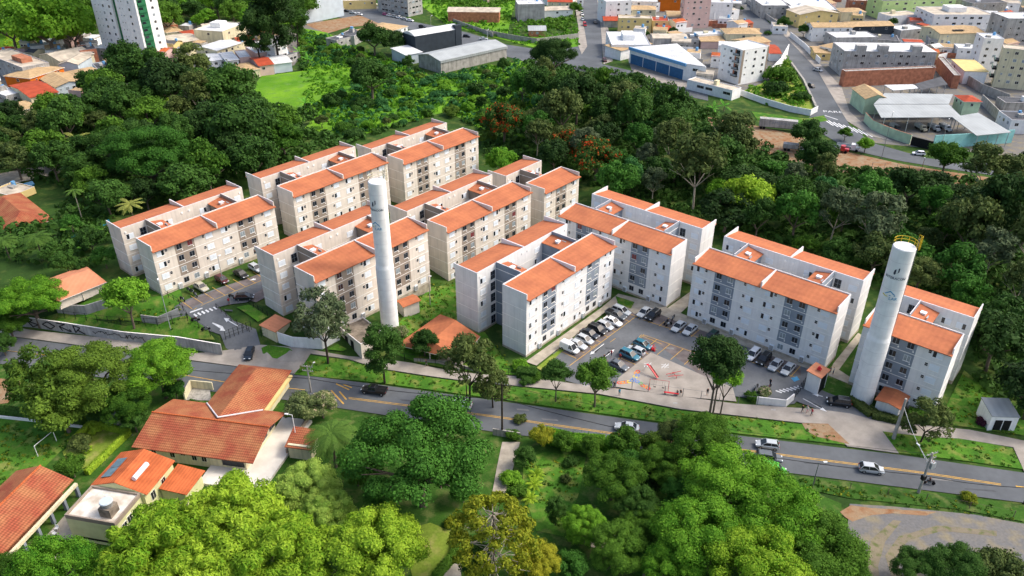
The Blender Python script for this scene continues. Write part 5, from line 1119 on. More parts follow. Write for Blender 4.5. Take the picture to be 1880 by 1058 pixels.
slab_roof("open_shed","weathered grey sheet roof right of the bright white one",[(1691,165),(1740,155),(1728,141),(1680,154)],4,4.6,MT['darkroof'],"shed")
bl("workshop_building","mint building with a mossy tan gabled roof at the street corner",(1566,162),(1590,181),(1624,176),6,'mint','gable','tan',rows=0,rise=1.6,ridge='y',cat="building")
bl("house","small mint house with a red hip roof above the workshop",(1754,175),(1771,186),(1798,184),7,'mint','hip','red_roof_paint',rows=1,cab=2,cbc=1,rise=1,w_=1.0)
def wall_line(name,label,pts,h,th,m,cat="wall",zpx=None,top=None,group=None,z0=-.3):
    P=[at(*p) if zpx is None else at(*p,zpx) for p in pts]; o=empty(name,(P[0].x,P[0].y,zt(P[0].x,P[0].y)),0,label,cat,group); b=MB()
    hh=h if isinstance(h,(list,tuple)) else [h]*len(pts)
    for (p,q),(h0,h1) in zip(zip(P,P[1:]),zip(hh,hh[1:])):
        d=(q-p); d.z=0; d.normalize(); s=W3((-d.y,d.x,0))*th/2; zb0=zt(p.x,p.y)-o.location.z; zb1=zt(q.x,q.y)-o.location.z; p0=p-o.location; q0=q-o.location
        vs=[]
        for zz0,zz1 in ((zb0+z0,zb1+z0),(zb0+h0,zb1+h1)):
            vs+=[(p0.x-s.x,p0.y-s.y,zz0),(q0.x-s.x,q0.y-s.y,zz1),(q0.x+s.x,q0.y+s.y,zz1),(p0.x+s.x,p0.y+s.y,zz0)]
        b.faces(vs,[(0,3,2,1),(0,1,5,4),(1,2,6,5),(2,3,7,6),(3,0,4,7)],m); b.faces(vs[4:],[(0,1,2,3)],top or m)
    b.build("wall_panel",o); return o
wall_line("boundary_wall","curving mint green yard wall with a rusty top at the street bend",[(1586,223),(1600,238),(1622,248),(1645,257),(1670,265)],3.4,.3,MT['mint'],top=MT['brick'])
wall_line("yard_gate","wide black sliding gate between mint and turquoise walls",[(1671,266),(1710,276)],3.0,.15,MT['black'],"gate")
wall_line("boundary_wall","turquoise painted yard wall",[(1710,276),(1780,268),(1856,262)],[5.2,4.4,4.6],.3,MT['turq'])
wall_line("boundary_wall","long grey concrete wall bordering the grassy slope",[(886,62),(935,72),(985,80),(1062,70)],2.4,.25,MT['conc'])
wall_line("boundary_wall","grey concrete wall beside the sloping side street",[(832,42),(870,56),(905,68)],2.2,.25,MT['conc'])
wall_line("boundary_wall","white wall round the grassy triangle",[(1352,172),(1400,190),(1450,205),(1487,212),(1500,205)],2.2,.25,MT['white'])
wall_line("boundary_wall","cracked white wall along the street beside the grassy triangle",[(1450,115),(1475,150),(1498,200)],1.0,.8,MT['conc'])
wall_line("boundary_wall","white wall behind the grassy triangle",[(1413,148),(1430,130),(1445,103)],5.5,.3,MT['white'])
wall_line("boundary_wall","grey yard wall right of the workshop",[(1800,190),(1830,220),(1858,242)],3.5,.3,MT['conc'])
wall_line("boundary_wall","grey retaining wall at the foot of the cream tower",[(1744,135),(1800,170),(1850,190)],3.5,.3,MT['conc'])
wall_line("boundary_wall","low white street wall with a gate on the second road",[(1450,68),(1475,88),(1505,118)],2.5,.25,MT['white'])
wall_line("boundary_wall","grey street wall high on the second road",[(1370,5),(1400,30),(1432,52)],2.5,.25,MT['gwall'])
# streets of the town
sheet("street",[(590,0),(690,10),(760,40),(860,60),(930,82),(985,90),(1062,85),(1062,78),(1075,45),(1062,-20),(1092,-20),(1106,40),(1106,118),(1160,130),(1230,150),(1300,170),(1300,185),(1160,155),(1090,135),(1000,122),(930,104),(870,100),(830,72),(790,62),(740,52),(640,35),(560,22),(560,-10)],'asph',-0.02)
sheet("street",[(1330,-20),(1365,-20),(1410,40),(1470,90),(1510,135),(1530,175),(1560,230),(1600,262),(1700,290),(1780,300),(1880,300),(1880,330),(1740,310),(1650,295),(1560,275),(1500,240),(1480,222),(1500,200),(1480,150),(1445,110),(1405,70),(1360,25)],'asph',-0.02)
sheet("sidewalk",[(1160,140),(1165,128),(1262,152),(1345,172),(1345,182),(1260,162)],'side',0.02,.1)
sheet("sidewalk",[(1372,-20),(1384,-20),(1440,50),(1500,112),(1545,160),(1560,205),(1590,232),(1640,260),(1600,250),(1555,222),(1530,180),(1500,128),(1430,55)],'side',0.02,.1)
sheet("sidewalk",[(1050,-20),(1060,-20),(1074,60),(1078,85),(1068,100),(1060,80),(1062,50)],'side',0.02,.1)
sheet("sidewalk",[(1094,-20),(1106,-20),(1118,60),(1125,112),(1108,118),(1104,60)],'side',0.02,.1)
for i in range(9): mark((1512+i*9,219+i*2.6),(1530+i*9,231+i*2.6),.55,'wmark',0.02,"zebra_marking")
mark((1514,212),(1538,220),.45,'wmark',0.02)
_o=at(1530,207,0)
cu=bpy.data.curves.new("street_lettering",'FONT'); cu.body="PARE"; cu.size=3.2; cu.align_x='CENTER'; me=bpy.data.meshes.new_from_object(bpy.data.objects.new("street_lettering",cu)); me.materials.append(MT['wmark'])
tag(link_mesh("street_lettering",me,None,(_o.x,_o.y,.02),-.15),kind='structure')
sheet("dirt_yard",[(1300,215),(1360,225),(1450,245),(1500,262),(1560,280),(1650,300),(1740,315),(1880,335),(1880,352),(1700,345),(1560,320),(1430,290),(1360,262),(1300,240)],'dirt',0.0)
sheet("dirt_patch",[(1118,190),(1160,182),(1200,190),(1230,205),(1200,215),(1130,212)],'dirt',0.02)
sheet("dirt_patch",[(560,45),(600,38),(660,28),(700,45),(640,50),(600,62)],'dirt',0.0)
sheet("meadow",[(460,165),(480,140),(560,130),(640,110),(660,150),(600,190),(540,215),(490,195)],'meadow',0.04)
sheet("meadow",[(20,38),(60,30),(95,50),(110,75),(60,92),(0,95),(-40,85)],'meadow',0.04)
sheet("meadow",[(745,-10),(950,-10),(940,25),(930,70),(1062,62),(1062,85),(1010,95),(880,62),(820,45)],'meadow',0.02)
sheet("meadow",[(1352,172),(1412,148),(1445,108),(1475,150),(1498,200),(1487,212),(1420,195)],'grass_y',0.04)
sheet("meadow",[(1380,205),(1480,218),(1512,212),(1520,222),(1480,228),(1390,220)],'grass',0.04)
sheet("meadow",[(-60,290),(60,280),(70,300),(20,305),(-60,310)],'meadow',0.04)
sheet("dirt_road",[(-60,330),(60,308),(135,298),(140,312),(60,330),(-60,352)],'pave',0.03)
sheet("settlement_ground",[(-80,100),(200,60),(300,120),(330,50),(560,30),(600,40),(540,120),(460,140),(330,150),(240,160),(-80,220)],'gravel',-0.04)
sheet("settlement_ground",[(1106,-30),(1330,-30),(1445,110),(1380,180),(1160,130)],'gravel',-0.05)
sheet("settlement_ground",[(1360,-40),(2000,-40),(2000,300),(1600,262),(1500,130)],'gravel',-0.05)
undergrowth("rank_grass",[([(745,-10),(950,-10),(940,40),(1055,30),(1062,85),(1010,95),(880,62),(820,45)],0),([(1352,172),(1412,148),(1445,112),(1470,150),(1490,195),(1480,205),(1420,195)],0)],"rank grass and low weeds on the empty plots by the streets",'bright',21,.10,(.5,1.6),(.4,1.0))
undergrowth("hill_scrub",[([(740,-40),(950,-40),(945,0),(900,20),(800,10)],0),([(960,40),(1050,35),(1050,55),(985,58)],0),([(1395,175),(1440,110),(1470,160),(1485,195)],0)],"dark scrub on the slopes by the streets",'mid',22,.10,(1.0,2.4),(.5,1.0))

# red-tiled house and pools beyond the left block
bl("house","old house with a broad weathered red hip roof at the left edge",(-40,374),(16,424),(108,414),4.2,'cream','hip','clay',rows=1,cab=2,cbc=3,rise=2.2,over=.7)
bl("house","low building with a curved beige wall at the left edge by the dirt road",(-20,350),(20,360),(60,342),2.5,'yellow','flat','beigeroof',rows=0)
pw=mat("pool_water",c("#2f93b8"),.1,.05,.5,spec=.6)
for nm,pts in (("pool",[(131,436),(150,430),(154,440),(138,447)]),("pool",[(180,411),(200,405),(204,411),(186,416)]),("pool",[(24,345),(60,334),(64,340),(32,352)])): tag(drape(nm,pts,pw,0.35,3,.35),kind='structure')
sheet("lawn",[(110,420),(150,395),(190,400),(200,430),(160,460),(115,450)],'grass',0.03)
# small town houses filling the quarters between the ones described above
STREETS=[[(at(x,y,0).x,at(x,y,0).y) for x,y in h] for h in ([(1055,-30),(1110,-30),(1125,118),(1055,118)],[(1325,-30),(1388,-30),(1440,45),(1510,110),(1550,165),(1600,250),(1520,250),(1470,150),(1400,75),(1350,28)],[(580,-10),(700,5),(780,35),(930,80),(920,105),(780,70),(620,35)],[(1352,172),(1412,140),(1445,95),(1500,200)],[(1580,165),(1860,150),(1860,270),(1600,240)])]
def filler(poly,n,seed,label,group,mx=(6,11),zz=(3.2,6.5),sp=11):
    rnd=random.Random(seed); pg=[(at(x,y,0).x,at(x,y,0).y) for x,y in poly]; x0=min(p[0] for p in pg);x1=max(p[0] for p in pg);y0=min(p[1] for p in pg);y1=max(p[1] for p in pg); k=0
    for _ in range(4000):
        if k>=n: break
        x=rnd.uniform(x0,x1); y=rnd.uniform(y0,y1)
        if not inpoly(x,y,pg): continue
        if any((x-a)**2+(y-b)**2<(sp*.5+r_)**2 for a,b,r_ in TOWN) or any(inpoly(x,y,h) for h in STREETS): continue
        w_=rnd.uniform(*mx); d=rnd.uniform(*mx); z=rnd.uniform(*zz); az=rnd.choice((-.2,-.25,.55,-.3))+rnd.uniform(-.08,.08); TOWN.append((x,y,max(w_,d)*.5)); k+=1
        r0=empty("town_house",(x,y,0),az,label,"house",group); m=MB(); wl_=MT[rnd.choice(('white','cream','gwall','brick','white','pink','yellow','conc'))]
        m.box(-w_/2,-d/2,-.2,w_/2,d/2,z,wl_,MT['beigeroof']); 
        t=.15
        m.box(-w_/2-.003,-d/2-.003,z-.1,w_/2+.003,-d/2+t,z+.5,wl_); m.box(-w_/2-.003,d/2-t,z-.1,w_/2+.003,d/2+.003,z+.5,wl_); m.build("wall",r0)
        rm=MT[rnd.choice(('tan','tan','red_roof_paint','metalroof','whiteroof','oclay','darkroof','beigeroof'))]; q=MB()
        if rnd.random()<.6: q.faces([(-w_/2-.3,-d/2-.3,z+.1),(w_/2+.3,-d/2-.3,z+.1),(w_/2+.3,0,z+1.3),(-w_/2-.3,0,z+1.3),(w_/2+.3,d/2+.3,z+.1),(-w_/2-.3,d/2+.3,z+.1)],[(0,1,2,3),(3,2,4,5)],rm); q.poly([(-w_/2,-d/2,z),(-w_/2,0,z+1.15),(-w_/2,d/2,z)],wl_); q.poly([(w_/2,-d/2,z),(w_/2,d/2,z),(w_/2,0,z+1.15)],wl_)
        else: q.faces([(-w_/2+.2,-d/2+.2,z+.2),(w_/2-.2,-d/2+.2,z+.2),(w_/2-.2,d/2-.2,z+.45),(-w_/2+.2,d/2-.2,z+.45)],[(0,1,2,3)],rm)
        q.build("roof",r0)
        for i in range(rnd.randint(1,3)): link_mesh("window",simple_window(1.2,1.0,'glass'),r0,((i-.9)*w_/3.2,-d/2,z-1.5),0)
        if rnd.random()<.5: q=MB(); q.tube((w_*.2,d*.2,z+.4),(w_*.2,d*.2,z+1.9),.7,MT['bluet'],.6,10); q.build("roof_tank",r0)
        if rnd.random()<.6: q=MB(); q.box(-w_/2-2.5,-d/2-3.2,-.2,w_/2+1.5,-d/2-3.0,2.3,MT[rnd.choice(('white','conc','brick','gwall'))]); q.build("yard_wall",r0)
bpy.context.view_layer.update()
def _ext(o):
    P=[ch.matrix_world@Vector(cn) for ch in o.children if ch.type=='MESH' and ch.name.startswith('wall') for cn in ch.bound_box] or [o.location]
    x0,x1,y0,y1=min(p.x for p in P),max(p.x for p in P),min(p.y for p in P),max(p.y for p in P); s=min(x1-x0,y1-y0); n=max(1,int(max(x1-x0,y1-y0)/max(s,3)+.5))
    return [((x0+(x1-x0)*(i+.5)/n) if x1-x0>y1-y0 else (x0+x1)/2,(y0+y1)/2 if x1-x0>y1-y0 else y0+(y1-y0)*(i+.5)/n,s*.5) for i in range(n)]
TOWN=[q for o in list(col.objects) if o.parent is None and o.get("category") in ("house","building","warehouse","apartment building","tower block","shed") for q in _ext(o)]
filler([(1106,-20),(1330,-20),(1400,60),(1440,105),(1340,165),(1160,125)],60,31,"small plain town house squeezed between larger ones near the road bend","small houses near the road bend",(5,9),(3,5.5),5)
filler([(1380,-30),(1960,-30),(1960,280),(1860,250),(1745,130),(1560,70),(1480,60)],80,32,"small plain town house squeezed between larger ones at the upper right","small houses of the upper right quarter",(5,10),(3,6.5),5.5)
filler([(-60,95),(60,90),(185,75),(195,110),(300,115),(300,60),(370,50),(540,75),(520,130),(420,135),(330,112),(240,160),(100,200),(-60,215)],45,33,"small plain hillside house squeezed between larger ones at the upper left","small houses of the hillside cluster",(4.5,8),(3,5),5)
filler([(590,-30),(1060,-30),(1055,15),(960,5),(690,-5)],16,34,"small plain town house at the very top of the picture","small houses at the top",(7,12),(3,6.5),10)
for i,(x,y,r_) in enumerate(((1236,58,9),(1222,66,8),(1300,26,7),(1560,28,8),(1640,40,8),(1690,40,7),(1745,75,7),(1250,72,8),(1185,62,7),(345,88,10),(470,98,8),(235,128,10),(130,125,8),(50,150,7),(1600,78,6),(1420,20,7))): tree_px(x,y,r_,'med','mid' if i%2 else 'dark',"yard_tree","small tree in a back yard of the town","tree","small trees in the town's yards")
# ================================================================ VEHICLES
PAINT={k:mat("car_paint_"+k,c(v),.28,.03,.5,spec=.6) for k,v in dict(white="#e6e7e8",silver="#b3b9bd",grey="#5b6166",black="#17191c",blue="#1d2733",teal="#2f6f82",maroon="#4c1820",green="#25403a",red="#b4202c",pink="#b85a8a",lgreen="#4fae3a",beige="#b5b09c").items()}
def car_meshes(kind):
    # stations along x (nose at +x): (x, half width, z bottom, z belt)
    L=dict(sedan=4.4,hatch=4.0,suv=4.4,van=4.3,pickup=5.0)[kind]; hw=dict(sedan=.86,hatch=.83,suv=.9,van=.85,pickup=.9)[kind]
    up=.12 if kind in('suv','pickup') else 0; h=L/2
    st=[(-h,.80,.38,.70),(-h+.12,.93,.28,.88),(-h+.5,1,.26,.92),(-h+1.4,1,.24,.90),(0,1,.24,.88),(h-1.35,1,.24,.86),(h-.6,.97,.25,.78),(h-.15,.88,.28,.66),(h,.74,.36,.55)]
    P=MT['black']; paint=PAINT['white']; b=MB(); vs=[]
    for x,k,zb,zc in st:
        w_=hw*k; zc+=up; zb+=up; vs+=[(x,-w_*.92,zb),(x,-w_,zb+.18),(x,-w_,zc-.12),(x,-w_*.90,zc),(x,w_*.90,zc),(x,w_,zc-.12),(x,w_,zb+.18),(x,w_*.92,zb)]
    n=len(st); fs=[]
    for i in range(n-1):
        for j in range(8): a=i*8+j; bb=i*8+(j+1)%8; fs.append((a,bb,bb+8,a+8))
    fs+=[tuple(range(8))[::-1],tuple(range((n-1)*8,n*8))]
    b.faces(vs,[f[::-1] for f in fs],paint)
    zt_=1.44+up*1.6 if kind!='van' else 1.82; zb_=.86+up
    c0,c1,r0,r1={'sedan':(-1.75,1.05,-1.05,.28),'hatch':(-1.9,1.15,-1.45,.3),'suv':(-2.08,1.15,-1.85,.35),'van':(.02,1.35,.25,.65),'pickup':(-.55,1.35,-.4,.6)}[kind]
    a=hw*.90; r_=hw*.72
    # roof and pillars
    b.faces([(r0,-r_,zt_-.03),(r1,-r_,zt_-.03),(r1,r_,zt_-.03),(r0,r_,zt_-.03),(r0+.12,-r_*.8,zt_+.03),(r1-.1,-r_*.8,zt_+.03),(r1-.1,r_*.8,zt_+.03),(r0+.12,r_*.8,zt_+.03)],[(4,5,6,7),(0,1,5,4),(1,2,6,5),(2,3,7,6),(3,0,4,7)],paint)
    for s in (-1,1):
        for (xa,xb,t) in ((c1,r1,.07),(c0,r0,.12),((c0+c1)/2-.1,(r0+r1)/2,.08)):
            b.tube((xa,s*a,zb_-.03),(xb,s*r_,zt_),t/1.7,paint,n=4)
    if kind=='van':
        b.faces([(-2.1,-.84,.5),(.2,-.84,.5),(.2,.84,.5),(-2.1,.84,.5),(-2.05,-.78,1.8),(.15,-.78,1.8),(.15,.78,1.8),(-2.05,.78,1.8),(-1.9,-.6,1.92),(.05,-.6,1.92),(.05,.6,1.92),(-1.9,.6,1.92)],[(0,1,5,4),(1,2,6,5),(2,3,7,6),(3,0,4,7),(4,5,9,8),(5,6,10,9),(6,7,11,10),(7,4,8,11),(8,9,10,11)],paint)
    if kind=='pickup':
        b.box(-2.4,-.72,1.02,-.62,.72,1.05,P); 
        for s in (-1,1): b.box(-2.45,s*.86-.05,.9,-.6,s*.86+.05,1.12,paint)
        b.box(-2.5,-.86,.9,-2.4,.86,1.12,paint)
    if kind=='suv':
        for s in (-1,1): b.tube((r0+.2,s*.55,zt_+.07),(r1-.2,s*.55,zt_+.07),.025,MT['galv'],n=4)
    for s in (-1,1): b.box(c1-.35,s*(a+.12)-.07,zb_,c1-.2,s*(a+.12)+.07,zb_+.13,paint)
    body=b.mesh("body")
    def gl(pts,nm): q=MB(); q.poly(pts,MT['glass']); return q.mesh(nm)
    g={}
    a2=a-.02; e=.012
    g['windshield']=[gl([(c1,-a2,zb_),(c1,a2,zb_),(r1,r_,zt_-.03),(r1,-r_,zt_-.03)],"windshield")]
    if kind not in('van',): g['rear_window']=[gl([(c0,a2,zb_),(c0,-a2,zb_),(r0,-r_,zt_-.03),(r0,r_,zt_-.03)],"rear_window")]
    g['side_window']=[gl([(c0,-a,zb_),(c1,-a,zb_),(r1,-r_-e,zt_-.03),(r0,-r_-e,zt_-.03)],"side_window"),gl([(c1,a,zb_),(c0,a,zb_),(r0,r_+e,zt_-.03),(r1,r_+e,zt_-.03)],"side_window")]
    def bx(nm,*v): q=MB(); q.box(*v[:6],v[6]); return q.mesh(nm)
    g['headlight']=[bx("headlight",h-.2,s*hw*.62-.16,.55+up,h-.02,s*hw*.62+.16,.69+up,MT['lamp']) for s in (-1,1)]
    g['tail_light']=[bx("tail_light",-h-.01,s*hw*.66-.13,.66+up,-h+.12,s*hw*.66+.13,.84+up,MT['tail']) for s in (-1,1)]
    q=MB(); q.tube((0,-.11,0),(0,.11,0),.31+up*.3,MT['tyre'],n=16); ty=q.mesh("wheel")
    q=MB(); q.tube((0,-.118,0),(0,.118,0),.19,MT['rim'],n=10); ri=q.mesh("rim")
    return body,g,ty,ri,h,hw,up
CM={}
NCAR=0
def car(P,az,kind,paint,label,cat="car",group=None,simple=False,s=1.0):
    if kind not in CM: CM[kind]=car_meshes(kind)
    body,g,ty,ri,h,hw,up=CM[kind]
    o=empty({"van":"panel_van","pickup":"pickup_truck"}.get(kind,"car"),P,az,label,cat,group,s)
    b=link_mesh("body",body,o); b.material_slots[0].link='OBJECT'; b.material_slots[0].material=PAINT[paint]
    for nm,ms in g.items():
        if simple and nm in('headlight','tail_light'): continue
        for m in ms: link_mesh(nm,m,o)
    for x in (-h+.78,h-.82):
        for s_ in (-1,1):
            w_=link_mesh("wheel",ty,o,(x,s_*(hw-.1),.31+up*.3))
            if not simple: link_mesh("rim",ri,w_)
    return o
def carpx(px,py,az,kind,paint,label,zoff=.08,**k):
    P=at(px,py+0); P=at(px,py,P.z+.7); return car((P.x,P.y,zt(P.x,P.y)+zoff),az,kind,paint,label,**k)
NB=math.atan2(FB[1],FB[0]); NG=math.atan2(FG[1],FG[0]); RD=math.atan2(-.211,1)
for px,py,kd,pt,lab in [(1046,639,'van','white',"white panel van at the near end of the parked row beside the grey block"),(1060,632,'sedan','silver',"silver sedan parked right next to the white panel van"),(1073.5,623,'hatch','silver',"silver hatchback second from the white panel van"),(1082.5,612.5,'sedan','blue',"dark navy sedan in the row beside the grey block"),(1097,605,'suv','black',"black car fifth from the white van's end of the row"),(1110.5,597.5,'hatch','silver',"silver hatchback between the black car and the white sedan"),(1125,590,'sedan','white',"white sedan in the row beside the grey block"),(1131,578,'pickup','grey',"dark grey pickup near the far end of the row beside the grey block"),(1141,571,'suv','silver',"silver estate car at the far corner end of the row")]:
    carpx(px,py,NB,kd,pt,lab,group="cars parked beside the grey block")
for px,py,kd,pt,lab in [(1183,573,'sedan','silver',"silver sedan at the corner in front of the far grey block"),(1199,579,'suv','black',"black car next to the silver one at the car park's far corner"),(1246,599,'sedan','silver',"silver sedan right of the parked motorcycles"),(1267,605,'sedan','silver',"silver sedan second right of the parked motorcycles"),(1307,616,'hatch','green',"dark green hatchback partly behind the dense dark tree"),(1382,651,'suv','white',"white SUV in front of the playground block"),(1402,659.5,'suv','black',"black SUV between the white SUV and a silver car"),(1424,669.5,'sedan','silver',"silver sedan right of the black SUV"),(1447,677,'sedan','silver',"silver sedan last in the row, beside the disabled bay")]:
    carpx(px,py,NG,kd,pt,lab,group="cars parked in front of the grey blocks")
carpx(1180,632,NB,'hatch','teal',"teal hatchback at the top of the middle parking strip")
carpx(1168,643,NB+math.pi,'hatch','silver',"pale silver hatchback parked tail-out beside the teal one")
carpx(1156,652,NB,'suv','teal',"dark teal estate car in the middle parking strip")
carpx(1135,670,NB,'sedan','grey',"dark grey car at the lower end of the middle parking strip")
carpx(1540,738,math.pi-.25,'suv','black',"black SUV waiting on the drive beside the right water tower")
carpx(1151,784,RD+math.pi,'sedan','silver',"silver sedan driving left in the middle of the main road")
carpx(1409,816,RD+math.pi,'hatch','silver',"silver hatchback driving left in the far lane of the main road")
carpx(1412,840,RD,'suv','grey',"dark grey SUV in the near lane beside the big tree")
carpx(1600,860,RD,'hatch','silver',"silver hatchback driving right in the near lane")
carpx(687,716,RD+math.pi,'pickup','black',"black pickup truck driving left on the main road")
carpx(845,741,RD+math.pi,'sedan','white',"white car half hidden by the airy tree on the main road")
carpx(457,647,math.atan2(1,-.05)+math.pi-0.0,'hatch','blue',"dark hatchback leaving the left gate")
carpx(1420,862,RD,'van','lgreen',"green van mostly hidden under the big tree at the road's edge")
for px,py,kd,pt,lab in [(369,527,'sedan','beige',"pale gold sedan beside the motorcycles in the left car park"),(407,513,'hatch','maroon',"dark maroon hatchback in the left car park"),(442,503,'sedan','black',"black sedan in the left car park"),(469,492,'hatch','silver',"silver car half hidden behind the beige block corner")]:
    carpx(px,py,NB,kd,pt,lab,.14,group="cars in the left car park")
carpx(449,545,NB+.85,'hatch','black',"black hatchback with its boot towards the left gate",.14)
for px,py,az,kd,pt,lab in [(1687,281,RD+3.1,'hatch','white',"white hatchback passing the black sliding gate"),(1685,324,.2,'sedan','white',"white car parked on the dirt yard at the wood's edge"),(1502,128,-1.0,'sedan','silver',"silver car parked at the kerb of the second road"),(1490,157,-1.35,'hatch','black',"dark car coming down the second road"),(1093,41,-1.5,'sedan','black',"black car parked on the right of the straight road"),(1110,110,-1.45,'hatch','maroon',"maroon car parked at the corner of the straight road"),(1073.5,45,-1.5,'van','red',"red van parked on the left of the straight road"),(1069.6,35,-1.5,'hatch','white',"white car just beyond the red van"),(1068.6,26,-1.5,'sedan','white',"second white car beyond the red van"),(1067,18,-1.5,'hatch','silver',"third pale car beyond the red van"),(888,71,.0,'sedan','silver',"silver car on the side street below the long wall"),(857,66,-.2,'hatch','black',"dark car on the forecourt right of the dark warehouse"),(776,49,-.4,'suv','black',"black car on the street above the dark warehouse"),
 (628,17,-.5,'sedan','white',"white car first of the row at the top left street"),(636,20,-.5,'hatch','black',"dark car second of the row at the top left street"),(648,23,-.5,'sedan','silver',"silver car third of the row at the top left street"),(660,26,-.5,'hatch','white',"white car last of the row at the top left street"),(641,11,-.1,'hatch','silver',"silver car near the yellow shop front at the top"),(708,26,-.5,'hatch','pink',"pink car under the beige awning"),(716,28,-.5,'sedan','white',"white car next to the pink one"),(725,30,-.5,'hatch','silver',"silver car third from the pink one"),(734,32,-.5,'sedan','white',"white car fourth from the pink one"),(743,34.5,-.5,'hatch','silver',"silver car fifth from the pink one"),(753,37,-.5,'sedan','white',"white car at the lower end of the kerb row")]:
    P=at(px,py,.7); car((P.x,P.y,0),az,kd,pt,lab,simple=True)
def truck(px,py,az,cabp,boxp,label,L=5.5,cabon=True,boxh=2.6,name="truck",text=None,flat=False,s=1.0):
    P=at(px,py,1.2); o=empty(name,(P.x,P.y,0),az,label,"truck" if name=="truck" else "trailer",None,s); b=MB()
    if not flat: b.box(-L/2,-1.2,1.0,L/2,1.2,1.0+boxh,boxp)
    else: b.box(-L/2,-1.2,.95,L/2,1.2,1.15,boxp); 
    if flat:
        for s_ in (-1,1): b.box(-L/2,s_*1.17-.04,1.15,L/2,s_*1.17+.04,1.75,boxp)
    b.build("cargo_box" if not flat else "flatbed",o); b=MB(); b.box(-L/2,-.45,.6,L/2+(2.2 if cabon else 0),.45,.98,MT['black']); b.build("chassis",o)
    if cabon:
        b=MB(); b.yz([(-1.05,.7),(1.05,.7),(1.0,1.6),(.9,2.45),(-.9,2.45),(-1.0,1.6)],L/2+.3,L/2+1.7,cabp); b.box(L/2+1.7,-.75,.65,L/2+3.0,.75,1.5,cabp); b.build("cab",o)
        b=MB(); b.poly([(L/2+1.72,-.9,1.65),(L/2+1.72,.9,1.65),(L/2+1.72,.8,2.3),(L/2+1.72,-.8,2.3)],MT['glass']); b.build("windshield",o)
    for x in (-L/2+.8,-L/2+1.9,L/2+2.2 if cabon else L/2-.8):
        for s_ in (-1,1): b=MB(); b.tube((x,s_*.95-.15,.48),(x,s_*.95+.15,.48),.48,MT['tyre'],n=12); b.build("wheel",o)
    if text:
        cu=bpy.data.curves.new("lettering",'FONT'); cu.body=text; cu.size=1.5; cu.align_x='CENTER'; cu.extrude=.01; me=bpy.data.meshes.new_from_object(bpy.data.objects.new("lettering",cu)); me.materials.clear(); me.materials.append(MT['slate'])
        q=link_mesh("lettering",me,o,(0.3,-1.215,1.0+boxh*.42)); q.rotation_euler=(math.pi/2,0,0)
    return o
truck(1428,232,-.30,PAINT['silver'],MT['gwall'],"long dirty grey box trailer with lettering parked under the trees",13,False,2.8,"trailer","CAMBRAIA")
truck(1548,268,-.5,PAINT['white'],MT['galv'],"white cab truck with a flat bed at the dirt yard's edge",4.5,True,2,flat=True)
truck(1530,270,-.55,PAINT['red'],MT['galv'],"red cab truck half hidden by the dark tree",4.5,True,2,flat=True,s=.95)
truck(1452,270,-.3,PAINT['silver'],MT['gwall'],"grey tipper truck half hidden under trees on the dirt yard",5,True,1.4)
truck(1495,292,-.4,PAINT['white'],MT['galv'],"pale truck in the shade behind the dark trees",4.5,True,1.6)
for i,x in enumerate((1641,1688,1712,1733)): truck(x,231,-1.45,PAINT[('blue','beige','silver','white')[i]],MT['galv'],("blue cab truck first in the open shed","beige truck second in the open shed","silver truck third in the open shed","white truck last in the open shed")[i],3.6,True,1.2,s=.85)
truck(676,8,.05,PAINT['white'],MT['mint'],"white truck with a pale green box at the top street",5,True,2.4)
# motorcycles
def moto(px,py,az,pm,label,zoff=.08,group=None):
    P=at(px,py); P=at(px,py,P.z+.4); o=empty("motorcycle",(P.x,P.y,zt(P.x,P.y)+zoff),az,label,"motorcycle",group)
    for x in (-.68,.68): b=MB(); b.tube((x,-.06,.3),(x,.06,.3),.3,MT['tyre'],n=12); b.build("wheel",o)
    b=MB(); b.tube((-.68,0,.32),(.1,0,.5),.07,MT['black'],n=6); b.tube((.68,0,.32),(.42,0,.95),.05,MT['galv'],n=6); b.box(-.25,-.15,.28,.25,.15,.6,MT['steel']); b.build("frame",o)
    b=MB(); b.yz([(-.15,.68),(.15,.68),(.1,.9),(-.1,.9)],-.02,.45,PAINT[pm]); b.build("fuel_tank",o)
    b=MB(); b.box(-.75,-.13,.72,.0,.13,.82,MT['black']); b.build("seat",o)
    b=MB(); b.tube((.42,-.36,1.02),(.42,.36,1.02),.025,MT['black'],n=5); b.build("handlebar",o); return o
for px,py,az,pm,lab in [(1223,592,NG,'black',"black motorcycle, lower one of two at the grey blocks' corner"),(1236,584,NG+.2,'grey',"grey motorcycle, upper one at the grey blocks' corner"),(1228,596,NG-.3,'silver',"silver-tanked motorcycle nearest the lane at the corner")]: moto(px,py,az,pm,lab)
for px,py,az,pm,lab in [(347,533,NB,'blue',"blue motorcycle beside the pale gold sedan"),(353,536,NB+.1,'black',"black motorcycle in the yellow hatched bay"),(359,542,NB-.1,'grey',"grey motorcycle nearest the lane in the hatched bay"),(335,550,NB+.05,'black',"black motorcycle alone at the end of the hatched bay"),(358,585,NB+.9,'maroon',"motorcycle against the left car park railing"),(377,602,NB+1.0,'grey',"grey motorcycle by the left gate's railing"),(425,545,2.6,'black',"black motorcycle behind the black hatchback")]: moto(px,py,az,pm,lab,.14)
for px,py,az,pm,lab in [(1388,712,NG,'grey',"motorcycle first of the row beyond the playground"),(1395,716,NG,'blue',"motorcycle second of the row beyond the playground"),(1403,720,NG,'black',"motorcycle third of the row beyond the playground"),(1412,712,NG,'maroon',"motorcycle nearest the drive beyond the playground")]: moto(px,py,az,pm,lab)
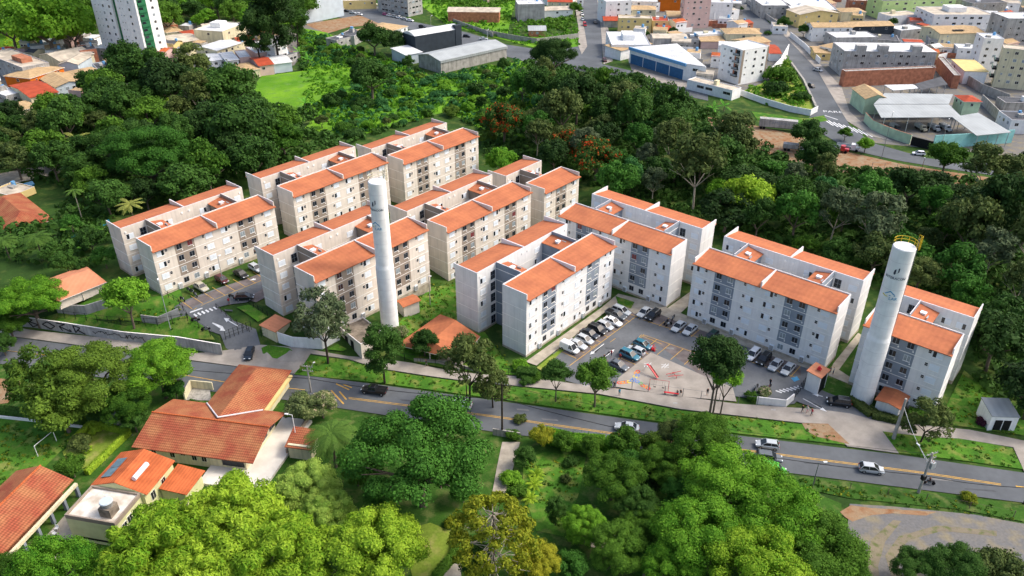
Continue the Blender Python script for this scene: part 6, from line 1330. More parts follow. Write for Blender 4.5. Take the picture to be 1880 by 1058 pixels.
# ================================================================ PEOPLE
def person(px,py,az,top,bottom,label,pose='walk',hh=1.7,zoff=.12,foot=None,skinm=None,sit=0):
    """one skinned body; clothing by height. px,py = feet"""
    P=at(px,py) if foot is None else foot; s=hh/1.7
    me=bpy.data.meshes.new("person"); k=dict(walk=.22,stand=.05,sit=0)[pose]
    if pose=='sit':
        J=[(0,0,.48),(0,0,.80),(0,0,.98),(0,0,1.06),(.02,0,1.2),(.0,.19,.95),(.08,.24,.72),(.28,.18,.62),(.0,-.19,.95),(.08,-.24,.72),(.28,-.18,.62),(.02,.1,.47),(.45,.11,.48),(.45,.11,.08),(.6,.11,.04),(.02,-.1,.47),(.45,-.11,.48),(.45,-.11,.08),(.6,-.11,.04)]
    else:
        J=[(0,0,.92),(0,0,1.18),(0,0,1.40),(0,0,1.48),(.02,0,1.61),(0,.19,1.38),(-k,.25,1.12),(-k*.3,.25,.88),(0,-.19,1.38),(k,-.25,1.12),(k*1.6,-.24,.92),(0,.1,.88),(k*.9,.1,.48),(k*.7,.1,.08),(k*.7+.14,.1,.04),(0,-.1,.88),(-k*.5,-.1,.48),(-k*1.5,-.1,.10),(-k*1.5+.14,-.1,.05)]
    E_=[(0,1),(1,2),(2,3),(3,4),(2,5),(5,6),(6,7),(2,8),(8,9),(9,10),(0,11),(11,12),(12,13),(13,14),(0,15),(15,16),(16,17),(17,18)]
    rad=[.14,.13,.13,.055,.105,.06,.045,.035,.06,.045,.035,.09,.06,.04,.04,.09,.06,.04,.04]
    me.from_pydata(J,E_,[]); o=bpy.data.objects.new("person",me); col.objects.link(o)
    m=o.modifiers.new("skin",'SKIN'); 
    for i,v in enumerate(me.skin_vertices[0].data if me.skin_vertices else []): v.radius=(rad[i],rad[i])
    if not me.skin_vertices:
        bm=bmesh.new(); bm.from_mesh(me); ly=bm.verts.layers.skin.verify(); bm.verts.ensure_lookup_table()
        for i,v in enumerate(bm.verts): v[ly].radius=(rad[i],rad[i]); v[ly].use_root=(i==0)
        bm.to_mesh(me); bm.free()
    m2=o.modifiers.new("sub",'SUBSURF'); m2.levels=1; m2.render_levels=1
    dg=bpy.context.evaluated_depsgraph_get(); nm=bpy.data.meshes.new_from_object(o.evaluated_get(dg)); bpy.data.objects.remove(o)
    nm.name="person"; nm.materials.clear()
    for q in (MT['skin'],top,bottom,MT['bark_d']): nm.materials.append(q)
    hip,sh_,hd=(.55,.97,1.2) if pose=='sit' else (.92,1.42,1.62)
    for f in nm.polygons:
        ce=f.center; z=ce.z; f.use_smooth=True
        if z>hd+.03 or (z>hd-.12 and ce.x<-.02 and abs(ce.y)<.12): i=3
        elif z>sh_+.03: i=0
        elif abs(ce.y)>.22 and z<sh_-.22: i=0
        elif z>hip-.02: i=1
        elif z>(.3 if pose!='sit' else .4): i=2 
        else: i=0
        f.material_index=i
    ob=bpy.data.objects.new("person",nm); col.objects.link(ob); ob.location=(P.x,P.y,zt(P.x,P.y)+zoff); ob.rotation_euler=(0,0,az); ob.scale=(s,s,s)
    return tag(ob,label,"person")
CL={k:mat("cloth_"+k,c(v),.9,.05,3) for k,v in dict(black="#1f1f24",red="#a53038",blue="#3f97b8",white="#d5d2cc",navy="#262e44",pink="#c98c90",grey="#6b6c70",skin="#9c6b50",jeans="#3f5374").items()}
for px,py,az,t_,b_,lab,ps in [(1127,714,3.3,'black','black',"person in black hurrying left on the pavement by the playground",'walk'),(1137,727,-1.4,'blue','jeans',"person in light blue standing on the pavement by the playground",'stand'),(1109,664,-2.2,'black','black',"person in dark clothes walking across the car park",'walk'),(1122,656,-2.2,'red','navy',"person in red shirt in the car park",'walk'),(783,674,3.0,'black','grey',"person in dark clothes walking left on the pavement before the low orange pavilion",'walk'),(1472,758,3.3,'black','black',"person in dark top, left of the three on the pavement by the right gate",'walk'),(1481,759,3.3,'white','pink',"person in pale clothes in the middle of the three by the right gate",'walk'),(1489,764,3.3,'red','navy',"person in reddish top, right of the three by the right gate",'walk'),(1523,687,2,'grey','navy',"person in grey beside the gatehouse path",'stand'),(1529,688,2.5,'white','jeans',"person in white beside the gatehouse path",'stand'),(421,560,-1.0,'red','grey',"person in red at the open boot of the black hatchback",'stand'),(1298,727,1.6,'black','black',"person standing at the playground's fence by the dense tree",'stand'),(1138,662,1.0,'red','black',"person standing beside the dark grey car",'stand'),(1413,709,.5,'black','navy',"person beside the motorcycles near the drive",'stand')]:
    person(px,py,az,CL[t_],CL[b_],lab,ps)
# rider on the main road
rp=at(1706,888); mo=moto(1706,886,RD+math.pi,'black',"motorcycle ridden along the near lane of the main road",.02)
person(0,0,RD+math.pi,CL['black'],CL['black'],"rider in black sitting on the motorcycle on the main road",'sit',1.7,.36,foot=Vector((mo.location.x,mo.location.y,0)))
# ================================================================ SMALL BUILDINGS OF THE COMPLEX
def hut(name,label,A,B,C,z,wall,rmat,rise=.5,cat="kiosk",over=.4,kind='mono',doors=(),extra=None,rows=0): return building(name,label,A,B,C,z,wall,kind,rmat,rows=rows,over=over,rise=rise,cat=cat,extra=extra)
def doors2(root,Lx,Ly,z):
    for t in (.18,.5):
        b=MB(); b.box(Lx*t,-.06,0.1,Lx*t+1.3,-.01,2.3,MT['black']); b.build("door",root)
def doorsY(root,Lx,Ly,z):
    for t in (.25,.52):
        b=MB(); b.box(-.06,Ly*(1-t)-1.2,0,-.01,Ly*(1-t),z-.9,MT['black']); b.build("door",root)
bl("pump_house","small beige hut with an orange roof beside the first water tower",(729,553),(741,562),(769,551),3+2.2,'beige','gable','tile',rows=0,over=.35,rise=.35,cat="hut")
bl("meter_hut","flat-roofed beige hut with two black doors at the pavement",(622,600),(662,632),(698,606),3.2+1.5,'beige','flat','conc_d' ,rows=0,cat="hut",extra=doorsY)
bl("gatehouse","gatehouse with a pale orange roof at the left entrance",(483,597),(505,608),(531,590),2.9+1.6,'cream','mono','pinkroof',rows=0,over=.3,rise=.3,cat="gatehouse")
def gate_extra(root,Lx,Ly,z):
    b=MB(); b.box(.5,-.05,.1,Lx-.5,-.01,z-.5,MT['black']); b.build("doorway",root)
    b=MB(); b.box(Lx*.35,Ly*.3,z+.45,Lx*.55,Ly*.6,z+.7,MT['red']); b.tube((Lx*.45,Ly*.45,z+.7),(Lx*.45,Ly*.45,z+1.1),.25,MT['red'],n=10); b.build("alarm_lamp",root)
bl("gatehouse","grey gatehouse with an orange roof and a red lamp at the right entrance",(1483,683),(1507,693),(1522,679),4.2,'grey','mono','pinkroof',rows=0,over=.25,rise=.2,cat="gatehouse",extra=gate_extra)
bl("gas_hut","small grey hut with orange roof and yellow warning sign before the short grey block",(1613,730),(1652,750),(1667,728),2.8,'grey','gable','tile',rows=0,over=.35,rise=.35,cat="hut",extra=lambda r,a,b,z:[(lambda m:(m.poly([(a*.3,-.03,1.2),(a*.3+.7,-.03,1.2),(a*.3+.35,-.03,1.9)],MT['yel']),m.build("warning_sign",r)))(MB())])
bl("meter_hut","white hut with a mossy grey roof and two black doors at the right edge",(1803,735),(1822,764),(1872,766),3.2,'white','mono','conc_d2' if False else 'metalroof',rows=0,over=.1,rise=.5,cat="hut",extra=doors2)
# pavilions
def pavilion(name,label,cor,z,zr,rm,posts=True,wall=None,backwall=False):
    w_=[at(*p,z) for p in cor]; ce=sum(w_,Vector())/4; g=zt(ce.x,ce.y); o=empty(name,(ce.x,ce.y,g),0,label,"pavilion"); P=[p-o.location for p in w_]
    a=(P[0]+P[1])/2; b_=(P[2]+P[3])/2; r1=a.lerp(b_,.12); r2=a.lerp(b_,.88); r1.z=r2.z=zr-g
    b=MB(); b.poly([P[1],P[2],r2,r1],rm); b.poly([P[3],P[0],r1,r2],rm); b.poly([P[0],P[1],r1],rm); b.poly([P[2],P[3],r2],rm)
    b.poly([p-Vector((0,0,.12)) for p in P][::-1],MT['band'])
    for i in range(4): p,q=P[i],P[(i+1)%4]; b.poly([p-Vector((0,0,.12)),q-Vector((0,0,.12)),q,p],MT['band'])
    b.build("roof",o); c0=sum(P,Vector())/4
    for i in range(4):
        p,q=P[i],P[(i+1)%4]
        for t in (0,.5):
            x=p.lerp(q,t); x=c0.lerp(x,.9); m=MB(); m.box(x.x-.13,x.y-.13,-.3,x.x+.13,x.y+.13,z-g-.05,MT['beige']); m.build("post",o)
    m=MB(); q=[c0.lerp(p,.88) for p in P]
    for i in ((1,2),(2,3)) if backwall else ():
        A,B=q[i[0]],q[i[1]]; d=(B-A).normalized(); s=Vector((-d.y,d.x,0))*.08
        m.prism([((A-s).x,(A-s).y),((B-s).x,(B-s).y),((B+s).x,(B+s).y),((A+s).x,(A+s).y)],-.3,z-g-.1,MT['beige'])
    m.prism([(p.x,p.y) for p in q],-.3,.15,MT['pave'])
    m.build("floor_slab" if not backwall else "wall",o); return o
pavilion("party_pavilion","open pavilion with a wide pale orange hip roof behind the graffitied wall",[(66,520),(104,555),(196,518),(157,487)],3.4+3.4,3.4+5.0,MT['pinkroof'],backwall=True)
pavilion("party_pavilion","low pavilion with a bright orange hip roof half behind dark trees",[(728,633),(845,662),(882,618),(808,577)],2.9,4.9,MT['tile'])
# walls, fences, gates of the complex
wg=wall_line("graffiti_wall","long grey retaining wall with black graffiti along the left pavement",[(36,598),(120,609),(230,626),(330,636),(409,652)],[2.5,2.4,2.3,2.4,2.7],.25,MT['gwall'],top=MT['band'])
def graffiti():
    # strokes on the front face of the wall: s = metres along, t = metres up
    A=at(36,598); B=at(120,609); C_=at(230,626); g=bpy.data.objects; b=MB(); d=(C_-A); d.z=0; Lg=d.length; d.normalize(); n=Vector((d.y,-d.x,0)); 
    if n.y>0: n=-n
    def pt(s,t):
        k=s/Lg; p=A+d*s; 
        # follow the two straight runs
        q=(A.lerp(B,min(1,s/ (B-A).length)) if s<(B-A).length else B.lerp(C_,(s-(B-A).length)/(C_-B).length)); q=Vector((q.x,q.y,zt(q.x,q.y)+t)); return q+n*.14-wg.location
    def st(pts,w_=.13):
        for (s0,t0),(s1,t1) in zip(pts,pts[1:]):
            m=max(1,int(abs(s1-s0)/1.5)); 
            for i in range(m): 
                a0=pt(s0+(s1-s0)*i/m,t0+(t1-t0)*i/m); a1=pt(s0+(s1-s0)*(i+1)/m,t0+(t1-t0)*(i+1)/m); b.tube(a0,a1,w_,MT['black'],n=4)
    L1=2.3
    st([(2.2,2.2),(3.6,.3),(5.2,1.0),(3.1,1.5)]); st([(2.2,2.2),(4.0,2.1),(3.1,1.5)])                    # F / B like letter
    st([(6.2,1.3),(7.6,2.1),(9.2,1.2),(8.0,.3),(6.2,1.3)])                                                # diamond O
    st([(9.9,2.1),(11.9,2.0),(10.3,1.3),(10.9,.3)]); st([(10.3,1.3),(13.0,.3),(12.7,.9)])                   # R
    st([(13.9,2.1),(14.1,.3),(15.5,1.7),(13.9,2.1)]); st([(14.6,1.1),(16.4,.25)])                          # A
    rnd=random.Random(3); s=18.5; pts=[(s,1.3)]
    while s<31: s+=rnd.uniform(.12,.5); pts.append((s-(.3 if rnd.random()<.3 else 0),rnd.uniform(.75,1.75)))
    st(pts,.07); b.build("graffiti",wg)
graffiti()
wall_line("boundary_wall","white curved boundary wall between the left gatehouse and the pavement",[(512,628),(540,637),(592,640),(624,622)],2.4,.2,MT['white'])
wall_line("boundary_wall","grey retaining wall below the pale pavilion",[(107,575),(160,577),(215,560)],2.2,.25,MT['gwall'])
wall_line("boundary_wall","low grey wall of the bin store behind the left grass bank",[(262,592),(292,596),(330,580)],1.9,.2,MT['gwall'])
wall_line("boundary_wall","low grey wall with dark railing beside the right gate",[(1388,741),(1441,747),(1456,735)],1.6,.2,MT['grey'])
wall_line("boundary_wall","low grey parapet beside the left water tower's lawn",[(760,663),(820,668),(880,684)],.7,.2,MT['conc'])
def fence(name,label,pts,h,gap,mp,rails=2,cat="fence",zoff=0,rail_r=.03):
    P=[at(*p) for p in pts]; o=empty(name,(P[0].x,P[0].y,zt(P[0].x,P[0].y)),0,label,cat); b=MB(); ps=[]
    for p,q in zip(P,P[1:]):
        L=(q-p).length; n=max(1,int(L/gap))
        for i in range(n): ps.append(p.lerp(q,i/n))
    ps.append(P[-1]); ps=[Vector((p.x,p.y,zt(p.x,p.y)+zoff))-o.location for p in ps]
    for p in ps: q=MB(); q.tube(p-Vector((0,0,.2)),p+Vector((0,0,h)),.06,mp,n=5); q.build("post",o)
    for k in range(rails):
        z=h*(k+1)/rails-.08
        for p,q in zip(ps,ps[1:]): b.tube(p+Vector((0,0,z)),q+Vector((0,0,z)),rail_r,mp,n=4)
    b.build("rail",o); return o
BK=MT['black']
fence("metal_fence","dark post fence above the graffitied wall",[(120,585),(200,595),(290,600),(345,590),(408,632)],2.0,2.6,BK)
fence("metal_fence","dark fence along the playground and pavement",[(1038,703),(1130,712),(1220,724),(1320,738),(1390,744)],2.0,2.6,MT['steel'],1,rail_r=.02)
fence("metal_fence","thin dark fence along the pavement before the low orange pavilion",[(715,660),(800,668),(880,684),(960,692)],1.7,2.6,BK)
fence("metal_fence","dark railing beside the left car park ramp",[(398,567),(425,590),(458,610)],1.3,1.6,BK)
fence("metal_fence","dark railing round the left garden bed",[(458,560),(500,585)],1.2,1.5,BK)
fence("metal_fence","dark fence at the grass behind the left pale pavilion",[(300,540),(330,560),(345,585)],1.6,2.2,BK)
fence("sliding_gate","black sliding gate closing the left entrance",[(415,624),(462,606)],2.2,.9,BK,3,"gate")
fence("sliding_gate","dark sliding gate at the right entrance",[(1456,735),(1484,700)],2.2,1.0,BK,4,"gate")
fence("pedestrian_gate","black pedestrian gate beside the left gatehouse",[(480,618),(498,614)],2.2,.8,BK,3,"gate")
fence("wire_fence","wooden post fence on the verge above the gravel yard",[(1430,880),(1560,898),(1700,918),(1860,950)],1.4,5,MT['bark'],1,rail_r=.015)
fence("metal_fence","fence on the dirt yard by the umbrella-shaped tree",[(1600,310),(1690,318),(1780,325)],2.2,3.5,MT['steel'],1)
for i,(a,b_) in enumerate((((1082,988),(1128,993)),)): fence("garden_rail","white rail gate on the garden lawn",[a,b_],1.2,2.5,MT['white'],1,rail_r=.05,cat="rail")
# playground
def playground():
    s=at(1190,685); e=Vector((s.x,s.y,.14)); o=empty("playground_slide",e,-.95,"red slide on the play slab","slide"); b=MB()
    b.faces([(0,-.25,1.7),(2.6,-.25,.25),(2.6,.25,.25),(0,.25,1.7)],[(0,1,2,3)],MT['red']); b.box(-.6,-.25,1.68,.0,.25,1.72,MT['red']); 
    for s_ in (-.27,.27): b.faces([(0,s_,1.7),(2.6,s_,.25),(2.6,s_,.45),(0,s_,1.92)],[(0,1,2,3)],MT['red'])
    b.build("chute",o); b=MB()
    for s_ in (-.22,.22): b.tube((-.6,s_,1.7),(-1.1,s_,0),.03,MT['galv'],n=5)
    for k in range(5): b.tube((-1.02+.1*k,-.22,.3+.32*k),(-1.02+.1*k,.22,.3+.32*k),.02,MT['galv'],n=5)
    b.build("ladder",o)
    s=at(1209,716); o=empty("swing_set",(s.x,s.y,.14),RD+.0,"thin red swing frame near the play slab's fence","swing"); b=MB(); b.tube((-1.8,0,2.2),(1.8,0,2.2),.04,MT['red'],n=5)
    for x in (-1.8,1.8):
        for y in (-.7,.7): b.tube((x,0,2.2),(x,y,0),.04,MT['red'],n=5)
    b.build("frame",o)
    for x in (-.8,.8):
        b=MB(); b.box(x-.22,-.12,.45,x+.22,.12,.49,BK); b.tube((x-.2,0,.47),(x-.2,0,2.2),.012,BK,n=4); b.tube((x+.2,0,.47),(x+.2,0,2.2),.012,BK,n=4); b.build("seat",o)
    s=at(1238,692); o=empty("seesaw",(s.x,s.y,.14),.25,"red seesaw pair on the play slab","seesaw")
    for k,y in enumerate((-.5,.5)): b=MB(); t=.12 if k else -.1; b.tube((-1.6,y,.5-t),(1.6,y,.5+t),.06,MT['red'],n=6); b.build("plank",o)
    b=MB(); b.tube((0,-.8,.45),(0,.8,.45),.05,MT['red'],n=6); 
    for y in (-.8,.8): b.tube((0,y,.45),(0,y,0),.05,MT['red'],n=6)
    b.build("stand",o)
    s=at(1232,726); o=empty("bench",(s.x,s.y,.14),RD,"long red bench by the play slab's fence","bench"); b=MB(); b.box(-1.4,-.2,.42,1.4,.2,.48,MT['red']); b.build("seat",o)
    for x in (-1.1,1.1): b=MB(); b.box(x-.05,-.18,0,x+.05,.18,.42,MT['steel']); b.build("leg",o)
    person(0,0,RD+1.5,CL['grey'],CL['navy'],"person in grey sitting on the red bench's right end",'sit',1.6,.14,foot=at(1243,726))
    person(0,0,RD+1.2,CL['black'],CL['black'],"person in black sitting next to the one in grey on the bench",'sit',1.6,.14,foot=at(1249,725))
    s=at(1196,644); o=empty("toy_tricycle",(s.x,s.y,.14),.5,"small red ride-on toy heap at the corner of the play slab","toy"); b=MB()
    for x,y,z in ((0,0,.5),(.5,.3,.4),(-.3,.5,.45),(.3,-.4,.35)): b.tube((x,y,z),(x+.5,y+.2,z+.3),.1,MT['red'],n=6); b.tube((x,y-.3,z-.2),(x,y+.3,z-.2),.2,MT['red'],n=10)
    b.build("frame",o)
playground()
# poles, lamps and cables
def pole_xy(px,py,top): 
    """foot pixel and top pixel y -> height"""
    g=at(px,py); dd=ray(px,top); t=math.hypot(g.x,g.y)/math.hypot(dd.x,dd.y); return g,CAM_H+dd.z*t-g.z
def util_pole(px,py,top,label,mt,cross=2,lampz=None,az=0,trafo=False,r=.16):
    g,h=pole_xy(px,py,top); o=empty("utility_pole",g,az,label,"utility pole"); b=MB(); b.tube((0,0,-.3),(0,0,h),r*1.25,MT[mt],r*.8,10); b.build("pole",o)
    for k in range(cross):
        b=MB(); z=h-.3-k*1.0; b.box(-1.1,-.06,z,1.1,.06,z+.12,MT['bark_d'] if mt!='conc' else MT['conc']); 
        for x in (-1.0,-.5,.5,1.0): b.tube((x,0,z+.12),(x,0,z+.36),.05,MT['galv'],n=6)
        b.build("crossarm",o)
    if lampz:
        b=MB(); b.tube((0,0,h*.7),(lampz[0],lampz[1],h*.7+lampz[2]),.045,MT['galv'],n=6); b.build("lamp_arm",o)
        b=MB(); b.tube((lampz[0]*.95,lampz[1]*.95,h*.7+lampz[2]),(lampz[0]*1.2,lampz[1]*1.2,h*.7+lampz[2]+.1),.14,MT['white'],.1,8); b.build("lamp_head",o)
    if trafo:
        b=MB(); b.box(.25,-.45,h*.62,1.0,.45,h*.62+1.2,MT['galv']); 
        for k in range(5): b.box(1.0,-.4+k*.18,h*.62+.1,1.25,-.36+k*.18,h*.62+1.1,MT['galv'])
        for y in (-.3,0,.3): b.tube((.6,y,h*.62+1.2),(.6,y,h*.62+1.55),.06,MT['brick'],n=6)
        b.build("transformer",o); b=MB(); b.box(-.35,-.25,h*.34,.35,.3,h*.34+.8,BK); b.build("junction_box",o)
    return g,h
p1=util_pole(1686,905,822,"concrete utility pole with a transformer and street lamp at the right of the main road",'conc',2,(-.3,2.4,2.2),.35,True,.2)
p2=util_pole(571,720,670,"utility pole with a curved street lamp at the left of the main road",'conc',2,(1.3,.3,2.5),-.2)
p3=util_pole(922,800,705,"thin dark utility pole at the garden gate",'bark_d',1,None,-.2)
p4=util_pole(1640,806,725,"stout plain concrete pole on the verge beside the orange kiosk",'conc',0,None,0,False,.26)
p5=util_pole(1880,925,880,"pole at the right edge of the main road",'bark_d',1,None,0)
def lamp(px,py,top,label,mt='steel',az=0,arm=.8):
    g,h=pole_xy(px,py,top); o=empty("street_lamp",g,az,label,"street lamp"); b=MB(); b.tube((0,0,-.2),(0,0,h),.09,MT[mt],.06,8); b.build("pole",o); b=MB(); b.tube((0,0,h),(arm,0,h+.15),.05,MT[mt],n=6); b.box(arm-.1,-.14,h+.05,arm+.5,.14,h+.2,MT['white']); b.build("lamp_head",o); return g,h
lamp(1492,893,846,"short street lamp on the near verge of the main road")
lamp(314,607,512,"tall slender lamp post on the grass behind the graffitied wall",'galv',2.0,.5)
lamp(547,822,760,"white lamp post beside the white terrace",'white',3.0,.8)
lamp(790,560,508,"leafless grey pole on the lawn between the two block groups",'conc',0,.1)
lamp(1618,292,205,"street light pole in front of the mint yard wall",'steel',1.0)
lamp(1726,275,218,"concrete street pole before the turquoise wall",'conc',1.0)
lamp(1689,322,290,"red-brown pole on the dirt yard",'brick',1.0,.1)
lamp(793,85,30,"street lamp behind the dark warehouse",'conc',1.0)
lamp(895,80,55,"pale street lamp by the long grey wall",'white',1.0)
lamp(410,520,470,"slim lamp on the lawn strip by the maroon car",'galv',1,.3)
def cable(name,label,A,B,sag,r,mt=BK):
    b=MB(); n=12; P=[A.lerp(B,i/n)-Vector((0,0,sag*4*(i/n)*(1-i/n))) for i in range(n+1)]
    for p,q in zip(P,P[1:]): b.tube(p,q,r,mt,n=4,cap=False)
    o=b.build(name); return tag(o,label,"cable")
def top_of(g,h,dz=-.2,dx=0): return Vector((g.x+dx,g.y,g.z+h+dz))
cable("power_cable","black cable slung along the main road left of the garden pole",top_of(*p2,-3.0),top_of(*p3,-3.2),.8,.05)
cable("power_cable","black cable slung from the garden pole to the transformer pole",top_of(*p3,-3.2),top_of(*p1,-4.8),2.2,.05)
cable("power_cable","upper thin cable from the garden pole to the transformer pole",top_of(*p3,-.2),top_of(*p1,-.3),1.6,.025)
cable("power_cable","black cable from the transformer pole to the right edge pole",top_of(*p1,-4.8),top_of(*p5,-1.0),.5,.05)
cable("power_cable","pale cable from the stout pole to the transformer pole",top_of(*p4,-1.6),top_of(*p1,-2.0),.8,.035,MT['galv'])
cable("power_cable","black cable leaving the left edge along the main road",Vector((-120,128,7)),top_of(*p2,-3.0),1.2,.05)
# ================================================================ THE ESTATE IN THE FOREGROUND
EH=3.2; 
def eroof(name,parent,pts,m,th=.14):
    b=MB(); n=len(pts); b.faces(pts+[(p[0],p[1],p[2]-th) for p in pts],[tuple(range(n)),tuple(range(n,2*n))[::-1]]+[(i,n+i,n+(i+1)%n,(i+1)%n) for i in range(n)],m); return b.build(name,parent)
def big_house():
    A=at(241,821,EH); B=at(464,851,EH); o_=Vector((A.x,A.y,0)); u=(B-A); L=u.length; u.normalize(); rz=math.atan2(u.y,u.x); v=Vector((-u.y,u.x,0))
    o=empty("tiled_house",(A.x,A.y,0),rz,"large cream house with a weathered red clay tile roof and a wing towards the road","house")
    def lc(px,py,z): p=at(px,py,z)-o_; return (p.dot(u),p.dot(v),z)
    D=13.0; ZR=5.3; cl=MT['clay']; oc=MT['oclay']; ry=6.7
    eroof("roof",o,[(0,0,EH),(L,0,EH),(L+.1,ry,ZR),(.2,ry,ZR)],cl)
    eroof("roof",o,[(L,D,EH+.1),(0,D,EH+.1),(.2,ry+.02,ZR),(L+.1,ry+.02,ZR)],cl)
    b=MB(); b.tube((.2,ry,ZR+.06),(L+.1,ry,ZR+.06),.16,oc,n=8); b.build("ridge_tiles",o)
    m=MB(); cw=MT['cream']; m.prism([(1,1),(L-2.0,1),(L-2.0,D-1),(1,D-1)],-.6,EH-.1,cw); m.yz([(1,EH-.11),(D-1,EH-.11),(ry,ZR-.35)][::-1],1.2,L-2.2,cw); m.build("wall",o)
    for i,x in enumerate((3.2,6.6,8.6,10.6,12.4)):
        link_mesh("window",simple_window(.95,1.25 if i!=2 else .7,'glass'),o,(x,1,1.75 if i!=2 else 2.2),0)
    b=MB(); b.box(L-6.2,.9,1.0,L-2.3,.99,2.5,MT['glass']); b.build("window",o)
    for k in range(4): link_mesh("window",simple_window(2.0,1.3,'glass'),o,(L-2.0,2.6+k*2.7,1.8),math.pi/2)
    # wing to the road
    w0=lc(438,670,EH); w1=lc(535,681,EH); rdg=lc(487,664,ZR); xl=(w0[0]+lc(385,738,EH)[0])/2; xr=(w1[0]+lc(485,754,EH)[0])/2; yf=(w0[1]+w1[1])/2; xm=(xl+xr)/2
    eroof("roof",o,[(xl,D-.5,EH+.15),(xm,ry+.6,ZR+.05),(xm,yf-3.2,ZR+.05),(xl,yf,EH+.15)],cl); eroof("roof",o,[(xm,ry+.6,ZR+.05),(xr,D-.5,EH+.15),(xr,yf,EH+.15),(xm,yf-3.2,ZR+.05)],cl)
    eroof("roof",o,[(xr,yf,EH+.15),(xl,yf,EH+.15),(xm,yf-3.2,ZR+.05)],cl)
    b=MB(); b.tube((xm,ry+.7,ZR+.1),(xl,D-.2,EH+.3),.14,MT['coping'],n=6); b.tube((xm,ry+.7,ZR+.1),(xr,D-.2,EH+.3),.14,MT['coping'],n=6); b.build("valley_gutter",o)
    m=MB(); m.box(xl+.8,D-1.2,-.6,xr-.6,yf-.8,EH+.05,cw); m.build("wall",o); m=MB(); m.box(xr-.55,D-.5,EH-.7,xr+.5,yf-1,EH-.2,MT['yellow']); m.build("gutter_beam",o)
    # white terrace to the right
    t=empty("terrace",(A.x,A.y,0),rz,"white paved terrace round the right side of the tiled house","terrace"); b=MB(); tp=mat("white_paving",c("#d6d2c8"),.9,.06,.5,fine=.05)
    b.prism([(L-2,-2.6),(L+2.6,-2.6),(L+3.6,D+2),(L-2,D+2)],-.3,.5,tp); b.prism([(L-8.5,-3.2),(L-2.01,-3.2),(L-2.01,.98),(L-8.5,.98)],-.3,.5,tp); b.build("floor_slab",t)
    b=MB(); b.box(L+2.7,6,-.3,L+3.0,D+2.1,1.3,MT['taupe']); b.build("wall",t)
    pr=empty("porch_roof",at(560,818,1.5),rz,"small red tiled roof beside the palm","roof"); eroof("roof",pr,[(-2.6,-2.2,1.2),(2.2,-2.2,1.2),(2.2,2.0,2.2),(-2.6,2.0,2.2)],MT['clay']); m=MB(); m.box(-2.2,-1.8,-1.8,1.8,1.6,1.4,cw); m.build("wall",pr)
    # yard of the wing
    y=[at(340,735),at(388,736),at(385,714),at(352,712)]
    drape("paved_yard",[(p.x,p.y) for p in y],MT['conc'],.06,world=True)
    wall_line("boundary_wall","cream yard wall beside the tiled wing",[(340,735),(352,712),(392,716)],1.8,.25,MT['cream'])
big_house()
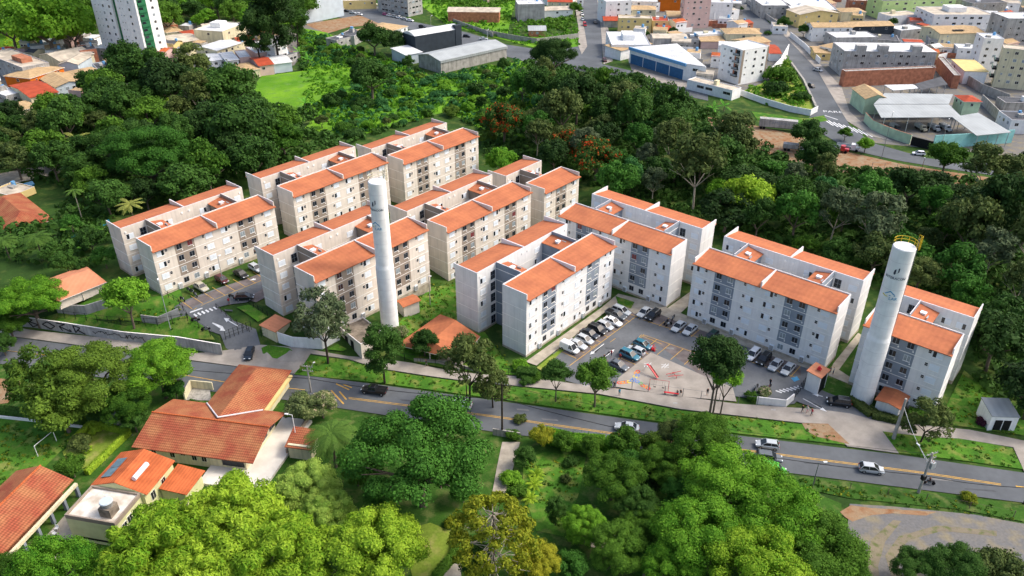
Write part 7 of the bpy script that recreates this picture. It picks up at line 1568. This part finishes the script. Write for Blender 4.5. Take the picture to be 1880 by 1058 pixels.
def small_house():
    z=5.2; A=at(118,945,z); B=at(210,961,z); C_=at(254,905,z); u=(B-A); L=u.length; u.normalize(); rz=math.atan2(u.y,u.x); v=Vector((-u.y,u.x,0)); D=(C_-B).dot(v)
    o=empty("flat_roofed_house",(A.x,A.y,0),rz,"two-storey pale green house with a stained white flat roof and orange tiled rear","house"); cw=mat("pale_green_wall",c("#cfcf9e"),.9,.06,.5,fine=.05)
    wr=mat("stained_white_roof",c("#dcd8ce"),.9,.1,.6,fine=.12,col2=c("#b9ad9c"))
    m=MB(); m.box(0,0,-.5,L,D,z-.4,cw,wr)
    for q in ((0,0,L,.22),(0,D-.22,L,D),(0,.22,.22,D-.22),(L-.22,.22,L,D-.22)): m.box(q[0]-.004,q[1]-.004,z-.75,q[2]+.004,q[3]+.004,z,MT['taupe'])
    m.box(0,D+.01,-.5,L+.6,D+7.5,z-.2,cw); m.box(.5,-.03,.6,L*.9,-.01,1.0,BK); m.build("wall",o)
    zr=z+1.3
    m=MB(); m.xz([(0,z-.2),(L+.6,z-.2),(L*.5,zr-.15)],D+.05,D+7.45,cw); m.build("wall",o)
    oc=MT['oclay']; eroof("roof",o,[(-.4,D+.1,z-.25),(L*.5,D+.1,zr),(L*.5,D+7.8,zr),(-.4,D+7.8,z-.25)],oc); eroof("roof",o,[(L*.5,D+.1,zr),(L+1.0,D+.1,z-.25),(L+1.0,D+7.8,z-.25),(L*.5,D+7.8,zr)],oc)
    eroof("roof",o,[(L+.8,D+3,3.4),(L+5.5,D+3,3.0),(L+5.5,D+8.5,3.0),(L+.8,D+8.5,3.6)],oc); m=MB(); m.box(L+.65,D+3.4,-.5,L+5,D+8,3.0,cw); m.build("wall",o)
    for y,h_ in ((1.6,.9),(2.9,1.4),(D+1.8,1.6),(D+4.6,1.8)): link_mesh("window",simple_window(1.1,h_,'glass'),o,(L+.005 if y<D else L+.605,y,z-2.0),math.pi/2)
    b=MB(); 
    for i in range(2): b.faces([(.5,D+1.6+i*2.2,z+.2),(2.4,D+1.6+i*2.2,z+.85),(2.4,D+3.7+i*2.2,z+.85),(.5,D+3.7+i*2.2,z+.2)],[(0,1,2,3)],mat("solar_glass",c("#6f8590"),.2,.1,1,spec=.6))
    b.build("solar_panel",o)
    b=MB(); b.tube((L*.78,D+1.6,zr-.25),(L*.78,D+5.0,zr-.25),.42,MT['white'],n=14); b.build("solar_boiler",o)
    b=MB(); b.box(L*.62,1.0,z-.4,L*.62+1.9,2.9,z+1.2,MT['conc_d']); b.build("tank_plinth",o); b=MB(); b.tube((L*.62+.95,1.95,z+1.2),(L*.62+.95,1.95,z+2.0),.8,MT['gwall'],.92,18); b.tube((L*.62+.95,1.95,z+2.0),(L*.62+.95,1.95,z+2.15),.97,MT['lblue'],.9,18); b.build("water_tank",o)
    b=MB(); b.tube((L*.4,D-1.2,z-.3),(L*.45,.2+D*.55,z+1.5),.05,MT['white'],n=5); b.tube((L*.4,D-1.2,z-.35),(L*.6,2.2,z+.3),.04,MT['white'],n=5); b.build("pipe",o)
small_house()
def side_pavilion():
    z=3.0; a=at(135,881,z); b_=at(22,1000,z); u=(b_-a); u.z=0; u.normalize(); v=Vector((u.y,-u.x,0)); L=24; rz=math.atan2(u.y,u.x)
    # local x runs from the far end toward the camera, y to the left side
    v=Vector((-u.y,u.x,0)); l=at(37,864,z)-a; s=-1 if l.dot(v)<0 else 1; Wd=10.5*s
    o=empty("veranda_house",(a.x,a.y,0),rz,"long low red-tiled building with a dark open veranda, bottom left","house")
    cl=MT['clay']; P1=[(0,0,z),(L,0,z),(L,Wd/2,5.1),(0,Wd/2,5.1)]; P2=[(0,Wd/2,5.1),(L,Wd/2,5.1),(L,Wd,z),(0,Wd,z)]
    eroof("roof",o,P1 if s>0 else P1[::-1],cl); eroof("roof",o,P2 if s>0 else P2[::-1],cl)
    m=MB(); y0,y1=sorted((2.2*s,Wd-1.2*s)); m.box(.8,y0,-.5,L-.5,y1,z-.12,MT['brick']); m.build("wall",o)
    b=MB(); b.tube((0,Wd/2,5.16),(L,Wd/2,5.16),.15,MT['oclay'],n=6); b.build("ridge_tiles",o)
    y0,y1=sorted((-.2*s,-.7*s)); b=MB(); b.box(.2,y0,2.1,L,y1,2.6,MT['cream']); b.build("veranda_beam",o)
    for k in range(9): b=MB(); b.box(.3+k*2.9,y0,-.5,.75+k*2.9,y1,2.1,MT['slate']); b.build("post",o)
    dr=[a+u*0-v*s*1.0,a+u*24-v*s*1.0,a+u*24-v*s*6.0,a-v*s*6.0]; drape("paved_yard",[(p.x,p.y) for p in dr],MT['pave'],.05,world=True)
    for k,(x,y) in enumerate(((7.5,1.9),(8.5,2.3))):
        q=a+u*x-v*s*y; cobj=empty("garden_chair",(q.x,q.y,.05),k*1.2,("white garden chair on the paved yard, left one","white garden chair on the paved yard, right one")[k],"chair"); m=MB(); m.box(-.25,-.25,.42,.25,.25,.47,MT['white']); m.build("seat",cobj); m=MB(); m.box(-.25,.2,.47,.25,.25,.9,MT['white']); m.build("backrest",cobj)
        for x_ in (-.22,.18):
            for y_ in (-.22,.18): m=MB(); m.box(x_,y_,0,x_+.04,y_+.04,.42,MT['white']); m.build("leg",cobj)
side_pavilion()
def goal():
    a=at(70,838); b_=at(104,810); o=empty("football_goal",a,0,"white football goal frame on the lawn","goal"); q=b_-a; b=MB()
    b.tube((0,0,0),(0,0,2.3),.06,MT['white'],n=6); b.tube((q.x,q.y,0),(q.x,q.y,2.3),.06,MT['white'],n=6); b.tube((0,0,2.3),(q.x,q.y,2.3),.06,MT['white'],n=6); b.build("frame",o)
goal()
def hedge(name,label,pts,w_,h,lk,seed=3):
    P=[at(*p) for p in pts]; rnd=random.Random(seed); V=[];Fc=[]
    for p,q in zip(P,P[1:]):
        L=(q-p).length
        for _ in range(int(L*110)):
            t=rnd.random(); d=(q-p).normalized(); s=Vector((-d.y,d.x,0)); y=rnd.uniform(-1,1); z=rnd.random(); 
            if abs(y)<.7 and z<.75: z=rnd.uniform(.85,1.05)
            leafquad(V,Fc,p.lerp(q,t)+s*y*w_+Vector((0,0,z*h)),(s*y+Vector((0,0,z))+rdir(rnd)*.5).normalized(),.16,rnd)
        i=len(V); s=Vector((-(q-p).normalized().y,(q-p).normalized().x,0))*w_*.8; zz=Vector((0,0,h*.85)); V+=[p-s,q-s,q+s,p+s,p-s+zz,q-s+zz,q+s+zz,p+s+zz]; Fc+=[tuple(a+i for a in f) for f in ((4,5,6,7),(0,1,5,4),(1,2,6,5),(2,3,7,6),(3,0,4,7))]
    me=bpy.data.meshes.new(name); me.from_pydata([tuple(v) for v in V],[],Fc); me.materials.append(LEAF[lk]); return tag(link_mesh(name,me),label,"hedge")
hedge("hedge","clipped yellow-green hedge round the small lawn behind the tiled house",[(130,818),(168,782),(238,797),(160,872)],.55,1.1,'lime')
hedge("hedge","thick mixed hedge between the main road and the garden lawn",[(1000,806),(1050,818),(1110,822),(1170,838)],1.6,2.2,'bright',5)
hedge("hedge","dark hedge along the far side of the football lawn",[(-20,757),(80,768),(155,779)],1.0,1.6,'dark',6)
hedge("hedge","low green hedge beside the curved garden path",[(845,985),(835,1020),(800,1062)],.8,1.0,'mid',7)
hedge("hedge","dark shrubs along the pavement at the grey block's corner",[(950,690),(985,695)],1.2,2.0,'dark',8)
hedge("hedge","overgrown fence line by the right entrance kerb",[(1560,735),(1600,765),(1660,778)],1.1,1.2,'olive',9)
hedge("hedge","bushes at the foot of the short grey block",[(1665,765),(1700,775),(1740,770)],1.5,1.8,'mid',10)
wall_line("boundary_wall","low white edging wall of the football lawn",[(-20,765),(80,776),(158,787)],.5,.3,MT['band'])
wall_line("boundary_wall","roadside garden wall by the garden gate",[(905,798),(955,806)],1.4,.25,MT['conc'])
